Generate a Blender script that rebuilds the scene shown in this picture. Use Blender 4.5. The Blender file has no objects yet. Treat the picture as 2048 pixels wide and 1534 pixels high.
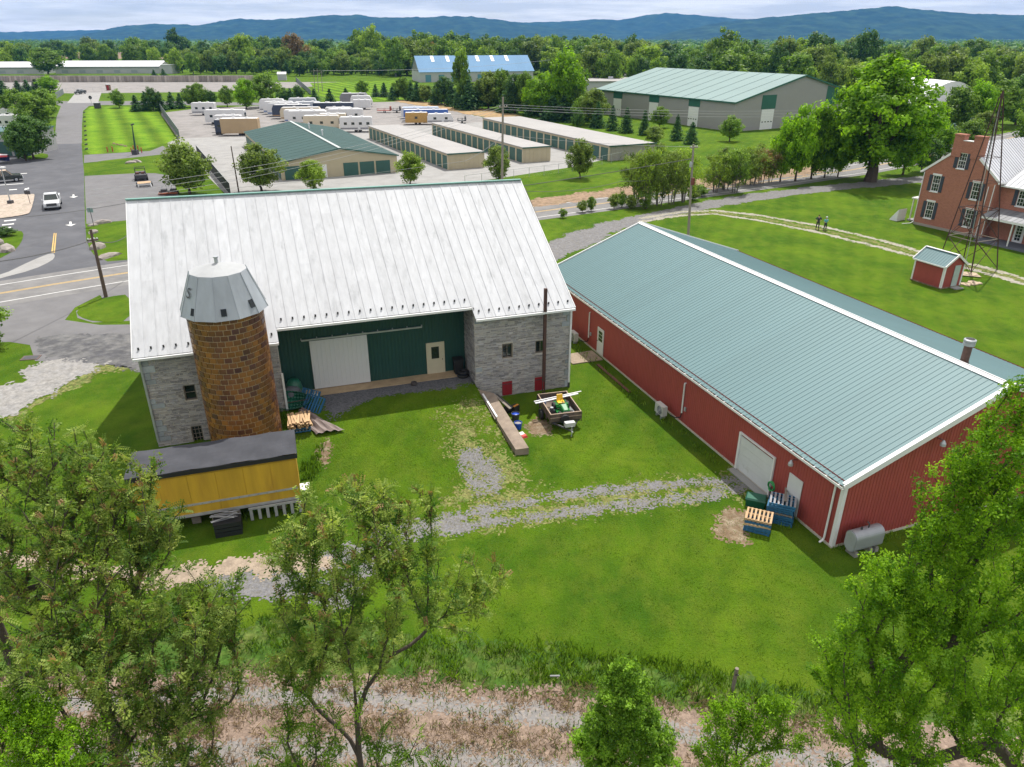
import bpy, bmesh, math, random
import numpy as np
from mathutils import Vector, Matrix
R_ = math.radians
C = bpy.context.scene.collection
sc = bpy.context.scene
rnd = random.Random(7)
nrs = np.random.RandomState(11)

# ------------------------------------------------------------------ camera, light, exposure
CAM_H = 21.25
FPX, HOR = 1458.0, 75.0
PITCH = math.atan((767 - HOR) / FPX)
cd = bpy.data.cameras.new('camera'); cam = bpy.data.objects.new('camera', cd); C.objects.link(cam)
cam.location = (0, 0, CAM_H); cam.rotation_euler = (math.pi / 2 - PITCH, 0, 0)
cd.sensor_width = 36; cd.lens = FPX / 2048 * 36; cd.clip_start = 0.1; cd.clip_end = 40000
sc.camera = cam
SUN_AZ, SUN_EL = 17.0, 63.0
world = bpy.data.worlds.new('World'); sc.world = world; world.use_nodes = True
wn = world.node_tree.nodes; wl = world.node_tree.links
for n in list(wn): wn.remove(n)
out = wn.new('ShaderNodeOutputWorld'); bg = wn.new('ShaderNodeBackground')
sky = wn.new('ShaderNodeTexSky'); sky.sky_type = 'NISHITA'; sky.sun_disc = False
sky.sun_elevation = R_(SUN_EL); sky.sun_rotation = R_(SUN_AZ); sky.air_density = 1.0; sky.dust_density = 1.0; sky.ozone_density = 1.0
bg.inputs['Strength'].default_value = 0.12
tc = wn.new('ShaderNodeTexCoord'); mp = wn.new('ShaderNodeMapping'); mp.inputs['Scale'].default_value = (1, 1, 11)
wl.new(tc.outputs['Generated'], mp.inputs['Vector'])
nz = wn.new('ShaderNodeTexNoise'); nz.inputs['Scale'].default_value = 5; nz.inputs['Detail'].default_value = 8; nz.inputs['Roughness'].default_value = 0.55
wl.new(mp.outputs[0], nz.inputs['Vector'])
cr = wn.new('ShaderNodeValToRGB'); cr.color_ramp.elements[0].position = 0.22; cr.color_ramp.elements[0].color = (0, 0, 0, 1)
cr.color_ramp.elements[1].position = 0.46; cr.color_ramp.elements[1].color = (1, 1, 1, 1)
wl.new(nz.outputs['Fac'], cr.inputs['Fac'])
nz2 = wn.new('ShaderNodeTexNoise'); nz2.inputs['Scale'].default_value = 5.5; nz2.inputs['Detail'].default_value = 7; nz2.inputs['Roughness'].default_value = 0.6
mp2 = wn.new('ShaderNodeMapping'); mp2.inputs['Scale'].default_value = (1, 1, 12); mp2.inputs['Location'].default_value = (3, 1, 2)
wl.new(tc.outputs['Generated'], mp2.inputs['Vector']); wl.new(mp2.outputs[0], nz2.inputs['Vector'])
cc = wn.new('ShaderNodeValToRGB'); cc.color_ramp.elements[0].position = 0.40; cc.color_ramp.elements[0].color = (6.0, 5.9, 5.9, 1)
cc.color_ramp.elements[1].position = 0.58; cc.color_ramp.elements[1].color = (9.0, 8.6, 8.2, 1)
wl.new(nz2.outputs['Fac'], cc.inputs['Fac'])
mx = wn.new('ShaderNodeMix'); mx.data_type = 'RGBA'
mul = wn.new('ShaderNodeMath'); mul.operation = 'MULTIPLY'; mul.inputs[1].default_value = 0.9; wl.new(cr.outputs['Color'], mul.inputs[0])
wl.new(mul.outputs[0], mx.inputs['Factor']); wl.new(sky.outputs[0], mx.inputs['A']); wl.new(cc.outputs['Color'], mx.inputs['B'])
wl.new(mx.outputs['Result'], bg.inputs['Color']); wl.new(bg.outputs[0], out.inputs['Surface'])
sd = bpy.data.lights.new('sun', 'SUN'); sd.energy = 4.2; sd.angle = R_(0.6); sd.color = (1, 0.96, 0.9)
sun = bpy.data.objects.new('sun', sd); C.objects.link(sun); sun.location = (0, 0, 80)
sv = Vector((math.sin(R_(SUN_AZ)) * math.cos(R_(SUN_EL)), math.cos(R_(SUN_AZ)) * math.cos(R_(SUN_EL)), math.sin(R_(SUN_EL))))
sun.rotation_euler = sv.to_track_quat('Z', 'Y').to_euler()
vs = sc.view_settings; vs.view_transform = 'Standard'; vs.look = 'None'; vs.exposure = 0.36; vs.gamma = 1; vs.use_curve_mapping = False
sc.cycles.max_bounces = 6; sc.cycles.diffuse_bounces = 3; sc.cycles.transparent_max_bounces = 8

# ------------------------------------------------------------------ measuring helpers (place survey: photo point -> metres)
cP, sP = math.cos(PITCH), math.sin(PITCH)
def ray(x, y):
    u = (x - 1024) / FPX; v = (767 - y) / FPX
    return (u, cP + v * sP, -sP + v * cP)
def G(x, y, z=0.0):
    r = ray(x, y); t = (z - CAM_H) / r[2]
    return Vector((r[0] * t, r[1] * t, z))
def bank(x, y):
    # earth bank up to the barn's threshing floor (local barn frame)
    dx, dy = x + 20.3, y - 36.3
    a = R_(71.5); u = dx * math.sin(a) + dy * math.cos(a); v = -(dx * math.sin(a - math.pi / 2) + dy * math.cos(a - math.pi / 2))
    if u < 3 or u > 19.7 or v < -3 or v > 12: return 0.0
    s = lambda t: max(0.0, min(1.0, t)) ** 2 * (3 - 2 * max(0.0, min(1.0, t)))
    return 1.12 * s(1 - (v - 0.3) / 8.5) * s((u - 4.0) / 3.2) * s((19.55 - u) / 0.6)
def GT(x, y):
    z = 0.0
    for _ in range(12):
        p = G(x, y, z); z = 0.5 * z + 0.5 * bank(p.x, p.y)
    return Vector((p.x, p.y, bank(p.x, p.y)))
def zat(x, y, X, Y):
    r = ray(x, y); return CAM_H + r[2] * Y / r[1]

# ------------------------------------------------------------------ object helpers
def tag(o, label=None, cat=None, group=None, kind=None):
    if label: o['label'] = label
    if cat: o['category'] = cat
    if group: o['group'] = group
    if kind: o['kind'] = kind
    return o
def az2rot(az): return R_(90 - az)
def thing(name, label, cat, loc=(0, 0, 0), az=90, group=None, rot=None):
    o = bpy.data.objects.new(name, None); C.objects.link(o); o.empty_display_size = 0.3
    o.location = loc; o.rotation_euler = rot if rot else (0, 0, az2rot(az))
    return tag(o, label, cat, group)
def link(name, me, parent=None, loc=None, rot=None, scale=None):
    o = bpy.data.objects.new(name, me); C.objects.link(o)
    if parent: o.parent = parent
    if loc is not None: o.location = loc
    if rot is not None: o.rotation_euler = rot
    if scale is not None: o.scale = scale
    return o
def kids(o): return [c for c in bpy.data.objects if c.parent == o]
def dup(root, tree, loc=None, az=None, rotz=None, scale=None):
    r = root.copy(); C.objects.link(r)
    if loc is not None: r.location = loc
    if az is not None: r.rotation_euler = (0, 0, az2rot(az))
    if rotz is not None: r.rotation_euler = (0, 0, rotz)
    if scale is not None: r.scale = scale
    for c, subs in tree:
        k = c.copy(); C.objects.link(k); k.parent = r
        for s in subs:
            q = s.copy(); C.objects.link(q); q.parent = k
    return r
def tree_of(root):
    return [(c, list(c.children)) for c in root.children]

class MB:
    def __init__(s): s.v = []; s.f = []; s.t = []; s.tint = 0.0
    def face(s, pts, t=None):
        n = len(s.v); s.v += [tuple(p) for p in pts]; s.f.append(tuple(range(n, n + len(pts)))); s.t.append(s.tint if t is None else t); return s
    def hexa(s, b, t, tt=None):
        # b, t: 4 bottom and 4 top points in the same order (ccw seen from above)
        n = len(s.v); s.v += [tuple(p) for p in b] + [tuple(p) for p in t]
        q = [(3, 2, 1, 0), (4, 5, 6, 7), (0, 1, 5, 4), (1, 2, 6, 5), (2, 3, 7, 6), (3, 0, 4, 7)]
        s.f += [tuple(n + i for i in f) for f in q]; s.t += [s.tint if tt is None else tt] * 6; return s
    def box(s, x0, y0, z0, x1, y1, z1, t=None):
        if x0 > x1: x0, x1 = x1, x0
        if y0 > y1: y0, y1 = y1, y0
        if z0 > z1: z0, z1 = z1, z0
        return s.hexa([(x0, y0, z0), (x1, y0, z0), (x1, y1, z0), (x0, y1, z0)], [(x0, y0, z1), (x1, y0, z1), (x1, y1, z1), (x0, y1, z1)], t)
    def bar(s, a, b, w, h, up=(0, 0, 1), t=None):
        a = Vector(a); b = Vector(b); d = (b - a).normalized(); u = Vector(up)
        sx = d.cross(u)
        if sx.length < 1e-4: sx = d.cross(Vector((1, 0, 0)))
        sx.normalize(); uz = sx.cross(d).normalized()
        x = sx * w / 2; z = uz * h / 2
        return s.hexa([a - x - z, a + x - z, b + x - z, b - x - z], [a - x + z, a + x + z, b + x + z, b - x + z], t)
    def tube(s, pts, rad, n=8, cap=True, t=None):
        pts = [Vector(p) for p in pts]
        if not isinstance(rad, (list, tuple)): rad = [rad] * len(pts)
        base = len(s.v); ref = None
        for i, p in enumerate(pts):
            d = (pts[min(i + 1, len(pts) - 1)] - pts[max(i - 1, 0)]).normalized()
            if ref is None or abs(ref.dot(d)) > 0.95: ref = Vector((1, 0, 0)) if abs(d.x) < 0.8 else Vector((0, 1, 0))
            a = (ref - d * ref.dot(d)).normalized(); b = d.cross(a); ref = a
            for k in range(n):
                q = 2 * math.pi * k / n; s.v.append(tuple(p + (a * math.cos(q) + b * math.sin(q)) * rad[i]))
        for i in range(len(pts) - 1):
            for k in range(n):
                k2 = (k + 1) % n; s.f.append((base + i * n + k, base + i * n + k2, base + (i + 1) * n + k2, base + (i + 1) * n + k)); s.t.append(s.tint if t is None else t)
        if cap:
            s.f.append(tuple(base + k for k in reversed(range(n)))); s.t.append(s.tint if t is None else t)
            e = base + (len(pts) - 1) * n; s.f.append(tuple(e + k for k in range(n))); s.t.append(s.tint if t is None else t)
        return s
    def lathe(s, prof, n=16, c=(0, 0, 0), t=None):
        base = len(s.v)
        for r, z in prof:
            for k in range(n):
                q = 2 * math.pi * k / n; s.v.append((c[0] + r * math.cos(q), c[1] + r * math.sin(q), c[2] + z))
        for i in range(len(prof) - 1):
            for k in range(n):
                k2 = (k + 1) % n; s.f.append((base + i * n + k, base + i * n + k2, base + (i + 1) * n + k2, base + (i + 1) * n + k)); s.t.append(s.tint if t is None else t)
        s.f.append(tuple(base + (len(prof) - 1) * n + k for k in range(n))); s.t.append(s.tint if t is None else t)
        s.f.append(tuple(base + k for k in reversed(range(n)))); s.t.append(s.tint if t is None else t)
        return s
    def prism(s, prof, y0, y1, axis='y', t=None):
        # prof: list of (a, z) in the plane across the axis, extruded y0..y1
        n = len(prof); base = len(s.v)
        for yy in (y0, y1):
            for a, z in prof: s.v.append((a, yy, z) if axis == 'y' else (yy, a, z))
        s.f.append(tuple(base + k for k in range(n))); s.f.append(tuple(base + n + k for k in reversed(range(n))))
        for k in range(n):
            k2 = (k + 1) % n; s.f.append((base + k2, base + k, base + n + k, base + n + k2))
        s.t += [s.tint if t is None else t] * (n + 2); return s
    def mesh(s, name, m, smooth=False):
        me = bpy.data.meshes.new(name); me.from_pydata(s.v, [], s.f); me.materials.append(m)
        a = me.attributes.new('tint', 'FLOAT', 'FACE'); a.data.foreach_set('value', s.t)
        if smooth: me.polygons.foreach_set('use_smooth', [True] * len(me.polygons))
        me.update(); return me
    def obj(s, name, m, parent=None, loc=None, rot=None, smooth=False):
        return link(name, s.mesh(name, m, smooth), parent, loc, rot)
def fixn(o):
    bm = bmesh.new(); bm.from_mesh(o.data); bmesh.ops.recalc_face_normals(bm, faces=bm.faces[:]); bm.to_mesh(o.data); bm.free(); return o
def mesh_np(name, V, F, tint, m, smooth=False):
    V = np.ascontiguousarray(V, dtype=np.float32); F = np.ascontiguousarray(F, dtype=np.int32); k = F.shape[1]; nf = len(F)
    me = bpy.data.meshes.new(name); me.vertices.add(len(V)); me.vertices.foreach_set('co', V.ravel())
    me.loops.add(nf * k); me.loops.foreach_set('vertex_index', F.ravel())
    me.polygons.add(nf); me.polygons.foreach_set('loop_start', np.arange(0, nf * k, k, dtype=np.int32))
    try: me.polygons.foreach_set('loop_total', np.full(nf, k, dtype=np.int32))
    except Exception: pass
    me.update(calc_edges=True)
    a = me.attributes.new('tint', 'FLOAT', 'FACE'); a.data.foreach_set('value', np.ascontiguousarray(tint, dtype=np.float32))
    if smooth: me.polygons.foreach_set('use_smooth', np.ones(nf, dtype=bool))
    me.materials.append(m); return me

# ------------------------------------------------------------------ materials
MATS = {}
def mat(name, col, rough=0.8, var=0.12, scale=2.0, bump=0.0, bscale=30.0, metal=0.0, tint=0.0, rand=0.0, col2=None, stretch=None, spec=0.5, c2pos=(0.45, 0.65), coat=0.0, randmix=False):
    if name in MATS: return MATS[name]
    m = bpy.data.materials.new(name); m.use_nodes = True; nt = m.node_tree; N = nt.nodes; L = nt.links
    b = N['Principled BSDF']; b.inputs['Roughness'].default_value = rough; b.inputs['Metallic'].default_value = metal
    b.inputs['Specular IOR Level'].default_value = spec; b.inputs['Coat Weight'].default_value = coat
    tcn = N.new('ShaderNodeTexCoord'); vec = tcn.outputs['Object']
    if stretch:
        mpn = N.new('ShaderNodeMapping'); mpn.inputs['Scale'].default_value = stretch; L.new(vec, mpn.inputs['Vector']); vec = mpn.outputs[0]
    n1 = N.new('ShaderNodeTexNoise'); n1.inputs['Scale'].default_value = scale; n1.inputs['Detail'].default_value = 6; n1.inputs['Roughness'].default_value = 0.6; L.new(vec, n1.inputs['Vector'])
    rp = N.new('ShaderNodeMapRange'); rp.inputs['From Min'].default_value = 0.25; rp.inputs['From Max'].default_value = 0.75
    rp.inputs['To Min'].default_value = 1 - var; rp.inputs['To Max'].default_value = 1 + var; L.new(n1.outputs['Fac'], rp.inputs['Value'])
    val = rp.outputs[0]
    if tint:
        at = N.new('ShaderNodeAttribute'); at.attribute_name = 'tint'
        ma = N.new('ShaderNodeMath'); ma.operation = 'MULTIPLY_ADD'; ma.inputs[1].default_value = tint; L.new(at.outputs['Fac'], ma.inputs[0]); L.new(val, ma.inputs[2]); val = ma.outputs[0]
    if rand:
        oi = N.new('ShaderNodeObjectInfo'); m2 = N.new('ShaderNodeMath'); m2.operation = 'SUBTRACT'; m2.inputs[1].default_value = 0.5; L.new(oi.outputs['Random'], m2.inputs[0])
        m3 = N.new('ShaderNodeMath'); m3.operation = 'MULTIPLY_ADD'; m3.inputs[1].default_value = rand * 2; L.new(m2.outputs[0], m3.inputs[0]); L.new(val, m3.inputs[2]); val = m3.outputs[0]
    base = N.new('ShaderNodeMix'); base.data_type = 'RGBA'; base.inputs['A'].default_value = (*col, 1); base.inputs['B'].default_value = (*(col2 or col), 1); base.inputs['Factor'].default_value = 0
    if col2:
        n2 = N.new('ShaderNodeTexNoise'); n2.inputs['Scale'].default_value = scale * 0.63; n2.inputs['Detail'].default_value = 8; n2.inputs['Roughness'].default_value = 0.65
        mp3 = N.new('ShaderNodeMapping'); mp3.inputs['Location'].default_value = (13.1, 7.7, 3.3); L.new(vec, mp3.inputs['Vector']); L.new(mp3.outputs[0], n2.inputs['Vector'])
        r2 = N.new('ShaderNodeMapRange'); r2.inputs['From Min'].default_value = c2pos[0]; r2.inputs['From Max'].default_value = c2pos[1]; L.new(n2.outputs['Fac'], r2.inputs['Value']); L.new(r2.outputs[0], base.inputs['Factor'])
    if randmix:
        oi = N.new('ShaderNodeObjectInfo'); at2 = N.new('ShaderNodeAttribute'); at2.attribute_name = 'tint'
        q1 = N.new('ShaderNodeMath'); q1.operation = 'MULTIPLY_ADD'; q1.inputs[1].default_value = 7.31; L.new(oi.outputs['Random'], q1.inputs[0]); L.new(at2.outputs['Fac'], q1.inputs[2])
        q2 = N.new('ShaderNodeMath'); q2.operation = 'FRACT'; L.new(q1.outputs[0], q2.inputs[0])
        q3 = N.new('ShaderNodeMath'); q3.operation = 'POWER'; q3.inputs[1].default_value = 1.5; L.new(q2.outputs[0], q3.inputs[0]); L.new(q3.outputs[0], base.inputs['Factor'])
    vm = N.new('ShaderNodeVectorMath'); vm.operation = 'SCALE'; L.new(base.outputs['Result'], vm.inputs[0]); L.new(val, vm.inputs['Scale'])
    L.new(vm.outputs[0], b.inputs['Base Color'])
    if bump:
        nb = N.new('ShaderNodeTexNoise'); nb.inputs['Scale'].default_value = bscale; nb.inputs['Detail'].default_value = 4; L.new(vec, nb.inputs['Vector'])
        bn = N.new('ShaderNodeBump'); bn.inputs['Strength'].default_value = bump; bn.inputs['Distance'].default_value = 0.05; L.new(nb.outputs['Fac'], bn.inputs['Height']); L.new(bn.outputs[0], b.inputs['Normal'])
    m.use_backface_culling = False
    MATS[name] = m; return m
def leafmat(name, c1, c2, trans=0.35, rough=0.55, rand=0.15, amt=0.35):
    if name in MATS: return MATS[name]
    m = bpy.data.materials.new(name); m.use_nodes = True; N = m.node_tree.nodes; L = m.node_tree.links
    for n in list(N): N.remove(n)
    o = N.new('ShaderNodeOutputMaterial'); at = N.new('ShaderNodeAttribute'); at.attribute_name = 'tint'
    oi = N.new('ShaderNodeObjectInfo')
    mr = N.new('ShaderNodeMapRange'); mr.inputs['From Min'].default_value = -1; mr.inputs['From Max'].default_value = 1; L.new(at.outputs['Fac'], mr.inputs['Value'])
    mxn = N.new('ShaderNodeMix'); mxn.data_type = 'RGBA'; mxn.inputs['A'].default_value = (*c1, 1); mxn.inputs['B'].default_value = (*c2, 1); L.new(mr.outputs[0], mxn.inputs['Factor'])
    a1 = N.new('ShaderNodeMath'); a1.operation = 'MULTIPLY_ADD'; a1.inputs[1].default_value = rand * 2; a1.inputs[2].default_value = 1 - rand; L.new(oi.outputs['Random'], a1.inputs[0])
    a2 = N.new('ShaderNodeMath'); a2.operation = 'MULTIPLY_ADD'; a2.inputs[1].default_value = amt; L.new(at.outputs['Fac'], a2.inputs[0]); L.new(a1.outputs[0], a2.inputs[2])
    vm = N.new('ShaderNodeVectorMath'); vm.operation = 'SCALE'; L.new(mxn.outputs['Result'], vm.inputs[0]); L.new(a2.outputs[0], vm.inputs['Scale'])
    p = N.new('ShaderNodeBsdfPrincipled'); p.inputs['Roughness'].default_value = rough; p.inputs['Specular IOR Level'].default_value = 0.18; L.new(vm.outputs[0], p.inputs['Base Color'])
    tr = N.new('ShaderNodeBsdfTranslucent'); vt = N.new('ShaderNodeVectorMath'); vt.operation = 'MULTIPLY'; vt.inputs[1].default_value = (1.5, 1.5, 0.6); L.new(vm.outputs[0], vt.inputs[0]); L.new(vt.outputs[0], tr.inputs['Color'])
    ms = N.new('ShaderNodeMixShader'); ms.inputs[0].default_value = trans; L.new(p.outputs[0], ms.inputs[1]); L.new(tr.outputs[0], ms.inputs[2]); L.new(ms.outputs[0], o.inputs['Surface'])
    MATS[name] = m; return m

# numpy value noise
def vnoise(x, y, seed=0):
    xi = np.floor(x).astype(np.int64); yi = np.floor(y).astype(np.int64); fx = x - xi; fy = y - yi
    def hsh(a, b):
        h = (a * 374761393 + b * 668265263 + seed * 982451653) & 0xffffffff
        h = ((h ^ (h >> 13)) * 1274126177) & 0xffffffff
        return ((h ^ (h >> 16)) & 0xffff) / 65535.0
    sx = fx * fx * (3 - 2 * fx); sy = fy * fy * (3 - 2 * fy)
    return (hsh(xi, yi) * (1 - sx) + hsh(xi + 1, yi) * sx) * (1 - sy) + (hsh(xi, yi + 1) * (1 - sx) + hsh(xi + 1, yi + 1) * sx) * sy
def fbm(x, y, seed=0, o=4):
    r = 0; a = 0.5; s = 0
    for i in range(o): r = r + a * vnoise(x * 2 ** i, y * 2 ** i, seed + i); s += a; a *= 0.5
    return r / s

# ------------------------------------------------------------------ ground and surfaces
def ground_mat():
    m = mat('lawn_grass', (0.05, 0.105, 0.012))
    N = m.node_tree.nodes; L = m.node_tree.links; b = N['Principled BSDF']
    for n in list(N):
        if n.type not in ('BSDF_PRINCIPLED', 'OUTPUT_MATERIAL'): N.remove(n)
    tcn = N.new('ShaderNodeTexCoord')
    def noise(sc_, det=4, rgh=0.6, loc=(0, 0, 0), scl=(1, 1, 1)):
        mp_ = N.new('ShaderNodeMapping'); mp_.inputs['Location'].default_value = loc; mp_.inputs['Scale'].default_value = scl; L.new(tcn.outputs['Object'], mp_.inputs['Vector'])
        n = N.new('ShaderNodeTexNoise'); n.inputs['Scale'].default_value = sc_; n.inputs['Detail'].default_value = det; n.inputs['Roughness'].default_value = rgh; L.new(mp_.outputs[0], n.inputs['Vector']); return n.outputs['Fac']
    def rng(v, a, b_, c, d):
        r = N.new('ShaderNodeMapRange'); r.inputs['From Min'].default_value = a; r.inputs['From Max'].default_value = b_; r.inputs['To Min'].default_value = c; r.inputs['To Max'].default_value = d; L.new(v, r.inputs['Value']); return r.outputs[0]
    def mixc(f, A, B):
        x = N.new('ShaderNodeMix'); x.data_type = 'RGBA'; L.new(f, x.inputs['Factor'])
        for k, q in (('A', A), ('B', B)):
            if isinstance(q, tuple): x.inputs[k].default_value = (*q, 1)
            else: L.new(q, x.inputs[k])
        return x.outputs['Result']
    c = mixc(rng(noise(0.16, 5), 0.38, 0.62, 0, 1), (0.046, 0.108, 0.006), (0.092, 0.163, 0.008))
    c = mixc(rng(noise(0.9, 8, 0.72, (5, 9, 0), (1, 0.55, 1)), 0.44, 0.70, 0, 0.6), c, (0.125, 0.165, 0.018))
    c = mixc(rng(noise(2.2, 8, 0.75, (1, 3, 0)), 0.62, 0.76, 0, 0.45), c, (0.21, 0.19, 0.07))
    c = mixc(rng(noise(1.1, 7, 0.72, (31, 3, 0)), 0.50, 0.70, 0, 0.5), c, (0.030, 0.082, 0.007))
    f = rng(noise(14, 5, 0.7), 0.3, 0.7, 0.74, 1.26)
    f2 = rng(noise(60, 2, 0.6, (4, 4, 4)), 0.3, 0.7, 0.75, 1.25)
    mm = N.new('ShaderNodeMath'); mm.operation = 'MULTIPLY'; L.new(f, mm.inputs[0]); L.new(f2, mm.inputs[1])
    wv = N.new('ShaderNodeTexWave'); wv.inputs['Scale'].default_value = 0.16; wv.inputs['Distortion'].default_value = 9.0; wv.inputs['Detail'].default_value = 1.5; wv.inputs['Detail Scale'].default_value = 0.25
    mw_ = N.new('ShaderNodeMapping'); mw_.inputs['Rotation'].default_value = (0, 0, R_(24)); L.new(tcn.outputs['Object'], mw_.inputs['Vector']); L.new(mw_.outputs[0], wv.inputs['Vector'])
    mq = N.new('ShaderNodeMath'); mq.operation = 'MULTIPLY'; L.new(mm.outputs[0], mq.inputs[0]); L.new(rng(wv.outputs['Fac'], 0, 1, 0.95, 1.05), mq.inputs[1]); mm = mq
    vm = N.new('ShaderNodeVectorMath'); vm.operation = 'SCALE'; L.new(c, vm.inputs[0]); L.new(mm.outputs[0], vm.inputs['Scale']); L.new(vm.outputs[0], b.inputs['Base Color'])
    b.inputs['Roughness'].default_value = 0.95; b.inputs['Specular IOR Level'].default_value = 0.06
    bn = N.new('ShaderNodeBump'); bn.inputs['Strength'].default_value = 0.9; bn.inputs['Distance'].default_value = 0.12; L.new(noise(9, 6, 0.75), bn.inputs['Height']); L.new(bn.outputs[0], b.inputs['Normal'])
    return m
LAWN = ground_mat()
def axis_pts(a0, a1, step, far):
    p = list(np.arange(a0, a1 + 1e-6, step)); d = step
    lo = [a0]; hi = [a1]
    while hi[-1] < far: d *= 1.6; hi.append(hi[-1] + d)
    d = step
    while lo[-1] > -far: d *= 1.6; lo.append(lo[-1] - d)
    return np.array(sorted(lo[1:]) + p + hi[1:])
gx = axis_pts(-22, 6, 0.35, 9200); gy = axis_pts(24, 48, 0.35, 9200)
GX, GY = np.meshgrid(gx, gy)
GZ = np.array([[bank(a, b) if (-25 < a < 10 and 20 < b < 50) else 0.0 for a in gx] for b in gy])
V = np.stack([GX.ravel(), GY.ravel(), GZ.ravel()], 1); nx = len(gx); ny = len(gy)
I = np.arange(nx * ny).reshape(ny, nx); F = np.stack([I[:-1, :-1].ravel(), I[:-1, 1:].ravel(), I[1:, 1:].ravel(), I[1:, :-1].ravel()], 1)
tag(link('ground', mesh_np('ground', V, F, np.zeros(len(F)), LAWN, True)), kind='structure')

def smooth_poly(P, it=2):
    for _ in range(it):
        Q = []
        for i in range(len(P)):
            a = P[i]; b = P[(i + 1) % len(P)]; Q += [a * 0.75 + b * 0.25, a * 0.25 + b * 0.75]
        P = Q
    return P
def sheet(name, px, m, z=0.004, it=0, world_pts=None, thick=0.0):
    P = [G(x, y, 0) for x, y in px] if world_pts is None else [Vector((a, b, 0)) for a, b in world_pts]
    if it: P = smooth_poly(P, it)
    bm = bmesh.new(); vsn = [bm.verts.new((p.x, p.y, z)) for p in P]
    f = bm.faces.new(vsn)
    if f.normal.z == 0: f.normal_update()
    f.normal_update()
    if f.normal.z < 0: f.normal_flip()
    if thick:
        r = bmesh.ops.extrude_face_region(bm, geom=[f]); top = [v for v in r['geom'] if isinstance(v, bmesh.types.BMVert)]
        bmesh.ops.translate(bm, verts=top, vec=(0, 0, thick))
    bmesh.ops.triangulate(bm, faces=bm.faces[:])
    bmesh.ops.recalc_face_normals(bm, faces=bm.faces[:])
    me = bpy.data.meshes.new(name); bm.to_mesh(me); bm.free(); me.materials.append(m)
    if not thick:
        if me.polygons and me.polygons[0].normal.z < 0: me.flip_normals()
    return tag(link(name, me), kind='structure')
def poly_sd(X, Y, P):
    # signed distance (negative inside) to polygon P (list of (x,y))
    d = np.full(X.shape, 1e9); ins = np.zeros(X.shape, bool); n = len(P)
    for i in range(n):
        x1, y1 = P[i]; x2, y2 = P[(i + 1) % n]; ex, ey = x2 - x1, y2 - y1
        t = np.clip(((X - x1) * ex + (Y - y1) * ey) / (ex * ex + ey * ey + 1e-12), 0, 1)
        d = np.minimum(d, np.hypot(X - x1 - t * ex, Y - y1 - t * ey))
        c = ((y1 > Y) != (y2 > Y)); ins ^= c & (X < (x2 - x1) * (Y - y1) / (y2 - y1 + 1e-12) + x1)
    return np.where(ins, -d, d)
def ragged(name, polys, m, cell=0.12, amp=0.5, fine=0.25, holes=0.0, z=0.005, seed=1, nscale=1.2, world=False):
    Pw = []
    for px in polys: Pw.append([(p[0], p[1]) for p in (px if world else [tuple(GT(x, y))[:2] for x, y in px])])
    xs = [p[0] for q in Pw for p in q]; ys = [p[1] for q in Pw for p in q]
    X, Y = np.meshgrid(np.arange(min(xs) - amp, max(xs) + amp, cell), np.arange(min(ys) - amp, max(ys) + amp, cell))
    Xc = X + cell / 2; Yc = Y + cell / 2
    sdm = np.full(X.shape, 1e9)
    for q in Pw: sdm = np.minimum(sdm, poly_sd(Xc, Yc, q))
    n1 = fbm(Xc * nscale, Yc * nscale, seed, 5) - 0.5; n2 = nrs.rand(*X.shape) - 0.5
    f = sdm + 2 * amp * n1 * 1.6 + fine * n2
    if holes: f = np.maximum(f, fbm(Xc * 1.7 + 9, Yc * 1.7, seed + 5, 5) - (1 - holes) + 0.3 * n2)
    ok = (f < 0)
    j, i = np.nonzero(ok)
    if len(i) == 0: return None
    ny_, nx_ = X.shape
    idx = np.full((ny_ + 1) * (nx_ + 1), -1, dtype=np.int64); W_ = nx_ + 1
    c = np.stack([j * W_ + i, j * W_ + i + 1, (j + 1) * W_ + i + 1, (j + 1) * W_ + i], 1)
    u, inv = np.unique(c.ravel(), return_inverse=True); Fq = inv.reshape(-1, 4)
    vy = u // W_; vx = u % W_; x0 = X[0, 0]; y0 = Y[0, 0]
    jit = (nrs.rand(len(u), 2) - 0.5) * cell * 0.7
    VX = x0 + vx * cell + jit[:, 0]; VY = y0 + vy * cell + jit[:, 1]
    VZ = np.array([bank(a, b) for a, b in zip(VX, VY)]) + z
    me = mesh_np(name, np.stack([VX, VY, VZ], 1), Fq, nrs.rand(len(Fq)) * 2 - 1, m)
    return tag(link(name, me), kind='structure')

M_asph = mat('old_asphalt', (0.155, 0.152, 0.155), 0.95, 0.12, 0.6, 0.2, 60, col2=(0.17, 0.168, 0.17), spec=0.2)
M_asphd = mat('dark_asphalt', (0.098, 0.10, 0.11), 0.95, 0.12, 0.4, 0.2, 60, col2=(0.12, 0.122, 0.132), spec=0.2)
M_asphr = mat('worn_road', (0.20, 0.195, 0.19), 0.95, 0.12, 0.7, 0.2, 60, col2=(0.155, 0.153, 0.152), spec=0.2)
M_conc = mat('pale_concrete', (0.30, 0.295, 0.285), 0.9, 0.10, 0.5, 0.15, 40, col2=(0.255, 0.25, 0.24), spec=0.25)
M_lot = mat('lot_gravel', (0.26, 0.245, 0.235), 0.95, 0.15, 0.35, 0.3, 20, col2=(0.21, 0.2, 0.19), spec=0.15)
M_grav = mat('crushed_stone', (0.18, 0.178, 0.185), 0.95, 0.2, 9, 0.7, 28, tint=0.16, col2=(0.17, 0.16, 0.135), spec=0.15)
M_lime = mat('broken_limestone', (0.27, 0.26, 0.245), 0.95, 0.25, 2.2, 0.7, 12, tint=0.14, col2=(0.25, 0.245, 0.24), spec=0.15)
M_dirt = mat('bare_dirt', (0.17, 0.12, 0.075), 0.97, 0.2, 4, 0.6, 16, tint=0.12, col2=(0.26, 0.215, 0.15), spec=0.1)
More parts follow.
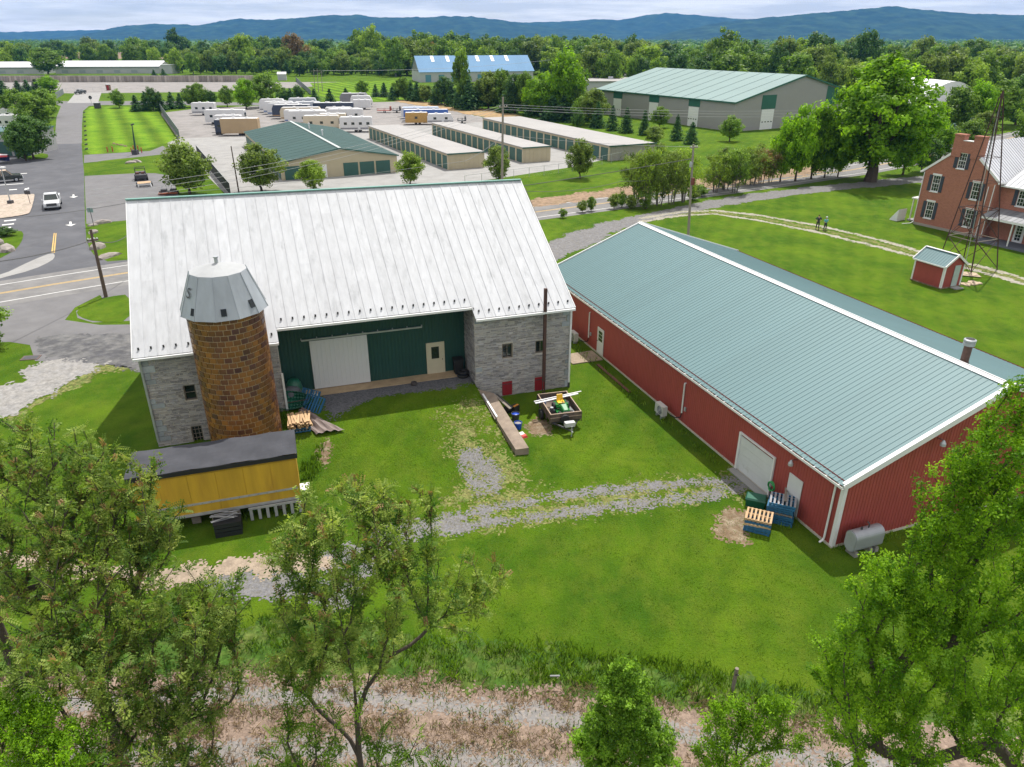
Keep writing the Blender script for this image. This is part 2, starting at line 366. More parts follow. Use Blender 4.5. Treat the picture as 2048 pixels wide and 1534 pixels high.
M_sand = mat('sandy_track', (0.33, 0.265, 0.20), 0.97, 0.2, 3, 0.6, 16, tint=0.1, col2=(0.25, 0.20, 0.15), spec=0.1)
M_dead = mat('dead_weeds_soil', (0.215, 0.16, 0.125), 0.97, 0.25, 5, 0.7, 14, tint=0.18, col2=(0.28, 0.21, 0.165), spec=0.1)
M_rough = mat('rough_grass', (0.045, 0.095, 0.014), 0.97, 0.35, 1.6, 0.9, 8, tint=0.25, col2=(0.10, 0.13, 0.03), spec=0.1)
M_dry = mat('thin_dry_grass', (0.17, 0.17, 0.06), 0.97, 0.3, 6, 0.6, 20, tint=0.35, col2=(0.09, 0.14, 0.03), spec=0.1)
M_paint = mat('white_road_paint', (0.62, 0.62, 0.6), 0.8, 0.1, 3)
M_yel = mat('yellow_road_paint', (0.55, 0.36, 0.10), 0.8, 0.15, 3)
M_field = mat('ploughed_field', (0.24, 0.17, 0.12), 0.95, 0.15, 0.02, spec=0.1)

# county road, west part and east part as one strip
def strip(name, px, half, m, z):
    P = [G(x, y) if isinstance(x, (int, float)) else x for x, y in px]
    return strip_w(name, [(p.x, p.y) for p in P], half, m, z)
def strip_w(name, pts, half, m, z):
    Lf = []; Rt = []
    P = [Vector((a, b)) for a, b in pts]
    for i, p in enumerate(P):
        d = (P[min(i + 1, len(P) - 1)] - P[max(i - 1, 0)]).normalized(); n = Vector((-d.y, d.x))
        Lf.append(p + n * half); Rt.append(p - n * half)
    b = MB()
    for i in range(len(P) - 1):
        b.face([(Rt[i].x, Rt[i].y, z), (Rt[i + 1].x, Rt[i + 1].y, z), (Lf[i + 1].x, Lf[i + 1].y, z), (Lf[i].x, Lf[i].y, z)])
    return tag(b.obj(name, m), kind='structure')
def offset_pts(pts, off):
    P = [Vector((a, b)) for a, b in pts]; o = []
    for i, p in enumerate(P):
        d = (P[min(i + 1, len(P) - 1)] - P[max(i - 1, 0)]).normalized(); n = Vector((-d.y, d.x)); q = p + n * off; o.append((q.x, q.y))
    return o
mid = [(-160, -25), (-90, 29), (-56, 57), (-43.5, 66.9), (-36.5, 72.0), (-20, 83.5), (-8, 92), (3, 98.6), (12, 103.8), (27, 112.8), (41, 121), (60, 133), (85, 152), (130, 190)]
strip_w('county_road', mid, 4.4, M_asphr, 0.012)
strip_w('road_edge_line', offset_pts(mid, 2.95), 0.07, M_paint, 0.017)
strip_w('road_edge_line', offset_pts(mid, -2.95), 0.07, M_paint, 0.017)
strip_w('road_centre_line', offset_pts(mid, 0.14), 0.06, M_yel, 0.017)
strip_w('road_centre_line', offset_pts(mid, -0.14), 0.06, M_yel, 0.017)
# access road and car park north of the county road
sheet('access_road', [(163, 287), (168, 345), (170, 440), (173, 482), (187, 509), (215, 523), (300, 516), (330, 545), (262, 552), (0, 596), (-260, 640), (-700, 500), (-500, 300), (60, 286), (105, 288)], M_asphd, 0.006)
sheet('access_road', [(104, 289), (111, 262), (113, 235), (122, 212), (105, 208), (-300, 208), (-300, 203), (300, 202), (540, 206), (540, 211), (206, 210), (178, 212), (166, 222), (164, 250), (164, 287)], M_asph, 0.008)
sheet('concrete_driveway', [(134, 206), (150, 187), (203, 185), (196, 206)], M_conc, 0.012)
sheet('upper_lot', [(115, 186), (125, 164.5), (700, 164), (640, 172), (480, 183), (150, 187)], M_lot, 0.01)
sheet('upper_lot', [(-700, 186), (-600, 165), (125, 164.5), (115, 180)], M_lot, 0.009)
sheet('gravel_lot', [(169, 352), (300, 345), (345, 352), (360, 400), (300, 425), (262, 440), (173, 448), (171, 400)], M_asph, 0.01)
sheet('side_lane', [(168, 326), (168, 310), (300, 302), (325, 292), (345, 300), (330, 310), (250, 318)], M_asph, 0.012)
sheet('storage_yard', [(205, 600), (-1, -1)], M_conc) if False else None
yard = [G(338, 300), G(322, 226), G(395, 217), G(560, 210), G(800, 203), G(960, 233), G(1040, 262), G(1290, 300), G(1145, 334), G(960, 362), G(640, 392), G(455, 392), G(372, 310)]
sheet('storage_yard', None, M_conc, 0.008, world_pts=[(p.x, p.y) for p in yard])
sheet('gravel_lot', [(330, 262), (322, 226), (395, 217), (560, 211), (740, 205), (800, 203), (880, 213), (960, 236), (985, 243), (860, 249), (745, 252), (640, 262), (470, 272), (345, 278)], M_lot, 0.016)
# ground pieces south of the county road
sheet('driveway', [(-260, 690), (-260, 650), (14, 604.5), (259, 568), (300, 575), (300, 640), (185, 645), (155, 636), (152, 622), (205, 597), (200, 590), (150, 615), (130, 640), (200, 650), (330, 648), (330, 738), (270, 738), (205, 728), (130, 724), (70, 722), (60, 690), (20, 684)], M_asph, 0.008)
M_asphw = mat('weathered_asphalt', (0.085, 0.085, 0.09), 0.95, 0.3, 1.6, 0.3, 30, col2=(0.15, 0.148, 0.145), spec=0.2, c2pos=(0.4, 0.6))
ragged('driveway', [[(70, 676), (160, 668), (300, 668), (300, 742), (262, 738), (200, 728), (120, 722), (84, 700)]], M_asphw, 0.14, 0.5, 0.3, z=0.012, seed=3)
ragged('limestone_drive', [[(-120, 776), (-20, 775), (45, 760), (45, 742), (75, 724), (135, 720), (205, 726), (190, 742), (135, 768), (85, 798), (30, 828), (-60, 845), (-200, 850)]], M_lime, 0.14, 0.5, 0.4, z=0.016, seed=5)
ragged('dirt_verge', [[(200, 722), (262, 728), (266, 738), (200, 748), (120, 790), (40, 832), (20, 836), (60, 812), (130, 768)]], M_dry, 0.16, 0.5, 0.5, z=0.008, seed=6)
tag(sheet('grass_island', [(152, 622), (178, 606), (215, 594), (262, 588), (262, 645), (190, 644), (158, 634)], LAWN, 0.02, 1), kind='structure')
tag(sheet('grass_island', [(0, 464), (30, 462), (48, 463), (44, 485), (22, 508), (-60, 540), (-160, 540), (-100, 470)], LAWN, 0.02, 1), kind='structure')
sheet('grass_island', [(170, 452), (262, 441), (330, 437), (330, 515), (235, 520), (190, 512), (176, 494)], LAWN, 0.02, 1)
sheet('grass_island', [(169, 328), (215, 320), (300, 312), (345, 306), (362, 325), (345, 352), (300, 345), (171, 349)], LAWN, 0.022, 1)
sheet('grass_island', [(53, 313), (55, 305), (95, 307), (97, 314), (90, 318), (46, 319)], LAWN, 0.02, 1)
sheet('concrete_median', [(-60, 562), (0, 552), (66, 520), (105, 505), (111, 512), (104, 522), (66, 540), (0, 557), (-60, 575)], M_conc, 0.02, 1)
sheet('stone_bed', [(-80, 395), (0, 392), (68, 388), (70, 393), (62, 424), (55, 430), (0, 438), (-80, 446)], mat('pink_stone_mulch', (0.42, 0.34, 0.28), 0.95, 0.3, 3, 0.6, 10, col2=(0.3, 0.27, 0.2)), 0.1, 1)
# mown lawn beside the lot, with mower stripes
ms = LAWN.copy(); ms.name = 'mown_lawn_grass'
N = ms.node_tree.nodes; L = ms.node_tree.links; bs = N['Principled BSDF']
src = bs.inputs['Base Color'].links[0].from_socket
wv = N.new('ShaderNodeTexWave'); wv.inputs['Scale'].default_value = 0.06; wv.inputs['Distortion'].default_value = 0.4; wv.inputs['Detail Scale'].default_value = 0.3
mpn = N.new('ShaderNodeMapping'); mpn.inputs['Rotation'].default_value = (0, 0, R_(-28)); tcn = N.new('ShaderNodeTexCoord'); L.new(tcn.outputs['Object'], mpn.inputs['Vector']); L.new(mpn.outputs[0], wv.inputs['Vector'])
rr = N.new('ShaderNodeMapRange'); rr.inputs['To Min'].default_value = 1.02; rr.inputs['To Max'].default_value = 1.8; L.new(wv.outputs['Fac'], rr.inputs['Value'])
vm = N.new('ShaderNodeVectorMath'); vm.operation = 'SCALE'; L.new(src, vm.inputs[0]); L.new(rr.outputs[0], vm.inputs['Scale']); L.new(vm.outputs[0], bs.inputs['Base Color'])
sheet('mown_lawn', [(167, 224), (182, 214), (240, 213), (310, 215), (330, 240), (356, 277), (320, 292), (260, 304), (180, 309), (168, 300)], ms, 0.02)
sheet('mown_lawn', [(650, 205), (620, 166), (820, 160), (845, 178), (870, 196), (800, 201)], ms, 0.024)
sheet('field', [(100, 117), (112, 104.5), (300, 104.5), (330, 114), (330, 118)], M_field, 0.05)
# grass bank with bare earth above the storage yard
ragged('bare_earth_bank', [[(790, 204), (870, 215), (960, 234), (1035, 240), (1030, 228), (940, 214), (860, 204), (800, 200)]], mat('orange_earth', (0.36, 0.24, 0.13), 0.95, 0.2, 0.4, tint=0.15, col2=(0.25, 0.2, 0.1), spec=0.1), 0.8, 1.5, 1.0, z=0.05, seed=9, nscale=0.2)
ragged('bare_earth_bank', [[(1050, 402), (1120, 392), (1250, 372), (1400, 358), (1640, 330), (1640, 345), (1400, 377), (1250, 392), (1120, 408), (1060, 414)]], mat('reddish_earth', (0.27, 0.19, 0.13), 0.95, 0.25, 1.0, tint=0.2, col2=(0.2, 0.15, 0.09), spec=0.1), 0.3, 1.0, 0.7, z=0.02, seed=10, nscale=0.5)
# farm lane: joins the road behind the barn, runs past the house
lane_px = [(1100, 492), (1150, 476), (1230, 451), (1310, 432), (1400, 413), (1500, 397), (1600, 384), (1700, 371), (1850, 355), (2048, 345)]
ragged('farm_lane', [[(1085, 500), (1100, 480), (1200, 448), (1300, 425), (1400, 404), (1500, 388), (1600, 376), (1700, 366), (1860, 350), (2100, 340), (2100, 352), (1860, 364), (1700, 378), (1600, 389), (1500, 403), (1400, 421), (1320, 437), (1240, 458), (1180, 490), (1110, 520)]], M_grav, 0.22, 0.5, 0.4, z=0.01, seed=12, nscale=0.6)
def rut(px, w):
    P = [GT(x, y) for x, y in px]; l = []; r = []
    for i, p in enumerate(P):
        d = (P[min(i + 1, len(P) - 1)] - P[max(i - 1, 0)]); d.z = 0; d.normalize(); n = Vector((-d.y, d.x, 0)); l.append((p + n * w)[:2]); r.append((p - n * w)[:2])
    return l + r[::-1]
h1 = [(1280, 437), (1360, 424), (1430, 421), (1520, 431), (1640, 452), (1780, 485), (1860, 508), (1960, 533), (2080, 565)]
h2 = [(1280, 444), (1360, 431), (1430, 428), (1510, 440), (1630, 463), (1760, 495), (1850, 519), (1960, 543), (2080, 578)]
ragged('house_drive', [rut(h1, 0.42), rut(h2, 0.42)], mat('drive_grit', (0.31, 0.29, 0.24), 0.95, 0.2, 3, 0.4, 20, tint=0.15, col2=(0.22, 0.21, 0.13)), 0.16, 0.25, 0.35, z=0.012, seed=14, world=True)
ragged('house_drive', [rut([((a[0] + b[0]) / 2, (a[1] + b[1]) / 2) for a, b in zip(h1, h2)], 0.5)], M_dry, 0.18, 0.4, 0.7, holes=0.0, z=0.006, seed=15, world=True)
# yard track between barn and red barn
t1 = [(1480, 958), (1400, 965), (1300, 972), (1200, 982), (1120, 992), (1040, 1006), (960, 1022)]
t2 = [(1505, 972), (1440, 985), (1340, 1000), (1240, 1012), (1140, 1025), (1060, 1035), (980, 1046), (900, 1046)]
ragged('gravel_track', [rut(t1, 0.32), rut(t2, 0.36), [(870, 1040), (880, 1030), (960, 1028), (990, 1038), (975, 1052), (930, 1062), (885, 1060)]], M_grav, 0.09, 0.3, 0.4, z=0.009, seed=21, world=False) if False else None
ragged('gravel_track', [rut(t1, 0.27), rut(t2, 0.32), [tuple(GT(*p))[:2] for p in [(860, 1042), (880, 1030), (960, 1026), (990, 1038), (975, 1052), (930, 1066), (880, 1070)]], [tuple(GT(*p))[:2] for p in [(925, 905), (955, 900), (985, 925), (1005, 950), (995, 985), (955, 990), (930, 965), (920, 935)]], [tuple(GT(*p))[:2] for p in [(690, 1215), (600, 1205), (450, 1190), (400, 1160), (480, 1140), (600, 1130), (700, 1090), (780, 1045), (870, 1040), (870, 1065), (800, 1090), (740, 1150)]]], M_grav, 0.08, 0.26, 0.55, holes=0.34, z=0.012, seed=21, world=True)
ragged('thin_grass', [rut([((a[0] + b[0]) / 2, (a[1] + b[1]) / 2) for a, b in zip(t1, t2)], 0.9), [tuple(GT(*p))[:2] for p in [(880, 830), (950, 800), (985, 860), (1020, 920), (1080, 1000), (1000, 1040), (860, 1050), (900, 1000), (930, 960), (905, 900)]]], M_dry, 0.09, 0.6, 1.3, holes=0.45, z=0.006, seed=22, world=True)
ragged('sandy_track', [[(350, 1140), (420, 1125), (500, 1112), (580, 1100), (660, 1105), (680, 1130), (600, 1150), (500, 1150), (430, 1160), (300, 1180), (200, 1150), (-50, 1130), (-60, 1100), (120, 1120), (250, 1135)]], M_sand, 0.09, 0.5, 0.5, z=0.017, seed=23)
for i, q in enumerate([[(1045, 850), (1075, 835), (1095, 850), (1098, 868), (1065, 872)], [(1425, 1040), (1460, 1020), (1490, 1030), (1500, 1075), (1490, 1095), (1440, 1075)], [(640, 905), (655, 880), (662, 900), (650, 935)]]):
    ragged('bare_patch', [q], M_dirt, 0.08, 0.3, 0.4, z=0.008, seed=30 + i)
0 and ragged('threshold_dirt', [[(618, 790), (760, 768), (930, 748), (945, 760), (940, 768), (760, 790), (650, 812), (620, 812)]], M_dirt, 0.07, 0.15, 0.2, z=0.012, seed=41)
ragged('threshold_gravel', [[(640, 800), (760, 783), (940, 755), (946, 768), (900, 776), (760, 793), (700, 816), (655, 845)]], mat('dark_gravel', (0.12, 0.12, 0.13), 0.95, 0.3, 9, 0.7, 30, tint=0.3), 0.08, 0.3, 0.5, z=0.008, seed=42)
# lower farm track with dead weeds between the wheel ruts
ragged('rough_verge', [[(-200, 1300), (300, 1270), (560, 1235), (800, 1270), (950, 1285), (1150, 1300), (1350, 1335), (1600, 1380), (1900, 1420), (2300, 1420), (2300, 1500), (1600, 1440), (1100, 1400), (500, 1380), (-200, 1400)]], M_rough, 0.10, 0.5, 0.5, z=0.006, seed=50)
ragged('dead_weed_verge', [[(-300, 1400), (400, 1340), (800, 1360), (1100, 1385), (1500, 1430), (2000, 1480), (2400, 1500), (2400, 1760), (-300, 1760)]], M_dead, 0.08, 0.45, 0.5, z=0.012, seed=51)
r1 = [(-300, 1430), (200, 1400), (480, 1385), (700, 1395), (900, 1412), (1100, 1432), (1300, 1466), (1500, 1500), (1900, 1560)]
r2 = [(-300, 1560), (200, 1510), (480, 1500), (700, 1500), (900, 1520), (1100, 1535), (1300, 1560), (1500, 1590)]
ragged('farm_track', [rut(r1, 0.33), rut(r2, 0.36)], mat('track_gravel', (0.215, 0.205, 0.20), 0.95, 0.12, 9, 0.5, 28, tint=0.12, col2=(0.27, 0.235, 0.205), spec=.15), 0.07, 0.28, 0.5, holes=0.26, z=0.018, seed=52, world=True)
# ------------------------------------------------------------------ stone barn
M_mortar = mat('lime_mortar', (0.52, 0.48, 0.42), 0.95, 0.12, 3, 0.3, 30)
M_stone = mat('grey_ledge_stone', (0.33, 0.325, 0.34), 0.9, 0.2, 3.5, 0.6, 14, tint=0.34, col2=(0.37, 0.345, 0.32), spec=0.3)
M_quoin = mat('pale_quoin_stone', (0.31, 0.335, 0.36), 0.9, 0.2, 2.5, 0.5, 12, tint=0.3, spec=0.3)
M_tin = mat('weathered_white_tin', (0.50, 0.51, 0.525), 0.6, 0.12, 2.4, 0.3, 1.2, tint=0.04, rand=0.035, col2=(0.30, 0.31, 0.32), spec=0.25, c2pos=(0.55, 0.82), stretch=(1.4, .4, .4))
M_white = mat('white_trim', (0.72, 0.72, 0.72), 0.5, 0.05, 3)
M_whited = mat('painted_white_door', (0.62, 0.63, 0.63), 0.55, 0.05, 1.2, stretch=(1, 1, 0.3))
M_greenw = mat('dark_green_siding', (0.014, 0.062, 0.052), 0.5, 0.12, 1.2, tint=0.1, rand=0.05)
M_cream = mat('cream_door_paint', (0.55, 0.50, 0.36), 0.5, 0.06, 2)
M_glass = mat('dark_window_glass', (0.02, 0.03, 0.028), 0.08, 0.3, 2, spec=0.8)
M_oldwood = mat('old_grey_wood', (0.20, 0.17, 0.14), 0.85, 0.25, 6, 0.3, 30, tint=0.2, stretch=(1, 1, 3))
M_red = mat('red_siding', (0.34, 0.064, 0.055), 0.55, 0.12, 0.9, tint=0.1, rand=0.03, col2=(0.28, 0.054, 0.042))
M_redd = mat('red_hatch_paint', (0.26, 0.012, 0.02), 0.6, 0.1, 3)
M_steel = mat('galvanised_steel', (0.42, 0.44, 0.46), 0.42, 0.15, 1.5, metal=0.35, tint=0.06, rand=0.04)
M_rust = mat('rusty_brown_steel', (0.075, 0.038, 0.03), 0.8, 0.25, 6, 0.2, 30)
M_black = mat('black_rubber', (0.015, 0.015, 0.016), 0.7, 0.15, 6)
M_dkmetal = mat('dark_metal', (0.05, 0.05, 0.055), 0.5, 0.15, 6)
M_groof = mat('blue_green_roof_steel', (0.104, 0.188, 0.198), 0.55, 0.07, 0.35, tint=0.05, rand=0.03, spec=0.4, col2=(0.126, 0.212, 0.218), stretch=(1, .3, 1))

BAR_AZ = 71.5
barn = thing('stone_barn', 'big stone bank barn with white metal roof and recessed green front beside the tile silo', 'barn', (-20.3, 36.3, 0), BAR_AZ)
binv = barn.matrix_basis.inverted() if False else Matrix.LocRotScale(barn.location, barn.rotation_euler, None).inverted()
BM = Matrix.LocRotScale(barn.location, barn.rotation_euler, None)
def bl(p): return binv @ Vector(p)
REC0, REC1, LEN, DEP = 7.24, 18.95, 25.5, 2.5
def wall_open(name, m, parent, u0, u1, z0, z1, ops, to, reveal=0.25):
    # wall face in (u,z) with rectangular openings; to(u, d, z) maps to local space, d = depth into the wall
    us = sorted(set([u0, u1] + [o[0] for o in ops] + [o[1] for o in ops])); zs = sorted(set([z0, z1] + [o[2] for o in ops] + [o[3] for o in ops])); b = MB()
    for i in range(len(us) - 1):
        for j in range(len(zs) - 1):
            cu = (us[i] + us[i + 1]) / 2; cz = (zs[j] + zs[j + 1]) / 2
            if any(o[0] < cu < o[1] and o[2] < cz < o[3] for o in ops): continue
            b.face([to(us[i], 0, zs[j]), to(us[i + 1], 0, zs[j]), to(us[i + 1], 0, zs[j + 1]), to(us[i], 0, zs[j + 1])])
    for a, c, d, e in ops:
        for p, q in (((a, d), (c, d)), ((c, d), (c, e)), ((c, e), (a, e)), ((a, e), (a, d))):
            b.face([to(p[0], 0, p[1]), to(q[0], 0, q[1]), to(q[0], reveal, q[1]), to(p[0], reveal, p[1])])
        b.face([to(a, reveal, d), to(c, reveal, d), to(c, reveal, e), to(a, reveal, e)])
    return fixn(b.obj(name, m, parent)) if False else b.obj(name, m, parent)
def pxu(x, y):
    # point of the barn's front wall plane seen at a photo point -> (u, z)
    r = ray(x, y); o = bl((0, 0, CAM_H)); d = binv.to_3x3() @ Vector(r); t = -o.y / d.y; q = o + d * t; return q.x, q.z
def pxplane(x, y, yy):
    r = ray(x, y); o = bl((0, 0, CAM_H)); d = binv.to_3x3() @ Vector(r); t = (yy - o.y) / d.y; q = o + d * t; return q.x, q.z
c3 = lambda x, y: (900 + x / 4.2625, 560 + y / 4.2625)
c1 = lambda x, y: (250 + x / 3.835, 500 + y / 3.835)
def rect(f, p0, p1):
    a = pxu(*f(*p0)); b = pxu(*f(*p1)); return (min(a[0], b[0]), max(a[0], b[0]), min(a[1], b[1]), max(a[1], b[1]))
win_r1 = rect(c3, (443, 546), (535, 660)); win_r2 = rect(c3, (728, 520), (815, 615))
hat1 = rect(c3, (445, 870), (528, 970)); hat2 = rect(c3, (722, 832), (800, 930))
win_l1 = rect(c1, (441, 1040), (560, 1145)); win_l2 = rect(c1, (502, 1355), (612, 1465))
front = lambda u, d, z: (u, d, z)
wall_open('wall', M_mortar, barn, 0, REC0, -0.4, 6.0, [win_l1, win_l2], front)
wall_open('wall', M_mortar, barn, REC1, LEN, -0.4, 6.0, [win_r1, win_r2, hat1, hat2], front)
b = MB()
b.face([(REC0, 0, -0.4), (REC0, DEP, -0.4), (REC0, DEP, 7.9), (REC0, 0, 6.0)])
b.face([(REC1, DEP, -0.4), (REC1, 0, -0.4), (REC1, 0, 6.0), (REC1, DEP, 7.9)])
for x, sk in ((0, 0.2), (LEN, -0.9)): b.face([(x, 0, -0.4), (x + sk, 15.8, -0.4), (x + sk, 15.8, 5.5), (x + sk / 2, 8.0, 11.8), (x, 0, 5.9)])
b.face([(0.2, 15.8, -0.4), (LEN - .9, 15.8, -0.4), (LEN - .9, 15.8, 5.5), (0.2, 15.8, 5.5)])
b.obj('side_wall', M_mortar, barn)
# ledge stones, each a separate irregular block
def stone_rows(u0, u1, z0, z1, ops, to, lst, hmin=0.05, hmax=0.12):
    z = z0; row = 0
    while z < z1 - 0.04:
        h = min(rnd.uniform(hmin, hmax), z1 - z)
        u = u0 + rnd.uniform(-0.2, 0)
        while u < u1:
            w = rnd.choice([rnd.uniform(0.16, 0.36), rnd.uniform(0.3, 0.7)])
            a = max(u, u0); c = min(u + w, u1); u += w
            if c - a < 0.05: continue
            if any(not (c < o[0] - 0.0 or a > o[1] + 0.0 or z + h < o[2] or z > o[3]) for o in ops): 
                # clip beside openings
                done = False
                for o in ops:
                    if z + h > o[2] and z < o[3]:
                        if a < o[0] < c and o[0] - a > 0.06: c = o[0]; done = True
                        elif a < o[1] < c and c - o[1] > 0.06: a = o[1]; done = True
                if not done: continue
            g = 0.016; pr = rnd.uniform(0.012, 0.05); s = lambda: rnd.uniform(-0.011, 0.011)
            P = [(a + g + s(), z + g + s()), (c - g + s(), z + g + s()), (c - g + s(), z + h - g + s()), (a + g + s(), z + h - g + s())]
            if h < 0.042: continue
            lst.append((P, pr, rnd.uniform(-1, 1), to))
        z += h; row += 1
stones = []
ql = []
def quoins(u, side, z0, z1, to):
    z = z0; k = 0
    while z < z1:
        h = rnd.uniform(0.28, 0.5); w = (0.75 if k % 2 else 0.45) * rnd.uniform(0.85, 1.15)
        if rnd.random() < 0.45 and z + h <= z1:
            a, c = (u, u + w) if side > 0 else (u - w, u); ql.append((a, c, z, z + h, to))
        z += h; k += 1
quoins(0.0, 1, 0, 5.9, front); quoins(REC1, 1, 1.2, 5.9, front); quoins(LEN, -1, 0, 5.9, front)
qops = [(q[0], q[1], q[2], q[3]) for q in ql]
stone_rows(0.0, REC0, -0.05, 5.95, [win_l1, win_l2] + qops, front, stones)
stone_rows(REC1, LEN, -0.05, 5.95, [win_r1, win_r2, hat1, hat2] + qops, front, stones)
retR = lambda u, d, z: (REC1 + d, u, z)      # return wall facing left
ret_st = []
stone_rows(0.0, DEP - 0.05, 1.15, 6.3, [], retR, ret_st)
def stone_into(b, S):
    P, pr, t, to = S
    if to is front: f = [(p[0], -pr, p[1]) for p in P]; k = [(p[0], 0.01, p[1]) for p in P]
    else: f = [(REC1 - pr, p[0], p[1]) for p in P]; k = [(REC1 + 0.01, p[0], p[1]) for p in P]
    b.face(f if to is front else f[::-1], t)
    for i in range(4):
        j = (i + 1) % 4; b.face([f[i], k[i], k[j], f[j]] if to is front else [f[j], k[j], k[i], f[i]], t)
def stone_size(S):
    P = S[0]; return (P[1][0] - P[0][0]) * (P[2][1] - P[1][1])
stones.sort(key=stone_size, reverse=True)
for S in stones[:280]:
    b = MB(); stone_into(b, S); b.obj('stone', M_stone, barn)
b = MB()
for S in stones[280:] + ret_st: stone_into(b, S)
tag(b.obj('small_stones', M_stone, barn), kind='stuff')
for a, c, z0, z1, to in ql:
    b = MB(); t = rnd.uniform(-1, 1); g = 0.012; b.box(a + g, -0.05 - rnd.uniform(0, 0.02), z0 + g, c - g, 0.01, z1 - g, t); b.obj('quoin', M_quoin, barn)
# windows and hatches of the stone walls
def barn_window(o, grid):
    b = MB(); fr = 0.06
    b.box(o[0], 0.03, o[2], o[1], 0.15, o[2] + fr); b.box(o[0], 0.03, o[3] - fr, o[1], 0.15, o[3]); b.box(o[0], 0.035, o[2] + fr, o[0] + fr, 0.15, o[3] - fr); b.box(o[1] - fr, 0.035, o[2] + fr, o[1], 0.15, o[3] - fr)
    for i in range(1, grid[0]):
        u = o[0] + (o[1] - o[0]) * i / grid[0]; b.box(u - 0.015, 0.08, o[2] + fr, u + 0.015, 0.12, o[3] - fr)
    for j in range(1, grid[1]):
        z = o[2] + (o[3] - o[2]) * j / grid[1]; b.box(o[0] + fr, 0.083, z - 0.015, o[1] - fr, 0.117, z + 0.015)
    w = b.obj('window', M_oldwood, barn)
    g = MB(); g.box(o[0] + fr, 0.17, o[2] + fr, o[1] - fr, 0.18, o[3] - fr); g.obj('pane', M_glass, w)
barn_window(win_l1, (1, 2)); barn_window(win_l2, (3, 4)); barn_window(win_r1, (2, 1)); barn_window(win_r2, (2, 1))
for h in (hat1, hat2):
    b = MB(); n = 3
    for i in range(n): b.box(h[0] + (h[1] - h[0]) * i / n + 0.006, -0.06, h[2], h[0] + (h[1] - h[0]) * (i + 1) / n - 0.006, -0.02, h[3])
    b.box(h[0], -0.02, h[2], h[1], 0.02, h[3]); o = b.obj('hatch', M_redd, barn)
    b = MB(); b.box(h[0] + 0.03, -0.075, h[3] - 0.18, h[1] - 0.03, -0.061, h[3] - 0.14); b.obj('hinge', M_dkmetal, o)
# recessed green front: one object per siding sheet
def rib_panel(w, h, ribs, rh=0.022, rw=0.05, htop=None):
    # vertical ribbed sheet in x (width) z (height), face towards -y
    b = MB(); h2 = h if htop is None else htop; pts = [(0, 0)]
    for i in range(ribs):
        c = w * (i + 0.5) / ribs; pts += [(c - rw / 2, 0), (c - rw / 4, -rh), (c + rw / 4, -rh), (c + rw / 2, 0)]
    pts.append((w, 0))
    for (x0, y0), (x1, y1) in zip(pts, pts[1:]):
        za = h + (h2 - h) * x0 / w; zb = h + (h2 - h) * x1 / w
        b.face([(x0, y0, 0), (x1, y1, 0), (x1, y1, zb), (x0, y0, za)])
    return b
n = 13; w = (REC1 - REC0 - 0.02) / n; me = rib_panel(w, 6.5, 4, 0.02, 0.06).mesh('green_sheet', M_greenw)
for i in range(n): link('siding_panel', me, barn, (REC0 + 0.01 + i * w, DEP - 0.02, 1.14))
b = MB(); b.box(REC0, DEP, 0.6, REC1, DEP + 0.1, 7.8); b.obj('frame_wall', M_greenw, barn)
c2 = lambda x, y: (540 + x / 4.793, 600 + y / 4.793)
def rect2(p0, p1, yy=DEP):
    a = pxplane(*c2(*p0), yy); b = pxplane(*c2(*p1), yy); return (min(a[0], b[0]), max(a[0], b[0]), min(a[1], b[1]), max(a[1], b[1]))
sdr = rect2((372, 390), (962, 760)); sdr = (sdr[0], sdr[1], 1.2, sdr[3])
sl = thing_dummy = None
b = MB(); b.box(sdr[0], DEP - 0.14, sdr[2], sdr[1], DEP - 0.11, sdr[3]); door = b.obj('sliding_door', M_whited, barn)
nn = 13; pw = (sdr[1] - sdr[0]) / nn; me = rib_panel(pw, sdr[3] - sdr[2] - 0.02, 1, 0.012, 0.05).mesh('door_sheet', M_whited)
for i in range(nn): link('door_panel', me, door, (sdr[0] + i * pw, DEP - 0.143, sdr[2] + 0.01))
tr0 = pxplane(*c2(297, 378), DEP - .15); tr1 = pxplane(*c2(1455, 248), DEP - .15)
b = MB(); b.box(tr0[0], DEP - 0.2, sdr[3] + 0.06, tr1[0], DEP - 0.12, sdr[3] + 0.16)
for i in range(9):
    x = tr0[0] + (tr1[0] - tr0[0]) * i / 8; b.box(x - 0.03, DEP - 0.12, sdr[3] + 0.1, x + 0.03, DEP - 0.02, sdr[3] + 0.22)
b.obj('door_track', M_steel, barn)
ed = rect2((1500, 385), (1668, 675)); ed = (ed[0], ed[1], 1.16, 1.16 + 2.1)
b = MB(); b.box(ed[0], DEP - 0.09, ed[2], ed[1], DEP - 0.045, ed[3]); door = b.obj('entry_door', M_cream, barn)
b = MB(); b.box(ed[0] - 0.07, DEP - 0.1, ed[2], ed[0] - 0.002, DEP - 0.03, ed[3] + 0.08); b.box(ed[1] + 0.002, DEP - 0.1, ed[2], ed[1] + 0.07, DEP - 0.03, ed[3] + 0.08); b.box(ed[0] - 0.002, DEP - 0.1, ed[3] + 0.002, ed[1] + 0.002, DEP - 0.03, ed[3] + 0.08); b.obj('frame', M_cream, door)
b = MB(); b.box(ed[0] + 0.26, DEP - 0.1, ed[2] + 1.05, ed[1] - 0.3, DEP - 0.091, ed[3] - 0.22); b.obj('pane', M_glass, door)
b = MB(); b.lathe([(0.03, 0), (0.035, 0.03), (0.02, 0.06)], 8, (ed[1] - 0.1, DEP - 0.15, ed[2] + 0.95)); b.obj('handle', M_dkmetal, door)
b = MB(); b.box(REC0, 1.45, 0.3, REC1, DEP + 0.05, 1.16); b.obj('threshold_slab', mat('tan_concrete', (0.42, 0.31, 0.19), 0.95, 0.2, 2, 0.3, 20), barn)
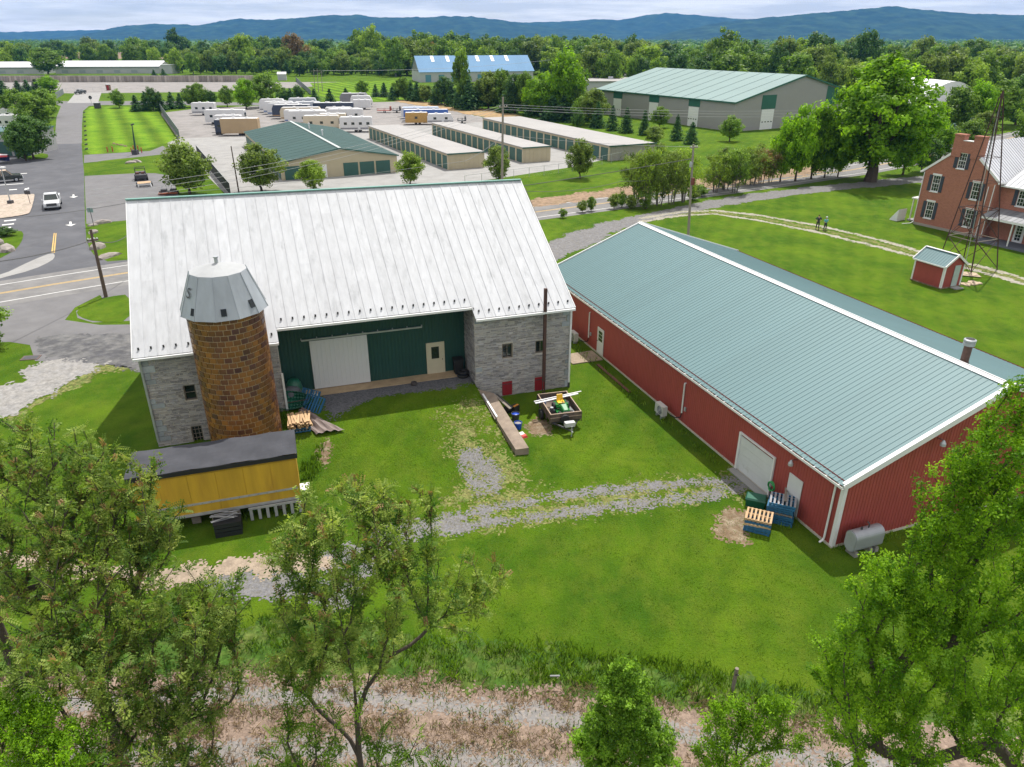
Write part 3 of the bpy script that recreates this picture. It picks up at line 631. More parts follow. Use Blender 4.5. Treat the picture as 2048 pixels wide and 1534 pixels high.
# roof: corners of the front slope
E1 = bl(G(265, 717, 5.75)); E2 = bl(G(1150, 615, 5.75)); T1 = bl(G(253, 400, 12.5)); T2 = bl(G(1040, 360, 12.3))
def rp(u, v): # u along 0..1, v up 0..1
    return (E1.lerp(E2, u)).lerp(T1.lerp(T2, u), v)
nrm = (E2 - E1).cross(T1 - E1).normalized()
def roof_uv(x, y):
    o = bl((0, 0, CAM_H)); d = binv.to_3x3() @ Vector(ray(x, y)); best = None
    t = (E1 - o).dot(nrm) / d.dot(nrm); q = o + d * t
    u, v = 0.5, 0.1
    for _ in range(20):
        e = rp(u, v); du = (rp(u + 1e-3, v) - e) * 1e3; dv = (rp(u, v + 1e-3) - e) * 1e3; w_ = q - e; u += w_.dot(du) / du.length_squared; v += (w_.dot(dv) / dv.length_squared) * 0.8
    return u, v
ua, va = roof_uv(553, 657); ub, vb = roof_uv(943, 612)
NP = 39
edges = [0]; 
npan = 40
edges = [i / npan for i in range(npan + 1)]
# make the notch sides fall on seams
ia = min(range(npan + 1), key=lambda i: abs(edges[i] - ua)); ib = min(range(npan + 1), key=lambda i: abs(edges[i] - ub))
edges = [ua * i / ia for i in range(ia)] + [ua + (ub - ua) * i / (ib - ia) for i in range(ib - ia)] + [ub + (1 - ub) * i / (npan - ib) for i in range(npan - ib + 1)]
vn = (va + vb) / 2
for i in range(npan):
    u0, u1 = edges[i], edges[i + 1]; v0 = vn if ia <= i < ib else 0.0
    b = MB(); cuts = [v0] + sorted(rnd.uniform(v0 + 0.1, 0.95) for _ in range(rnd.choice([0, 0, 1, 1, 2]))) + [1.0]
    for k in range(len(cuts) - 1):
        t = rnd.uniform(-1, 1); lift = nrm * (0.0015 * (len(cuts) - k)); a0, a1 = cuts[k], cuts[k + 1]
        b.face([rp(u0, a0) + lift, rp(u1, a0) + lift, rp(u1, a1) + lift * 0.2, rp(u0, a1) + lift * 0.2], t)
    e = (u1 - u0) * 0.035; s0 = rp(u0, v0); 
    up = nrm * 0.03
    b.hexa([rp(u0 - e, v0), rp(u0 + e, v0), rp(u0 + e, 1), rp(u0 - e, 1)], [rp(u0 - e, v0) + up, rp(u0 + e, v0) + up, rp(u0 + e, 1) + up, rp(u0 - e, 1) + up], 0)
    # underside so that the eave has thickness
    dn = nrm * -0.12
    b.face([rp(u0, 1) + dn, rp(u1, 1) + dn, rp(u1, v0) + dn, rp(u0, v0) + dn], 0); b.face([rp(u0, v0) + dn, rp(u1, v0) + dn, rp(u1, v0), rp(u0, v0)], 0)
    b.obj('roof_panel', M_tin, barn)
b = MB(); e1b = Vector((2 * T1.x - E1.x, 2 * T1.y - E1.y, 5.5)); e2b = Vector((2 * T2.x - E2.x, 2 * T2.y - E2.y, 5.5)); b.face([T1, T2, e2b, e1b][::-1]); b.obj('rear_roof', M_tin, barn)
for u, v0_ in ((0, 0), (1, 0)):
    b = MB(); s = -0.004 if u == 0 else 0.004; dd = (E2 - E1).normalized() * (-0.05 if u == 0 else 0.05)
    b.hexa([rp(u, 0) + nrm * -0.2, rp(u, 0) + nrm * -0.2 + dd, rp(u, 1) + nrm * -0.2 + dd, rp(u, 1) + nrm * -0.2], [rp(u, 0) + nrm * .03, rp(u, 0) + nrm * .03 + dd, rp(u, 1) + nrm * .03 + dd, rp(u, 1) + nrm * .03]); b.obj('barge_board', M_white, barn)
b = MB(); b.bar(T1 + Vector((-.05, 0, .04)), T2 + Vector((.05, 0, .04)), 0.26, 0.06); b.obj('ridge_cap', mat('teal_ridge_cap', (0.16, 0.33, 0.28), 0.5), barn)
def gutter_barn(u0, u1, v):
    a = rp(u0, v); c = rp(u1, v); o = Vector((0, -0.07, -0.12))
    b = MB(); b.bar(a + o + Vector((0, 0, 0.02)), c + o + Vector((0, 0, 0.02)), 0.13, 0.13); return b.obj('gutter', M_white, barn)
gutter_barn(0, ua, 0); gutter_barn(ua, ub, vn); gutter_barn(ub, 1, 0)
for i in range(npan):
    v0 = vn if ia <= i < ib else 0.0; p = rp((edges[i] + edges[i + 1]) / 2, v0 + 0.045)
    b = MB(); b.hexa([p + Vector((-.05, -.05, 0)), p + Vector((.05, -.05, 0)), p + Vector((.04, .06, 0.03)), p + Vector((-.04, .06, 0.03))], [p + Vector((-.05, -.05, .15)), p + Vector((.05, -.05, .15)), p + Vector((.02, .06, 0.06)), p + Vector((-.02, .06, 0.06))]); b.obj('snow_guard', M_dkmetal, barn)
for x in (0.05, LEN - 0.12):
    b = MB(); b.box(x - 0.05, -0.14, 0.35, x + 0.06, -0.03, 5.55); b.obj('downspout', M_white if x > 5 else M_steel, barn)
b = MB(); b.box(LEN - 0.17, -0.16, -0.02, LEN - 0.05, -0.02, 0.34); b.obj('drain_boot', M_dkmetal, barn)
b = MB(); b.box(REC0 + 0.1, -0.12, 1.2, REC0 - 0.02, -0.02, 3.6); b.obj('downspout', M_white, barn)

# ------------------------------------------------------------------ tile silo
SX, SY, SR = -14.75, 35.45, 1.86
silo = thing('silo', 'round silo of glazed brown tiles with a grey metal dome standing before the stone barn', 'silo', (SX, SY, 0), 90)
M_tile = mat('glazed_brown_tile', (0.225, 0.098, 0.024), 0.4, 0.28, 1.6, tint=0.12, rand=0.2, col2=(0.075, 0.032, 0.030), spec=0.4, randmix=True, coat=0.15)
M_smort = mat('silo_mortar', (0.50, 0.39, 0.24), 0.9, 0.15, 4)
b = MB(); b.lathe([(SR - 0.02, -0.3), (SR - 0.02, 8.75)], 48); b.obj('mortar_core', M_smort, silo)
NT, NRW, TH = 31, 30, 0.295
def tile_mb(b, ang, z, t=0):
    da = 2 * math.pi / NT; g = 0.023; a0 = ang + g / SR; a1 = ang + da - g / SR; z0, z1 = z + g, z + TH - g; am = (a0 + a1) / 2
    ro = SR + 0.022; ri = SR - 0.02
    fr = [(ro * math.cos(a), ro * math.sin(a)) for a in (a0, am, a1)]; bk = [(ri * math.cos(a), ri * math.sin(a)) for a in (a0, am, a1)]
    for i in range(2):
        b.face([(*fr[i], z0), (*fr[i + 1], z0), (*fr[i + 1], z1), (*fr[i], z1)], t)
        b.face([(*fr[i + 1], z0), (*fr[i], z0), (*bk[i], z0), (*bk[i + 1], z0)], t); b.face([(*fr[i], z1), (*fr[i + 1], z1), (*bk[i + 1], z1), (*bk[i], z1)], t)
    b.face([(*bk[0], z0), (*fr[0], z0), (*fr[0], z1), (*bk[0], z1)], t); b.face([(*fr[2], z0), (*bk[2], z0), (*bk[2], z1), (*fr[2], z1)], t)
tb = MB(); tile_mb(tb, 0, 0); tme = tb.mesh('tile', M_tile)
cand = []
face_dir = math.atan2(-SY, -SX)
for r in range(NRW):
    for k in range(NT):
        a = 2 * math.pi * (k + 0.5 * (r % 2)) / NT; d = (a + math.pi / NT - face_dir + math.pi) % (2 * math.pi) - math.pi
        cand.append((math.cos(d) + 0.35 * r / NRW if r > 4 else math.cos(d) - 1.0, r, a))
cand.sort(reverse=True)
for s_, r, a in cand[:300]: link('tile', tme, silo, (0, 0, r * TH - 0.1), (0, 0, a))
b = MB()
for s_, r, a in cand[300:]: tile_mb(b, a, r * TH - 0.1, rnd.uniform(-1, 1))
tag(b.obj('rest_of_tiles', M_tile, silo), kind='stuff')
ND = 12; R1, Z1, R2, Z2, R3 = 2.16, 8.72, 1.38, 10.75, 0.06
M_cap = mat('bright_sheet_steel', (0.36, 0.37, 0.375), 0.65, 0.1, 1.1, spec=.2)
M_dome = mat('dull_sheet_steel', (0.36, 0.39, 0.42), 0.45, 0.22, 1.1, metal=0.25, rand=0.06, tint=0.05, stretch=(1, 1, 0.25))
for k in range(ND):
    a0 = 2 * math.pi * (k + 0.3) / ND; a1 = 2 * math.pi * (k + 1.3) / ND
    P = lambda r, a, z: (r * math.cos(a), r * math.sin(a), z)
    b = MB(); b.face([P(R1, a0, Z1), P(R1, a1, Z1), P(R2, a1, Z2), P(R2, a0, Z2)]); b.face([P(R1 - .3, a0, Z1 - 0.1), P(R1 - .3, a1, Z1 - 0.1), P(R1, a1, Z1), P(R1, a0, Z1)])
    b.bar(P(R1 + .01, a0, Z1), P(R2 + .01, a0, Z2), 0.03, 0.03, up=(math.cos(a0), math.sin(a0), 0.4)); b.obj('dome_panel', M_dome, silo)
    b = MB(); b.face([P(R2, a0, Z2), P(R2, a1, Z2), P(0.75, a1, Z2 + 0.16), P(0.75, a0, Z2 + 0.16)]); b.face([P(0.75, a0, Z2 + 0.16), P(0.75, a1, Z2 + 0.16), P(R3, a1, Z2 + 0.36), P(R3, a0, Z2 + 0.36)]); b.obj('cap_panel', M_cap, silo)
b = MB(); b.lathe([(0.09, Z2 + 0.3), (0.09, Z2 + 0.6), (0.13, Z2 + 0.61), (0.13, Z2 + 0.67)], 10); b.obj('vent_pipe', M_steel, silo)
def dome_hole(az_deg, z, w, h):
    a = R_(az_deg); f = (z - Z1) / (Z2 - Z1); r = (R1 + (R2 - R1) * f) * 0.985 + 0.012; t = Vector((-math.sin(a), math.cos(a), 0)); o = Vector((math.cos(a), math.sin(a), 0)); sl_ = Vector((-(R1 - R2) * math.cos(a), -(R1 - R2) * math.sin(a), Z2 - Z1)).normalized()
    c = Vector((r * math.cos(a), r * math.sin(a), z)); n_ = t.cross(sl_).normalized() 
    if n_.dot(o) < 0: n_ = -n_
    b = MB(); P = [c - t * w / 2 - sl_ * h / 2, c + t * w / 2 - sl_ * h / 2, c + t * w / 2 + sl_ * h / 2, c - t * w / 2 + sl_ * h / 2]; b.hexa([p - n_ * 0.02 for p in P], [p + n_ * 0.015 for p in P]); b.obj('vent_opening', mat('dark_opening', (0.02, 0.025, 0.03), 0.9), silo)
fd = math.degrees(face_dir)
dome_hole(fd - 2, 9.12, 0.26, 0.36); dome_hole(fd + 42, 9.25, 0.26, 0.42); dome_hole(fd - 48, 9.12, 0.22, 0.36)
# painted letter S on the left facet of the dome
cu = bpy.data.curves.new('letter', 'FONT'); cu.body = 'S'; cu.size = 0.75; cu.extrude = 0.004
to = bpy.data.objects.new('painted_letter', cu); C.objects.link(to)
a = R_(fd - 62); f = 0.62; r = (R1 + (R2 - R1) * f) * 0.985 + 0.03; zz = Z1 + (Z2 - Z1) * f
o_ = Vector((math.cos(a), math.sin(a), 0)); t_ = Vector((-math.sin(a), math.cos(a), 0)); s_ = Vector((-(R1 - R2) * math.cos(a), -(R1 - R2) * math.sin(a), Z2 - Z1)).normalized(); n_ = t_.cross(s_).normalized()
mt = Matrix((t_, s_, n_)).transposed().to_4x4(); mt.translation = o_ * r + Vector((0, 0, zz)) - t_ * 0.2 - s_ * 0.3
bpy.context.view_layer.update()
me = bpy.data.meshes.new_from_object(to.evaluated_get(bpy.context.evaluated_depsgraph_get())); bpy.data.objects.remove(to); me.materials.clear(); me.materials.append(M_dkmetal)
lt = link('painted_letter', me, silo); lt.matrix_basis = mt

# ------------------------------------------------------------------ red barn with the green roof
RAZ = 70.0; RX, RY = 14.7, 27.1
rb = thing('red_barn', 'long low red metal barn with a blue-green ribbed roof and white trim', 'barn', (RX, RY, 0), RAZ)
rinv = Matrix.LocRotScale(rb.location, rb.rotation_euler, None).inverted(); RM = rinv.inverted()
GW, GL, EH, PH = 18.8, 34.2, 3.5, 6.87
HW = 8.6
pw = 0.9144
npn = int(round(GL / pw)); pwl = GL / npn
me = rib_panel(pwl, EH, 5, 0.02, 0.05).mesh('wall_sheet', M_red)
for i in range(npn): link('wall_panel', me, rb, (0, GL - i * pwl, 0.12), (0, 0, -math.pi / 2))
for i in range(npn): link('wall_panel', me, rb, (GW, i * pwl, 0.12), (0, 0, math.pi / 2))
slope = (PH - EH) / HW; slopeR = (PH - EH) / (GW - HW)
ngp = 20; gxs = [HW * i / 9 for i in range(9)] + [HW + (GW - HW) * i / 11 for i in range(12)]
for i in range(ngp):
    x0, x1 = gxs[i], gxs[i + 1]; pg = x1 - x0; f = lambda x: EH + (slope * x if x <= HW + .01 else slopeR * (GW - x)) - 0.14
    for yy, rz in ((0, 0), (GL, math.pi)):
        if yy == 0: rib_panel(pg, f(x0), 5, 0.02, 0.05, f(x1)).obj('wall_panel', M_red, rb, (x0, 0, 0.12))
b = MB(); b.face([(0, GL, 0), (GW, GL, 0), (GW, GL, EH), (HW, GL, PH), (0, GL, EH)][::-1]); b.obj('end_wall', M_red, rb)
b = MB(); b.box(-0.03, -0.03, -0.2, GW + 0.03, 0.12, 0.13); b.box(-0.03, 0.12, -0.2, 0.12, GL + 0.03, 0.13); b.obj('base_trim', mat('grimy_white_trim', (0.5, 0.46, 0.38), 0.7, 0.2, 3), rb)
# roof sheets
OV = 0.22; sl_len = math.hypot(HW + OV, (HW + OV) * slope); ang = math.atan(slope)
npr = 38; rl = GL + 0.3; pr = rl / npr
def roof_sheet(w, l):
    b = MB(); pts = [(0, 0)]
    for i in range(3):
        c = w * (i + 0.5) / 3; pts += [(c - 0.035, 0), (c - 0.015, 0.021), (c + 0.015, 0.021), (c + 0.035, 0)]
    pts.append((w, 0))
    for (x0, z0), (x1, z1) in zip(pts, pts[1:]): b.face([(x0, 0, z0), (x1, 0, z1), (x1, l, z1), (x0, l, z0)])
    b.face([(0, 0, -0.03), (0, l, -0.03), (w, l, -0.03), (w, 0, -0.03)]); b.face([(0, 0, -0.03), (w, 0, -0.03), (w, 0, 0), (0, 0, 0)])
    return b
me = roof_sheet(pr, sl_len).mesh('roof_sheet', M_groof); angR = math.atan(slopeR); me2 = roof_sheet(pr, math.hypot(GW - HW + OV, (GW - HW + OV) * slopeR)).mesh('roof_sheet', M_groof)
for i in range(npr):
    o = link('roof_panel', me, rb); o.matrix_basis = Matrix.Translation((-OV, GL + 0.15 - i * pr, EH - OV * slope + 0.06)) @ Matrix.Rotation(-math.pi / 2, 4, 'Z') @ Matrix.Rotation(ang, 4, 'X')
    o = link('roof_panel', me2, rb); o.matrix_basis = Matrix.Translation((GW + OV, -0.15 + i * pr, EH - OV * slopeR + 0.06)) @ Matrix.Rotation(math.pi / 2, 4, 'Z') @ Matrix.Rotation(angR, 4, 'X')
b = MB(); zt = PH + 0.115
for sx in (-1, 1): b.face([(HW, -0.16, zt), (HW + sx * 0.24, -0.16, zt - 0.24 * slope), (HW + sx * 0.24, GL + 0.16, zt - 0.24 * slope), (HW, GL + 0.16, zt)])
b.box(HW - 0.03, -0.16, zt, HW + 0.03, GL + 0.16, zt + 0.03); b.obj('ridge_cap', M_white, rb)
for yy in (-0.17, GL + 0.17):
    for s in (0, 1):
        x0 = -OV if s == 0 else GW + OV; b = MB(); z0 = EH - OV * (slope if s == 0 else slopeR)
        b.bar((x0, yy, z0 + 0.03), (HW, yy, PH + 0.03 + 0.0), 0.09, 0.26); b.obj('rake_trim', M_white, rb)
        if yy < 0: b = MB(); b.bar((x0, yy + 0.06, z0 + 0.19), (HW, yy + 0.06, PH + 0.19), 0.2, 0.03); b.obj('rake_cap', M_white, rb)
b = MB(); gx0 = -OV - 0.13; gz = EH - OV * slope - 0.06
b.box(gx0, -0.18, gz, gx0 + 0.02, GL + 0.18, gz + 0.12); b.box(gx0 + 0.02, -0.18, gz, gx0 + 0.13, GL + 0.18, gz + 0.02)
for i in range(44): b.box(gx0 + 0.02, 0.1 + i * 0.78, gz + 0.1, gx0 + 0.16, 0.13 + i * 0.78, gz + 0.12)
g = b.obj('gutter', M_white, rb)
b = MB()
for i in range(600):
    y = rnd.uniform(0, GL); x = gx0 + rnd.uniform(0.03, 0.12); s = rnd.uniform(0.03, 0.09); q = rnd.uniform(0, 3.1); b.face([(x - s * .5, y - s, gz + 0.08), (x + s * .4, y - s * .3, gz + 0.1), (x + s * .3, y + s, gz + 0.085), (x - s * .4, y + s * .5, gz + 0.1)], rnd.uniform(-1, 1))
tag(b.obj('leaf_litter', mat('leaf_litter', (0.13, 0.11, 0.07), 0.95, 0.2, 5, tint=0.5), g), kind='stuff')
b = MB(); b.box(-0.045, -0.045, 0.1, 0.16, 0.0 - 0.025, EH - 0.06); b.box(-0.045, -0.025, 0.1, -0.025, 0.14, EH - 0.06); b.obj('corner_trim', M_white, rb)
b = MB(); b.tube([(-0.1, 0.42, EH - 0.2), (-0.1, 0.42, 0.35), (-0.14, 0.42, 0.2), (-0.34, 0.42, 0.12)], 0.05, 6); b.obj('downspout', M_white, rb)
def rbpx(x, y, xx=0.0):
    o = rinv @ Vector((0, 0, CAM_H)); d = rinv.to_3x3() @ Vector(ray(x, y)); t = (xx - o.x) / d.x; q = o + d * t; return q.y, q.z
# garage door with frame
ga, gb_ = 4.5, 7.15
b = MB(); ns = 4
for i in range(ns): b.box(-0.055, ga, 0.14 + i * 0.5, -0.035, gb_, 0.14 + (i + 1) * 0.5 - 0.008)
gd = b.obj('garage_door', mat('overhead_door_white', (0.60, 0.62, 0.62), 0.5, 0.06, 1.5, col2=(0.33, 0.34, 0.27), c2pos=(0.6, 0.75)), rb)
b = MB(); b.box(-0.12, ga - 0.1, 0.1, -0.02, ga - 0.002, 2.25); b.box(-0.12, gb_ + 0.002, 0.1, -0.02, gb_ + 0.14, 2.25); b.box(-0.12, ga - 0.1, 2.252, -0.02, gb_ + 0.14, 2.33); b.obj('frame', M_white, gd)
b = MB(); b.box(-0.5, ga - 0.15, -0.1, -0.04, gb_ + 0.2, 0.06); b.obj('door_sill', M_conc, rb)
b = MB(); b.box(-0.07, 2.36, 0.14, -0.03, 3.3, 2.14); dd_ = b.obj('side_door', M_whited, rb)
b = MB(); b.lathe([(0.03, 0), (0.035, 0.04), (0.02, 0.06)], 8, (-0.11, 3.2, 1.1)); b.obj('handle', M_dkmetal, dd_)
b = MB(); b.box(-0.07, 23.42, 0.14, -0.03, 24.42, 2.14); dd_ = b.obj('entry_door', M_whited, rb)
b = MB()
for i in range(3):
    for j in range(3): b.box(-0.082, 23.62 + i * 0.2, 1.15 + j * 0.27, -0.071, 23.62 + i * 0.2 + 0.17, 1.15 + j * 0.27 + 0.23)
b.obj('panes', M_glass, dd_)
b = MB(); b.lathe([(0.03, 0), (0.035, 0.04), (0.02, 0.06)], 8, (-0.11, 24.33, 1.05)); b.obj('handle', M_dkmetal, dd_)
def barn_lamp(loc, out_dir):
    l = MB(); o = Vector(loc); d = Vector(out_dir)
    l.tube([o, o + d * 0.25 + Vector((0, 0, 0.05)), o + d * 0.35 + Vector((0, 0, -0.02))], 0.02, 6); a = l.obj('wall_lamp', M_dkmetal, rb)
    s = MB(); c = o + d * 0.36; s.lathe([(0.13, -0.22), (0.12, -0.1), (0.05, 0.02), (0.03, 0.06)], 12, tuple(c)); s.obj('lamp_shade', M_steel, a)
barn_lamp((-0.02, 3.02, 3.0), (-1, 0, 0)); 
def gpx(x, y):
    o = rinv @ Vector((0, 0, CAM_H)); d = rinv.to_3x3() @ Vector(ray(x, y)); t = (-o.y) / d.y; q = o + d * t; return q.x, q.z
lx, lz = gpx(1400 + 1940 / 4.096, 820 + 225 / 4.096); barn_lamp((lx, -0.02, lz), (0, -1, 0))
for y0, zt_ in ((25.82, 2.75), (12.76, 2.72)):
    b = MB(); b.tube([(0.0, y0, zt_), (-0.08, y0, zt_), (-0.09, y0, zt_ - 0.1), (-0.09, y0, 0.75)], 0.05, 8); l = b.obj('line_cover', M_white, rb)
    b = MB(); b.tube([(-0.09, y0, 0.76), (-0.12, y0 + 0.03, 0.45), (-0.3, y0 + 0.3, 0.3), (-0.45, y0 + 0.6, 0.35)], 0.035, 6); b.obj('coolant_line', M_black, l)
    b = MB(); b.box(-0.1, y0 - 0.35, 1.0, -0.03, y0 - 0.2, 1.25); b.obj('disconnect_box', M_steel, rb)
# stove flue behind the ridge
o = rinv @ Vector((0, 0, CAM_H)); d = rinv.to_3x3() @ Vector(ray(1928, 722)); t = ((PH + 0.1) - o.z) / d.z; q = o + d * t
fx, fy = HW + 0.6, q.y + 0.25
b = MB(); zr = PH - 0.55 * slopeR; b.lathe([(0.19, zr - 0.15), (0.19, zr + 0.95)], 14, (fx, fy, 0)); fl = b.obj('flue_pipe', mat('rusty_flue', (0.11, 0.06, 0.045), 0.7, 0.3, 5), rb)
b = MB(); b.lathe([(0.19, zr + 0.95), (0.27, zr + 0.97), (0.27, zr + 1.12), (0.24, zr + 1.13), (0.24, zr + 1.17), (0.28, zr + 1.18), (0.28, zr + 1.26), (0.22, zr + 1.3)], 14, (fx, fy, 0)); b.obj('flue_cap', M_steel, fl)
b = MB(); b.lathe([(0.21, zr + 1.301), (0.1, zr + 1.32)], 14, (fx, fy, 0)); b.obj('flue_opening', M_black, fl)  # flat black disc closing the top of the flue cap
b = MB(); b.lathe([(0.3, zr - 0.2), (0.22, zr + 0.1), (0.2, zr + 0.12)], 14, (fx, fy, 0)); b.obj('flashing', M_dkmetal, fl)

# outdoor units of the air conditioners
def ac_unit(y, label):
    p = RM @ Vector((-0.75, y, 0)); t = thing('air_conditioner', label, 'air conditioner', p, RAZ - 90, 'outdoor heat pump units')
    b = MB(); b.box(-0.45, -0.17, 0.22, 0.45, 0.17, 0.85); b.obj('casing', mat('unit_casing', (0.5, 0.5, 0.47), 0.5, 0.05, 3), t)
    for x in (-0.3, 0.22): b = MB(); b.box(x, -0.16, 0, x + 0.08, 0.16, 0.22); b.obj('foot', M_steel, t)
    return t
for y, lab in ((27.0, 'pale heat pump box near the door end of the red barn'), (14.0, 'pale heat pump box halfway along the red barn wall')):
    t = ac_unit(y, lab)
    # the fan side faces away from the wall
    b = MB(); q = []
    for k in range(5): r = 0.05 + k * 0.055; b.tube([(-0.1 + r * math.cos(i * math.pi / 6), 0.182, 0.53 + r * math.sin(i * math.pi / 6)) for i in range(13)], 0.008, 4, cap=False)
    for k in range(8): an = k * math.pi / 4; b.tube([(-0.1, 0.185, 0.53), (-0.1 + 0.27 * math.cos(an), 0.185, 0.53 + 0.27 * math.sin(an))], 0.006, 4)
    b.obj('fan_grille', M_steel, t)
    b = MB(); b.tube([(-0.1, 0.171, 0.53), (-0.1, 0.176, 0.53)], 0.27, 20); b.obj('fan_opening', M_dkmetal, t)
    t.rotation_euler = (0, 0, az2rot(RAZ - 90) )
# concrete pad by the far door
pad = [RM @ Vector((x, y, 0)) for x, y in ((-2.6, 24.9), (-2.6, 23.1), (-0.2, 23.1), (-0.2, 24.9))]
b = MB(); b.hexa([(p.x, p.y, -0.1) for p in pad][::1], [(p.x, p.y, 0.07) for p in pad]); tag(fixn(b.obj('concrete_pad', M_sand)), kind='structure')
# old plank lying by the wall
t = thing('plank', 'weathered red brown plank lying along the foot of the red barn wall', 'plank', RM @ Vector((-0.95, 20.2, 0.03)), RAZ)
b = MB(); b.box(-0.1, -2.6, 0, 0.1, 2.2, 0.06); b.obj('board', mat('red_brown_plank', (0.14, 0.06, 0.04), 0.85, 0.25, 4), t)

# oil tank on blocks
tp = RM @ Vector((1.12, -0.66, 0)); t = thing('oil_tank', 'silver oil tank on blocks against the gable end of the red barn', 'tank', tp, RAZ)
b = MB(); b.prism([(0.33 * math.cos(i * math.pi / 12) * (1.0), 0.78 + (0.2 if math.sin(i * math.pi / 12) > 0 else -0.2) + 0.33 * math.sin(i * math.pi / 12)) for i in range(24)], -0.8, 0.8)
o = b.obj('tank_body', mat('tank_silver', (0.33, 0.34, 0.36), 0.45, 0.12, 2, metal=0.3), t); o.rotation_euler = (0, 0, math.pi / 2); fixn(o)
b = MB()
for x in (-0.8, 0.8): b.prism([(0.29 * math.cos(i * math.pi / 12), 0.78 + (0.2 if math.sin(i * math.pi / 12) > 0 else -0.2) + 0.29 * math.sin(i * math.pi / 12)) for i in range(24)], x * 1.0 - 0.03, x * 1.0 + 0.03)
o = b.obj('tank_end', M_steel, t); o.rotation_euler = (0, 0, math.pi / 2)
b = MB(); b.tube([(-0.3, 0, 1.28), (-0.3, 0, 1.42)], 0.05, 8); b.tube([(0.1, 0, 1.28), (0.1, 0, 1.5), (0.1, 0.12, 1.54)], 0.03, 8); b.obj('fill_pipe', M_dkmetal, t)
for x in (-0.55, 0.3, 0.62):
    b = MB(); b.box(x - 0.1, -0.28, 0, x + 0.1, 0.28, 0.2); b.box(x - 0.09, -0.26, 0.205, x + 0.09, 0.26, 0.26); b.obj('block', mat('cement_block', (0.25, 0.24, 0.21), 0.95, 0.2, 5), t)
# ------------------------------------------------------------------ pallets beside the red barn
M_blue = mat('blue_pallet_paint', (0.022, 0.12, 0.235), 0.75, 0.25, 3, 0.1, 20, tint=0.2, rand=0.12)
M_pine = mat('pale_pine', (0.50, 0.33, 0.18), 0.8, 0.2, 4, 0.1, 20, tint=0.15, rand=0.15, stretch=(1, 4, 4))
M_greyw = mat('grey_weathered_board', (0.27, 0.27, 0.28), 0.85, 0.2, 4, tint=0.15, rand=0.15)
def pallet(label, loc, az, mb_, md, group=None, rot=None):
    t = thing('pallet', label, 'pallet', loc, az, group, rot)
    me = MB().box(-0.045, -0.5, 0, 0.045, 0.5, 0.018).mesh('deck_board', md)
    for i in range(7): link('deck_board', me, t, (-0.555 + i * 0.185, 0, 0.108))
    me = MB().box(-0.6, -0.02, 0, 0.6, 0.02, 0.085).mesh('stringer', mb_)
    for y in (-0.48, 0, 0.48): link('stringer', me, t, (0, y, 0.021))
    me = MB().box(-0.05, -0.5, 0, 0.05, 0.5, 0.018).mesh('bottom_board', mb_)
    for x in (-0.55, 0, 0.55): link('bottom_board', me, t, (x, 0, 0))
    return t
pl = RM @ Vector((-2.55, 2.35, 0)); PAZ = 113
names = ['bottom blue pallet of the low stack nearest the grass', 'second blue pallet from the ground in the low stack', 'third pallet up, blue, in the low stack', 'bare wood pallet under the two top ones of the low stack', 'blue pallet just below the pale top pallet', 'pale new wood pallet on top of the low stack']
pcl = G(1510, 1062, 0)
for i, nm in enumerate(names):
    pallet(nm, (11.75 + rnd.uniform(-.04, .04), 28.6 + rnd.uniform(-.04, .04), i * 0.128), PAZ + rnd.uniform(-3, 3), M_blue if i not in (3, 5) else M_pine, M_blue if i not in (3, 5) else M_pine, 'pallets of the low stack')
od = ['bottom', 'second', 'third', 'fourth', 'fifth', 'sixth', 'seventh', 'eighth', 'ninth']
for i in range(9):
    nm = 'faded blue and grey pallet topping the tall stack by the side door' if i == 8 else ('blue pallet at the foot of the tall stack by the side door' if i == 0 else '%s blue pallet from the ground in the tall stack by the red wall' % od[i])
    pallet(nm, (13.05 + rnd.uniform(-.04, .04), 29.35 + rnd.uniform(-.04, .04), i * 0.128), PAZ + rnd.uniform(-3, 3), M_blue if i != 4 else M_oldwood, M_blue if i < 8 else M_greyw, 'pallets of the tall stack')
t = thing('plank', 'loose grey board lying across the top of the tall pallet stack', 'plank', (13.35, 29.8, 9 * 0.128 + 0.0), 20)
MB().box(-0.7, -0.06, 0, 0.7, 0.06, 0.03).obj('board', M_oldwood, t)
t = thing('storage_box', 'dark green plastic box on the grass behind the pallet stacks', 'box', (12.25, 30.55, 0), PAZ)
b = MB(); b.hexa([(-.42, -.3, 0), (.42, -.3, 0), (.42, .3, 0), (-.42, .3, 0)], [(-.48, -.34, .42), (.48, -.34, .42), (.48, .34, .42), (-.48, .34, .42)]); M_gpl = mat('dark_green_plastic', (0.01, 0.10, 0.06), 0.4, 0.1, 3); b.obj('tub', M_gpl, t)
b = MB(); b.hexa([(-.5, -.36, .42), (.5, -.36, .42), (.5, .36, .42), (-.5, .36, .42)], [(-.44, -.3, .5), (.44, -.3, .5), (.44, .3, .5), (-.44, .3, .5)]); b.obj('lid', M_gpl, t)
t = thing('garden_hose', 'bright green hose coiled beside the white side door', 'hose', RM @ Vector((-0.35, 4.05, 0.9)), RAZ)
b = MB()
for k in range(5): b.tube([(0.05 * math.sin(i + k), 0.22 * math.cos(i * math.pi / 7) , 0.22 * math.sin(i * math.pi / 7) + k * 0.02) for i in range(15)], 0.02, 5, cap=False)
b.obj('coil', mat('bright_green_hose', (0.03, 0.3, 0.08), 0.5), t)
b = MB(); b.tube([(0, 0, -0.88), (0, 0, 0.0)], 0.03, 6); b.obj('stand', M_dkmetal, t)

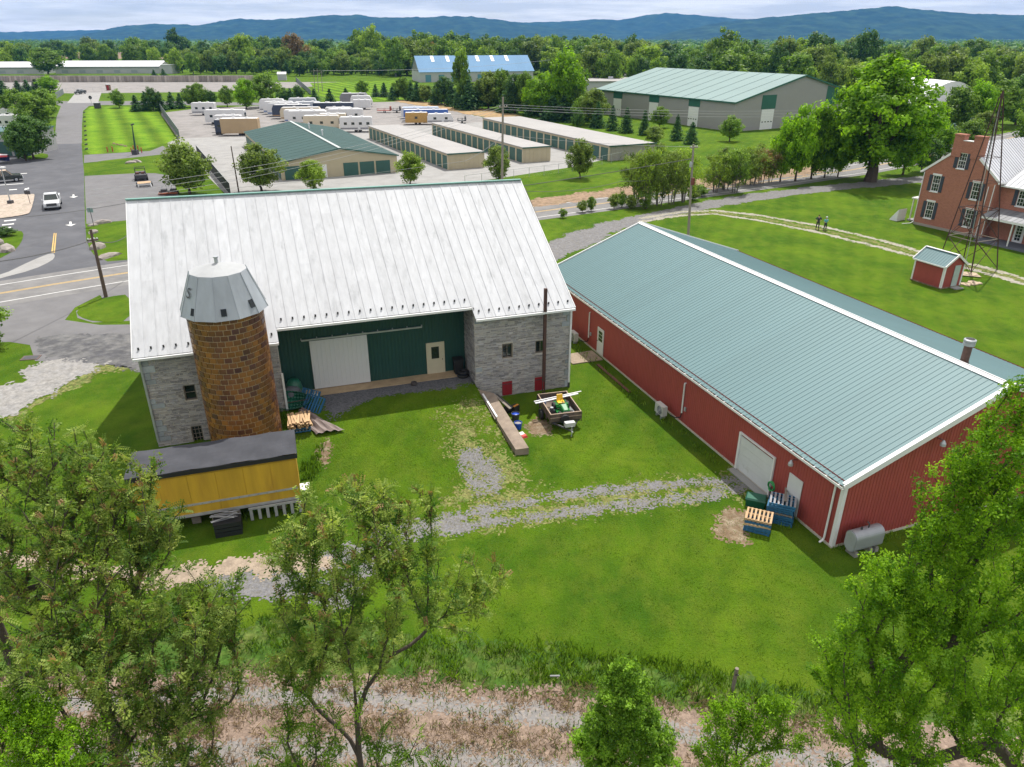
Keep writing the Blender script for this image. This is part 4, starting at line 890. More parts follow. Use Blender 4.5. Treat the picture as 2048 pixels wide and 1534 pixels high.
# ------------------------------------------------------------------ yellow trailer box
TA = G(230 + 220 / 4.551, 840 + 515 / 4.551, 3.3); TB = G(230 + 1640 / 4.551, 840 + 300 / 4.551, 3.3)
taz = math.degrees(math.atan2(TB.x - TA.x, TB.y - TA.y)); TL = (TB - TA).length + 0.55; TW = 2.35
tx = thing('trailer_body', 'old yellow box trailer with a black roof standing in front of the silo', 'trailer', (TB.x, TB.y, 0), taz)
M_ochre = mat('faded_ochre_paint', (0.50, 0.30, 0.02), 0.7, 0.22, 1.3, tint=0.06, rand=0.04, col2=(0.35, 0.18, 0.02), stretch=(1.2, 1, 0.18), c2pos=(0.5, 0.8))
M_roofb = mat('black_roof_felt', (0.046, 0.048, 0.056), 0.8, 0.12, 0.8, 0.25, 3, col2=(0.062, 0.064, 0.074), spec=.25)
M_blackt = mat('black_tar_edge', (0.012, 0.013, 0.016), 0.6, 0.2, 3)
ZB, ZT = 0.75, 3.3
# x from -TL..0, y from 0..TW
b = MB(); b.box(-TL, 0.02, ZB, -0.02, TW, ZT - 0.1); b.obj('body', M_ochre, tx)
npl = 6
for i in range(npl): MB().box(-TL + i * TL / npl + 0.008, -0.006, ZB + 0.12, -TL + (i + 1) * TL / npl - 0.008, 0.019, ZT - 0.35).obj('side_sheet', M_ochre, tx)
b = MB()
nxr = 24; nyr = 8; base = len(b.v)
H_ = [[0.035 * math.sin(i * 0.9 + j) * (0.5 if j in (0, nyr) else 1) + rnd.uniform(-.012, .012) - 0.05 * abs(j - nyr / 2) / nyr for j in range(nyr + 1)] for i in range(nxr + 1)]
for i in range(nxr):
    for j in range(nyr):
        P = lambda a, c: (-TL - 0.08 + (TL + 0.14) * a / nxr, -0.08 + (TW + 0.16) * c / nyr, ZT + 0.03 + H_[a][c])
        b.face([P(i, j), P(i + 1, j), P(i + 1, j + 1), P(i, j + 1)])
b.obj('roof', M_roofb, tx, smooth=True)
b = MB(); b.box(-TL - 0.09, -0.1, ZT - 0.24, 0.07, -0.04, ZT - 0.02); b.box(-TL - 0.1, TW, ZT - 0.2, 0.07, TW + 0.08, ZT - 0.02); b.box(0.02, -0.04, ZT - 0.22, 0.075, TW, ZT - 0.01); b.box(-TL - 0.1, -0.04, ZT - 0.22, -TL - 0.04, TW, ZT - 0.01); b.obj('roof_edge', M_blackt, tx)
M_rail = mat('grey_trailer_rail', (0.33, 0.33, 0.32), 0.6, 0.2, 3)
MB().box(-TL, -0.04, 1.32, -0.12, -0.008, 1.42).obj('side_rail', M_rail, tx); MB().box(-TL, -0.05, ZB - 0.02, -0.12, -0.008, ZB + 0.12).obj('side_rail', M_rail, tx)
b = MB()
for i in range(16): b.box(-0.3 - i * 0.42, -0.052, 1.35, -0.28 - i * 0.42, -0.041, 1.38)
tag(b.obj('rivets', M_dkmetal, tx), kind='stuff')
MB().box(-TL + 0.4, 0.5, 0.35, -0.4, 0.7, ZB - 0.02).obj('chassis_beam', M_rust, tx); MB().box(-TL + 0.4, 1.6, 0.35, -0.4, 1.8, ZB - 0.02).obj('chassis_beam', M_rust, tx)
for x in (-1.2, -TL + 2.2):
    for y in (0.45, 1.6): MB().box(x, y, 0, x + 0.4, y + 0.35, 0.35).obj('support_block', M_oldwood, tx)
b = MB()
MB().box(-0.02, 0.1, 1.05, 0.45, 0.75, 1.1).obj('step', M_white, tx)
MB().box(-4.2, -0.03, 0.1, -2.9, 0.05, 0.6).obj('wood_skirt', M_oldwood, tx)
# pallet leaning against the trailer
t = thing('lattice_panel', 'grey slatted pallet standing on edge under the yellow trailer', 'pallet', TB + Vector((0, 0, -3.3)), taz)
t.location = (TB.x, TB.y, 0)
MB().box(-2.5, -0.22, 0.66, -0.15, -0.14, 0.76).obj('rail', M_rail, t)
for i in range(7): MB().box(-2.48 + i * 0.38, -0.2, 0.05, -2.34 + i * 0.38, -0.16, 0.66).obj('slat', M_rail, t)
# black crate with sticks
CP = G(230 + 1020 / 4.551, 840 + 1060 / 4.551, 0)
t = thing('crate', 'black tarred crate on the grass in front of the yellow trailer', 'crate', (CP.x, CP.y + 0.35, 0), taz)
b = MB(); b.box(-0.6, -0.35, 0, 0.6, 0.35, 0.05)
for s in ((-0.6, -0.35, 0.6, -0.31), (-0.6, 0.31, 0.6, 0.35)):
    for k in range(3): b.box(s[0], s[1], 0.06 + k * 0.22, s[2], s[3], 0.24 + k * 0.22)
for x in (-0.6, 0.56):
    for k in range(3): b.box(x, -0.309, 0.06 + k * 0.22, x + 0.04, 0.309, 0.24 + k * 0.22)
b.box(-0.62, -0.37, 0.7, 0.62, 0.37, 0.74); b.obj('box', M_blackt, t)
for i in range(11):
    t = thing('stick', 'grey wooden stick piled on the black crate', 'stick', (CP.x + rnd.uniform(-.25, .05), CP.y + 0.3 + rnd.uniform(-.15, .3), 0.77 + i * 0.025), taz + rnd.uniform(-28, 28), 'sticks on the black crate')
    MB().box(-0.6, -0.02, -0.012, 0.55, 0.02, 0.012).obj('wood', M_greyw, t)

# ------------------------------------------------------------------ things by the silo: planks on a pallet, tarp, canoe-like tub
pp = GT(601, 862)
def at_px(x, y, z=None): p = GT(x, y); return p if z is None else Vector((p.x, p.y, z))
c6 = lambda x, y: (550 + x / 10.22, 730 + y / 10.22)
W1 = GT(*c6(470, 1390))
t = pallet('old pallet on the grass under the planks beside the silo', (W1.x, W1.y + 0.4, W1.z + 0.05), BAR_AZ, M_blue, M_greyw)
t2 = pallet('blue pallet carrying the pale planks beside the silo', (W1.x, W1.y + 0.45, W1.z + 0.2), BAR_AZ, M_blue, M_blue)
for i in range(45):
    r, k = divmod(i, 9)
    q = thing('plank', 'short pale plank heaped on the blue pallet beside the silo', 'plank', (W1.x - 0.52 + k * 0.13 + rnd.uniform(-.03, .03), W1.y + 0.5 + (k - 4) * .04 + rnd.uniform(-.1, .1), W1.z + 0.36 + r * 0.085 + rnd.uniform(0, .04)), BAR_AZ - 90 + rnd.uniform(-9, 9), 'planks heaped beside the silo')
    q.rotation_euler.x = 0; MB().box(-0.7, -0.06, 0, 0.62, 0.06, 0.04).obj('board', M_pine, q)
# tarp
TP = GT(*c6(900, 1300)); t = thing('tarp', 'brown tarpaulin draped over a heap beside the plank pile', 'tarpaulin', (TP.x, TP.y, bank(TP.x, TP.y)), BAR_AZ)
b = MB(); nu, nv = 16, 20
def tarp(i, j):
    u = i / nu; v = j / nv; w_ = 0.35 + 0.45 * (1 - v); x = (u - 0.5) * 2 * w_ - 0.25 + 0.75 * (1 - v); y = -0.7 + 2.4 * v
    z = (0.55 * v + 0.12) * (1 - (2 * u - 1) ** 2 * 0.85) + 0.06 * math.sin(u * 22 + v * 3) + 0.03 * math.sin(v * 14 + u * 5)
    return (x - 0.6 * v + 0.1, y, max(z, 0.02 + 0.02 * math.sin(i * 2)))
for i in range(nu):
    for j in range(nv): b.face([tarp(i, j), tarp(i + 1, j), tarp(i + 1, j + 1), tarp(i, j + 1)])
b.obj('sheet', mat('brown_tarp', (0.21, 0.165, 0.15), 0.7, 0.12, 2), t, smooth=True)
# green boat shaped tub and grey cover
KP = pxplane(*c6(400, 640), 0.6); kp = BM @ Vector((KP[0], 0.6, 0))
kz = max(0.5, KP[1] - 0.4); t = thing('sled_tub', 'dark green pointed plastic tub leaning behind the plank pile', 'tub', (kp.x + .1, kp.y - .45, 1.35), BAR_AZ + 15)
b = MB()
def tub(i, j, off=0):
    u = i / 12; v = j / 8; hw = 0.62 * math.sin(math.pi * min(1, (u * 0.75 + 0.25))) ** 0.6 if u > 0 else 0.05
    an = math.pi * (v - 0.0); return ((u - 0.5) * 2.1, -hw * math.cos(an), -0.35 * math.sin(an) * (1 - (u - .5) ** 2) + off + 0.25 * (u - .5) ** 2 * 2)
for i in range(12):
    for j in range(8): b.face([tub(i, j), tub(i + 1, j), tub(i + 1, j + 1), tub(i, j + 1)])
o = b.obj('shell', M_gpl, t, (0, 0, 0.35), (R_(35), R_(0), 0), smooth=True)
md = o.modifiers.new('thickness', 'SOLIDIFY'); md.thickness = 0.02
b = MB(); b.tube([(-0.7, -0.3, 0.25), (0.9, 0.1, 0.35)], 0.025, 6); b.obj('handle_bar', M_rust, t)
for j_, (dx, dy, lab, m_, rr_, hh) in enumerate(((-0.45, 1.1, 'grey dome shaped cover in the corner behind the green tub', mat('grey_cover', (0.10, 0.105, 0.12), 0.6), 0.55, 1.0), (-0.3, 1.75, 'green domed lid against the green barn siding', M_gpl, 0.5, 1.3))):
    p = BM @ Vector((KP[0] + dx + .35, 0.4 + dy * 0.7, 0)); t = thing('covered_tub', lab, 'cover', (p.x, p.y, 1.15), 20)
    b = MB(); b.lathe([(rr_, 0), (rr_ * 1.02, hh * 0.5), (rr_ * 0.9, hh * 0.75), (rr_ * 0.55, hh * 0.95), (0.05, hh)], 18); b.obj('shell', m_, t, smooth=True)
    b = MB(); b.lathe([(rr_ + .04, 0), (rr_ + .04, 0.06)], 18); b.obj('rim', M_black, t)
LP = pxplane(*c6(790, 720), -0.3); lp = BM @ Vector((LP[0], -0.3, 0)); zb = bank(lp.x, lp.y)
t = pallet('blue pallet leaning on its side near the white sliding door', (lp.x, lp.y, zb + 0.35), BAR_AZ, M_blue, M_blue, rot=(R_(48), R_(8), az2rot(BAR_AZ + 38)))
t = pallet('second blue pallet leaning behind the first near the sliding door', (lp.x - 0.35, lp.y + 0.55, zb + 0.5), BAR_AZ, M_blue, M_blue, rot=(R_(56), R_(4), az2rot(BAR_AZ + 38)))
t = thing('board', 'short white board leaning beside the sliding door corner', 'board', (BM @ Vector((pxplane(*c6(770, 440), 1.2)[0], 1.2, 1.25))), BAR_AZ + 30)
MB().box(-0.25, -0.03, 0, 0.25, 0.03, 0.22).obj('panel', M_white, t)
# bin, bag and pot in the recess
bp = pxplane(540 + 1800 / 4.793, 600 + 650 / 4.793, 2.1)
t = thing('trash_can', 'black bin in the right corner of the green recess beside the cream door', 'bin', (BM @ Vector((bp[0], 2.0, 1.14))), BAR_AZ)
b = MB(); b.hexa([(-.25, -.25, 0), (.25, -.25, 0), (.25, .25, 0), (-.25, .25, 0)], [(-.3, -.3, 1.0), (.3, -.3, 1.0), (.3, .3, 1.0), (-.3, .3, 1.0)]); b.obj('body', M_black, t)
b = MB(); b.box(-.33, -.33, 1.0, .33, .33, 1.06); b.obj('lid', M_black, t)
t = thing('tyre', 'dark tyre lying in the corner in front of the black bin', 'tyre', (BM @ Vector((bp[0] + 0.15, 1.35, 1.14))), BAR_AZ)
b = MB(); b.lathe([(0.2, 0), (0.36, 0.02), (0.4, 0.1), (0.36, 0.18), (0.2, 0.2), (0.2, 0.1)], 18); b.obj('rubber', M_black, t, smooth=True)
t = thing('tyre', 'upper dark tyre resting on another in the recess corner', 'tyre', (BM @ Vector((bp[0] + 0.2, 1.4, 1.34))), BAR_AZ)
b = MB(); b.lathe([(0.2, 0), (0.34, 0.02), (0.38, 0.1), (0.34, 0.18), (0.2, 0.2), (0.2, 0.1)], 18); b.obj('rubber', M_black, t, smooth=True)
kp_ = pxplane(540 + 1370 / 4.793, 600 + 735 / 4.793, 1.3)
t = thing('pot', 'small dark pot on the dirt threshold left of the cream door', 'pot', (BM @ Vector((kp_[0], 1.1, 1.13))), BAR_AZ)
b = MB(); b.lathe([(0.16, 0), (0.2, 0.1), (0.19, 0.22), (0.14, 0.22), (0.13, 0.12)], 14); b.obj('body', mat('dark_pot', (0.07, 0.06, 0.06), 0.7), t)

# ------------------------------------------------------------------ low concrete wall with boards and buckets
z0_ = 1.12
wa = BM @ Vector((REC1 + 0.1, -0.02, 0)); 
e1 = G(900 + 560 / 4.2625, 560 + 1445 / 4.2625, 0.42); e2 = G(900 + 672 / 4.2625, 560 + 1430 / 4.2625, 0.42)
s1 = G(900 + 235 / 4.2625, 560 + 930 / 4.2625, 1.12); s2 = G(900 + 375 / 4.2625, 560 + 965 / 4.2625, 1.12)
b = MB(); b.hexa([(e1.x, e1.y, -.2), (e2.x, e2.y, -.2), (s2.x, s2.y, -.2), (s1.x, s1.y, -.2)], [e1, e2, s2, s1])
cw = tag(b.obj('retaining_wall', mat('stained_concrete', (0.27, 0.215, 0.165), 0.95, 0.2, 1.2, 0.4, 10, col2=(0.18, 0.14, 0.11))), 'low sloping concrete wall running out from the stone barn corner', 'wall')
def lay(name, label, cat, pa, pb, w, h, m, pn, dz=0.02):
    A = Vector(pa); B = Vector(pb); t = thing(name, label, cat, A, math.degrees(math.atan2(B.x - A.x, B.y - A.y)))
    L_ = B - A; hl = Vector((L_.x, L_.y)).length; b = MB(); b.bar((0, 0, dz), (hl, 0, L_.z + dz), w, h); b.obj(pn, m, t); return t
def onwall(x, y, z): return G(900 + x / 4.2625, 560 + y / 4.2625, z)
lay('gutter_length', 'length of white gutter lying on the low concrete wall', 'gutter', onwall(280, 975, 1.16), onwall(400, 1170, 0.87), 0.1, 0.07, M_white, 'trough')
lay('plank', 'dark narrow plank lying beside the white gutter length', 'plank', onwall(262, 970, 1.1), onwall(385, 1190, 0.75), 0.06, 0.05, M_oldwood, 'board')
lay('plank', 'brown plank leaning down from the low wall towards the buckets', 'plank', onwall(385, 985, 1.05), onwall(515, 1100, 0.75), 0.16, 0.05, M_oldwood, 'board')
lay('plank', 'black plank leaning beside the brown one at the low wall', 'plank', onwall(400, 975, 0.9), onwall(530, 1090, 0.5), 0.1, 0.04, M_dkmetal, 'board')
def bucket(label, p, r, h, m, fill=None):
    t = thing('bucket', label, 'bucket', p, 90); b = MB(); b.lathe([(r * .8, 0), (r, h), (r * 0.93, h), (r * .76, 0.04)], 16); b.obj('body', m, t)
    b = MB(); b.tube([(r * math.cos(i * math.pi / 8), 0, h - 0.02 - 0.6 * r * math.sin(i * math.pi / 8)) for i in range(9)], 0.008, 4); b.obj('handle', M_steel, t)
    if fill: b = MB(); b.lathe([(r * .9, h - 0.08), (r * .4, h - 0.03)], 12); b.obj('contents', fill, t)
M_bb = mat('blue_bucket_plastic', (0.01, 0.06, 0.42), 0.4, 0.05, 3)
bucket('blue bucket standing beside the low concrete wall', G(900 + 580 / 4.2625, 560 + 1275 / 4.2625, 0) + Vector((0, 0.15, 0)), 0.25, 0.42, M_bb, M_conc)
bucket('dark bucket with rubbish behind the blue bucket', G(900 + 555 / 4.2625, 560 + 1190 / 4.2625, 0) + Vector((0.02, 0.1, 0)), 0.27, 0.4, M_dkmetal, M_bb)
t = thing('bag', 'white and red paper sack slumped beside the blue bucket', 'bag', G(900 + 620 / 4.2625, 560 + 1330 / 4.2625, 0), 150)
b = MB(); b.hexa([(-.3, -.18, 0), (.3, -.18, 0), (.3, .18, 0), (-.3, .18, 0)], [(-.26, -.13, .14), (.22, -.15, .1), (.24, .12, .12), (-.26, .14, .16)]); b.obj('sack', mat('white_sack', (0.6, 0.58, 0.57), 0.6), t)
b = MB(); b.hexa([(.06, -.185, 0.01), (.305, -.185, 0.01), (.305, .185, 0.01), (.06, .185, .01)], [(.05, -.155, .125), (.235, -.155, .115), (.245, .13, .135), (.05, .145, .145)]); b.obj('red_print', mat('red_print', (0.5, 0.04, 0.03), 0.6), t)
t = thing('trash_bag', 'black rubbish bag between the low wall and the buckets', 'bag', G(900 + 500 / 4.2625, 560 + 1120 / 4.2625, 0), 20)
b = MB(); b.lathe([(0.22, 0), (0.32, 0.12), (0.3, 0.28), (0.16, 0.4), (0.05, 0.44)], 11); b.obj('plastic', M_black, t, smooth=True)
t = thing('bag', 'orange topped black sack behind the dark bucket', 'bag', G(900 + 540 / 4.2625, 560 + 1150 / 4.2625, 0) + Vector((0.1, .35, 0)), 40)
b = MB(); b.hexa([(-.2, -.2, 0), (.2, -.2, 0), (.2, .2, 0), (-.2, .2, 0)], [(-.26, -.15, .5), (.22, -.2, .48), (.24, .2, .47), (-.2, .18, .52)]); b.obj('sack', M_black, t)
b = MB(); b.box(-.25, -.16, .505, .2, -.02, .54); b.obj('orange_flap', mat('orange_plastic', (0.5, 0.2, 0.03), 0.5), t)

# ------------------------------------------------------------------ steel post by the hatch
spb = BM @ Vector((pxplane(1087, 785, -0.5)[0], -0.5, 0)); t = thing('chimney_pipe', 'tall rusty brown steel post standing against the stone wall beside the red hatch', 'post', (spb.x, spb.y, 0), BAR_AZ)
hz = zat(1094, 577, spb.x, spb.y); b = MB(); b.box(-.09, -.09, 0.9, .09, .09, hz); b.obj('post', M_rust, t)
for x in (-.09, .05): MB().box(x, -0.04, 0, x + .05, .04, 0.9).obj('leg', M_rust, t)

# ------------------------------------------------------------------ utility trailer with riding mower
A = G(1050 + 165 / 10.96, 740 + 535 / 10.96, 1.05); B_ = G(1050 + 565 / 10.96, 740 + 985 / 10.96, 1.05); Cc = G(1050 + 1235 / 10.96, 740 + 905 / 10.96, 1.05)
ux = (Cc - B_).normalized(); L2 = 2.85; W2 = (Cc - B_).length
taz2 = math.degrees(math.atan2(ux.x, ux.y))
ut = thing('utility_trailer', 'wooden sided utility trailer parked on the grass by the stone barn', 'trailer', (B_.x, B_.y, 0), taz2)
M_tw = mat('dark_trailer_planks', (0.085, 0.062, 0.05), 0.85, 0.3, 3, 0.2, 20, tint=0.2, rand=0.25, col2=(0.13, 0.10, 0.075))
M_tw2 = mat('pale_worn_plank_edge', (0.36, 0.27, 0.20), 0.85, 0.2, 5)
MB().box(0.03, 0.03, 0.52, W2 - .03, L2 - .03, 0.57).obj('bed', M_tw, ut)
for k in range(2):
    z = 0.55 + k * 0.25
    MB().box(0, 0, z, W2, 0.04, z + 0.24).obj('front_plank', M_tw, ut); MB().box(0, L2 - .04, z, W2, L2, z + 0.24).obj('rear_plank', M_tw, ut)
    MB().box(0, 0.042, z, 0.04, L2 - .042, z + 0.24).obj('side_plank', M_tw, ut); MB().box(W2 - .04, 0.042, z, W2, L2 - .042, z + 0.24).obj('side_plank', M_tw, ut)
for s in ((-.01, -.01, W2 + .01, .05), (-.01, L2 - .05, W2 + .01, L2 + .01), (-.01, .052, .05, L2 - .052), (W2 - .05, .052, W2 + .01, L2 - .052)): MB().box(s[0], s[1], 1.04, s[2], s[3], 1.07).obj('top_rail', M_tw2, ut)
MB().box(-.02, -.03, 0.79, W2 + .02, -.003, 0.83).obj('cross_rail', M_tw2, ut)
for y in (0.0, 0.75, 1.5, 2.25, L2 - .06): MB().box(-0.05, y, 0.4, -0.003, y + 0.07, 1.03).obj('stake', M_tw, ut); MB().box(W2 + .003, y, 0.4, W2 + 0.05, y + 0.07, 1.03).obj('stake', M_tw, ut)
b = MB(); b.bar((0.1, 0.2, 0.45), (W2 / 2, -1.1, 0.42), 0.07, 0.09); b.bar((W2 - .1, 0.2, 0.45), (W2 / 2, -1.1, 0.42), 0.07, 0.09); b.box(0.05, 0.05, 0.42, W2 - .05, 0.13, 0.51); b.box(0.05, L2 - .1, 0.42, W2 - .05, L2 - .03, 0.51); b.box(0.1, 0, 0.42, 0.16, L2, 0.5); b.box(W2 - .16, 0, 0.42, W2 - .1, L2, 0.5); b.obj('chassis', M_dkmetal, ut)
def wheel(par, c, r, w, axis='x', m=None, name='wheel'):
    b = MB(); b.lathe([(r * .6, -w / 2), (r * .95, -w / 2), (r, -w * .3), (r, w * .3), (r * .95, w / 2), (r * .6, w / 2)], 18); o = b.obj(name, M_black, par, c, (0, math.pi / 2, 0) if axis == 'x' else (math.pi / 2, 0, 0))
    b = MB(); b.lathe([(r * .6, -w * .4), (r * .55, w * .42), (r * .2, w * .45)], 12); b.obj('rim', m or M_steel, o); return o
wheel(ut, (-0.13, L2 * .55, 0.33), 0.33, 0.18); wheel(ut, (W2 + .13, L2 * .55, 0.33), 0.33, 0.18); wheel(ut, (W2 / 2 - .1, -0.12, 0.72), 0.28, 0.16, 'y', name='spare_wheel')
MB().box(W2 / 2 - .3, -0.85, 0.55, W2 / 2 + .3, -0.55, 0.82).obj('tool_box', mat('pale_box', (0.5, 0.5, 0.5), 0.5), ut)
b = MB(); b.tube([(W2 / 2, -1.12, 0.05), (W2 / 2, -1.12, 0.75)], 0.03, 8); b.tube([(W2 / 2, -1.0, 0.42), (W2 / 2, -1.3, 0.42)], 0.04, 8); b.obj('hitch', M_steel, ut)
for y in (1.7, 1.95):
    m_ = M_white; p0 = Vector((-0.45, y, 1.1)); M3 = Matrix.LocRotScale(ut.location, ut.rotation_euler, None)
    a_ = M3 @ Vector((-0.5, y - 0.1, 1.09)); b_ = M3 @ Vector((W2 + 0.55 + (y - 1.7) * 1.2, y + 0.55, 1.09))
    lay('board', 'wide white board across the trailer sides' if y < 1.8 else 'narrow white strip lying behind the wide board on the trailer', 'board', a_, b_, 0.13 if y < 1.8 else 0.07, 0.04, M_white, 'timber', 0.01)
mw = thing('riding_mower', 'green riding mower with yellow seat inside the wooden trailer', 'mower', Matrix.LocRotScale(ut.location, ut.rotation_euler, None) @ Vector((W2 * .56, 0.75, 0.57)), taz2)
M_jg = mat('mower_green', (0.012, 0.16, 0.03), 0.3, 0.05, 3, coat=0.4); M_jy = mat('seat_yellow', (0.75, 0.45, 0.01), 0.4, 0.05, 3)
b = MB(); b.hexa([(-.24, -.5, .25), (.24, -.5, .25), (.27, .2, .25), (-.27, .2, .25)], [(-.17, -.44, .52), (.17, -.44, .52), (.22, .2, .66), (-.22, .2, .66)]); h_ = b.obj('hood', M_jg, mw); bv = h_.modifiers.new('round', 'BEVEL'); bv.width = 0.07; bv.segments = 3
MB().box(-.2, -.53, .28, .2, -.5, .44).obj('grille', M_dkmetal, mw)
b = MB(); b.box(-.38, .3, .3, .38, .95, .42); b.box(-.4, .38, .42, -.2, .92, .5); b.box(.2, .38, .42, .4, .92, .5); b.obj('fender', M_jg, mw)
b = MB(); b.box(-.22, .5, .48, .22, .85, .56); b.hexa([(-.22, .83, .54), (.22, .83, .54), (.22, .9, .54), (-.22, .9, .54)], [(-.19, .95, .92), (.19, .95, .92), (.19, 1.0, .92), (-.19, 1.0, .92)]); s_ = b.obj('seat', M_jy, mw); bv = s_.modifiers.new('round', 'BEVEL'); bv.width = 0.03; bv.segments = 2
b = MB(); b.tube([(0, .22, .6), (0, .32, .8)], .02, 6); b.tube([(.15 * math.cos(i * math.pi / 6), .33 + .13 * math.sin(i * math.pi / 6), .8 + .05 * math.sin(i * math.pi / 6)) for i in range(13)], .014, 5, cap=False); b.obj('steering_wheel', M_black, mw)
for x, y, r, w in ((-.36, -.3, .19, .15), (.36, -.3, .19, .15), (-.4, .68, .26, .22), (.4, .68, .26, .22)): wheel(mw, (x, y, r), r, w, m=M_jy)
MB().box(-.45, -.05, .1, .45, .42, .2).obj('mower_deck', M_jg, mw)
for i in range(5):
    o = Matrix.LocRotScale(ut.location, ut.rotation_euler, None)
    a_ = o @ Vector((W2 * .83 + i * .03, 0.3 + .1 * i, .6 + .02 * i)); b_ = o @ Vector((W2 * .72 + i * .06, 1.9, .62 + .02 * i)); lay('metal_rod', 'thin grey rod lying right of the mower in the trailer', 'rod', a_, b_, .025, .025, M_steel, 'rod')['group'] = 'rods in the trailer'
sp = Matrix.LocRotScale(ut.location, ut.rotation_euler, None)
t = thing('spare_hub', 'silver wheel hub lying in the front left corner of the trailer', 'wheel', sp @ Vector((.38, .45, .6)), taz2)
b = MB(); b.lathe([(.2, 0), (.22, .05), (.12, .1), (.05, .18)], 16); b.obj('disc', M_steel, t, smooth=True)
t = thing('engine_part', 'small dark engine block behind the silver hub in the trailer', 'engine', sp @ Vector((.4, 1.1, .58)), taz2)
b = MB(); b.box(-.18, -.14, 0, .16, .16, .22); b.box(-.1, -.1, .22, .1, .1, .32); b.obj('block', M_dkmetal, t); b = MB(); b.lathe([(.1, .32), (.1, .38)], 12); b.obj('fan_cover', M_steel, t)
t = thing('bottle', 'blue and white jug in the rear left corner of the trailer', 'jug', sp @ Vector((.3, 2.3, .58)), taz2)
b = MB(); b.lathe([(.1, 0), (.11, .2), (.05, .28), (.04, .33)], 12); b.obj('jug', mat('blue_white_plastic', (0.25, 0.35, 0.6), 0.4), t); b = MB(); b.lathe([(.045, .33), (.045, .37)], 10); b.obj('cap', M_white, t)

# ------------------------------------------------------------------ red well shed, stone slab, windmill tower
SHX, SHY = 40.03, 65.38
sh = thing('well_shed', 'small red shed with green roof and white trim on the lawn by the windmill tower', 'shed', (SHX, SHY, 0), 67)
sw, sdp, sez, spz = 2.5, 3.2, 2.2, 3.05
me = rib_panel(sdp / 4, sez - .1, 4, .015, .04).mesh('shed_sheet', M_red)
for i in range(4): link('wall_panel', me, sh, (0, sdp - i * sdp / 4, .1), (0, 0, -math.pi / 2)); link('wall_panel', me, sh, (sw, i * sdp / 4, .1), (0, 0, math.pi / 2))
for i in range(4):
    f = lambda x: sez - .1 + (spz - sez) * (1 - abs(x - sw / 2) / (sw / 2)); rib_panel(sw / 4, f(i * sw / 4), 4, .015, .04, f((i + 1) * sw / 4)).obj('wall_panel', M_red, sh, (i * sw / 4, 0, .1))
b = MB(); b.face([(0, sdp, .1), (sw, sdp, .1), (sw, sdp, sez), (sw / 2, sdp, spz), (0, sdp, sez)][::-1]); b.obj('rear_wall', M_red, sh)
sll = math.hypot(sw / 2 + .2, (sw / 2 + .2) * (spz - sez) / (sw / 2)); sa = math.atan((spz - sez) / (sw / 2)); me = roof_sheet((sdp + .3) / 4, sll).mesh('shed_roof_sheet', M_groof)
for i in range(4):
    o = link('roof_panel', me, sh); o.matrix_basis = Matrix.Translation((-.2, sdp + .15 - i * (sdp + .3) / 4, sez - .2 * math.tan(sa) + .05)) @ Matrix.Rotation(-math.pi / 2, 4, 'Z') @ Matrix.Rotation(sa, 4, 'X')
    o = link('roof_panel', me, sh); o.matrix_basis = Matrix.Translation((sw + .2, -.15 + i * (sdp + .3) / 4, sez - .2 * math.tan(sa) + .05)) @ Matrix.Rotation(math.pi / 2, 4, 'Z') @ Matrix.Rotation(sa, 4, 'X')
for yy in (-.17, sdp + .17):
    for x0 in (-.22, sw + .22): b = MB(); b.bar((x0, yy, sez - .2 * math.tan(sa) + .04), (sw / 2, yy, spz + .06), .08, .2); b.obj('rake_trim', M_white, sh)
MB().box(sw / 2 - .12, -.2, spz + .07, sw / 2 + .12, sdp + .2, spz + .12).obj('ridge_cap', M_white, sh)
MB().box(-.24, -.15, sez - .2 * math.tan(sa) - .05, -.19, sdp + .15, sez - .2 * math.tan(sa) + .07).obj('eave_trim', M_white, sh)
for x, y in ((0, 0), (0, sdp), (sw, 0)):
    b = MB(); b.box(x - .05 if x == 0 else x - .1, y - .05 if y == 0 else y - .1, 0, x + .14 if x == 0 else x + .05, y + .14 if y == 0 else y + .05, sez - .02); b.obj('corner_trim', M_white, sh)
MB().box(1.25, -.07, .12, 2.0, -.03, 2.1).obj('door', mat('pale_green_door', (0.38, 0.45, 0.43), .5), sh)
MB().box(1.1, -.8, -.05, 2.1, -.12, .08).obj('door_step', M_conc, sh)
b = MB(); b.box(-.1, -.1, -.2, sw + .1, sdp + .1, .1); b.obj('plinth', M_dirt, sh)
q = [(45.6, 71.0), (46.6, 69.2), (44.6, 68.2), (43.2, 70.2)]
sheet('stone_slab_area', None, mat('pale_flagstone', (0.42, 0.33, 0.23), .9, .2, 2), .1, world_pts=[(44.0, 71.2), (46.2, 70.3), (45.9, 68.8), (43.7, 69.6)])
for i in range(9):
    p = G(1800 + (960 + 28 * i) / 7.669, 440 + (980 + rnd.uniform(-30, 25)) / 7.669, 0); t = thing('flagstone', 'tan flat stone lying on the grass between the red shed and tower foot', 'stone', p, rnd.uniform(0, 90), 'flat stones by the shed')
    b = MB(); s = rnd.uniform(.25, .45); b.hexa([(-s, -s * .6, 0), (s * .8, -s * .7, 0), (s, s * .6, 0), (-s * .7, s * .5, 0)], [(-s, -s * .6, .08), (s * .8, -s * .7, .1), (s, s * .6, .09), (-s * .7, s * .5, .08)]); b.obj('slab', mat('pale_flagstone', (0.42, 0.33, 0.23)), t)
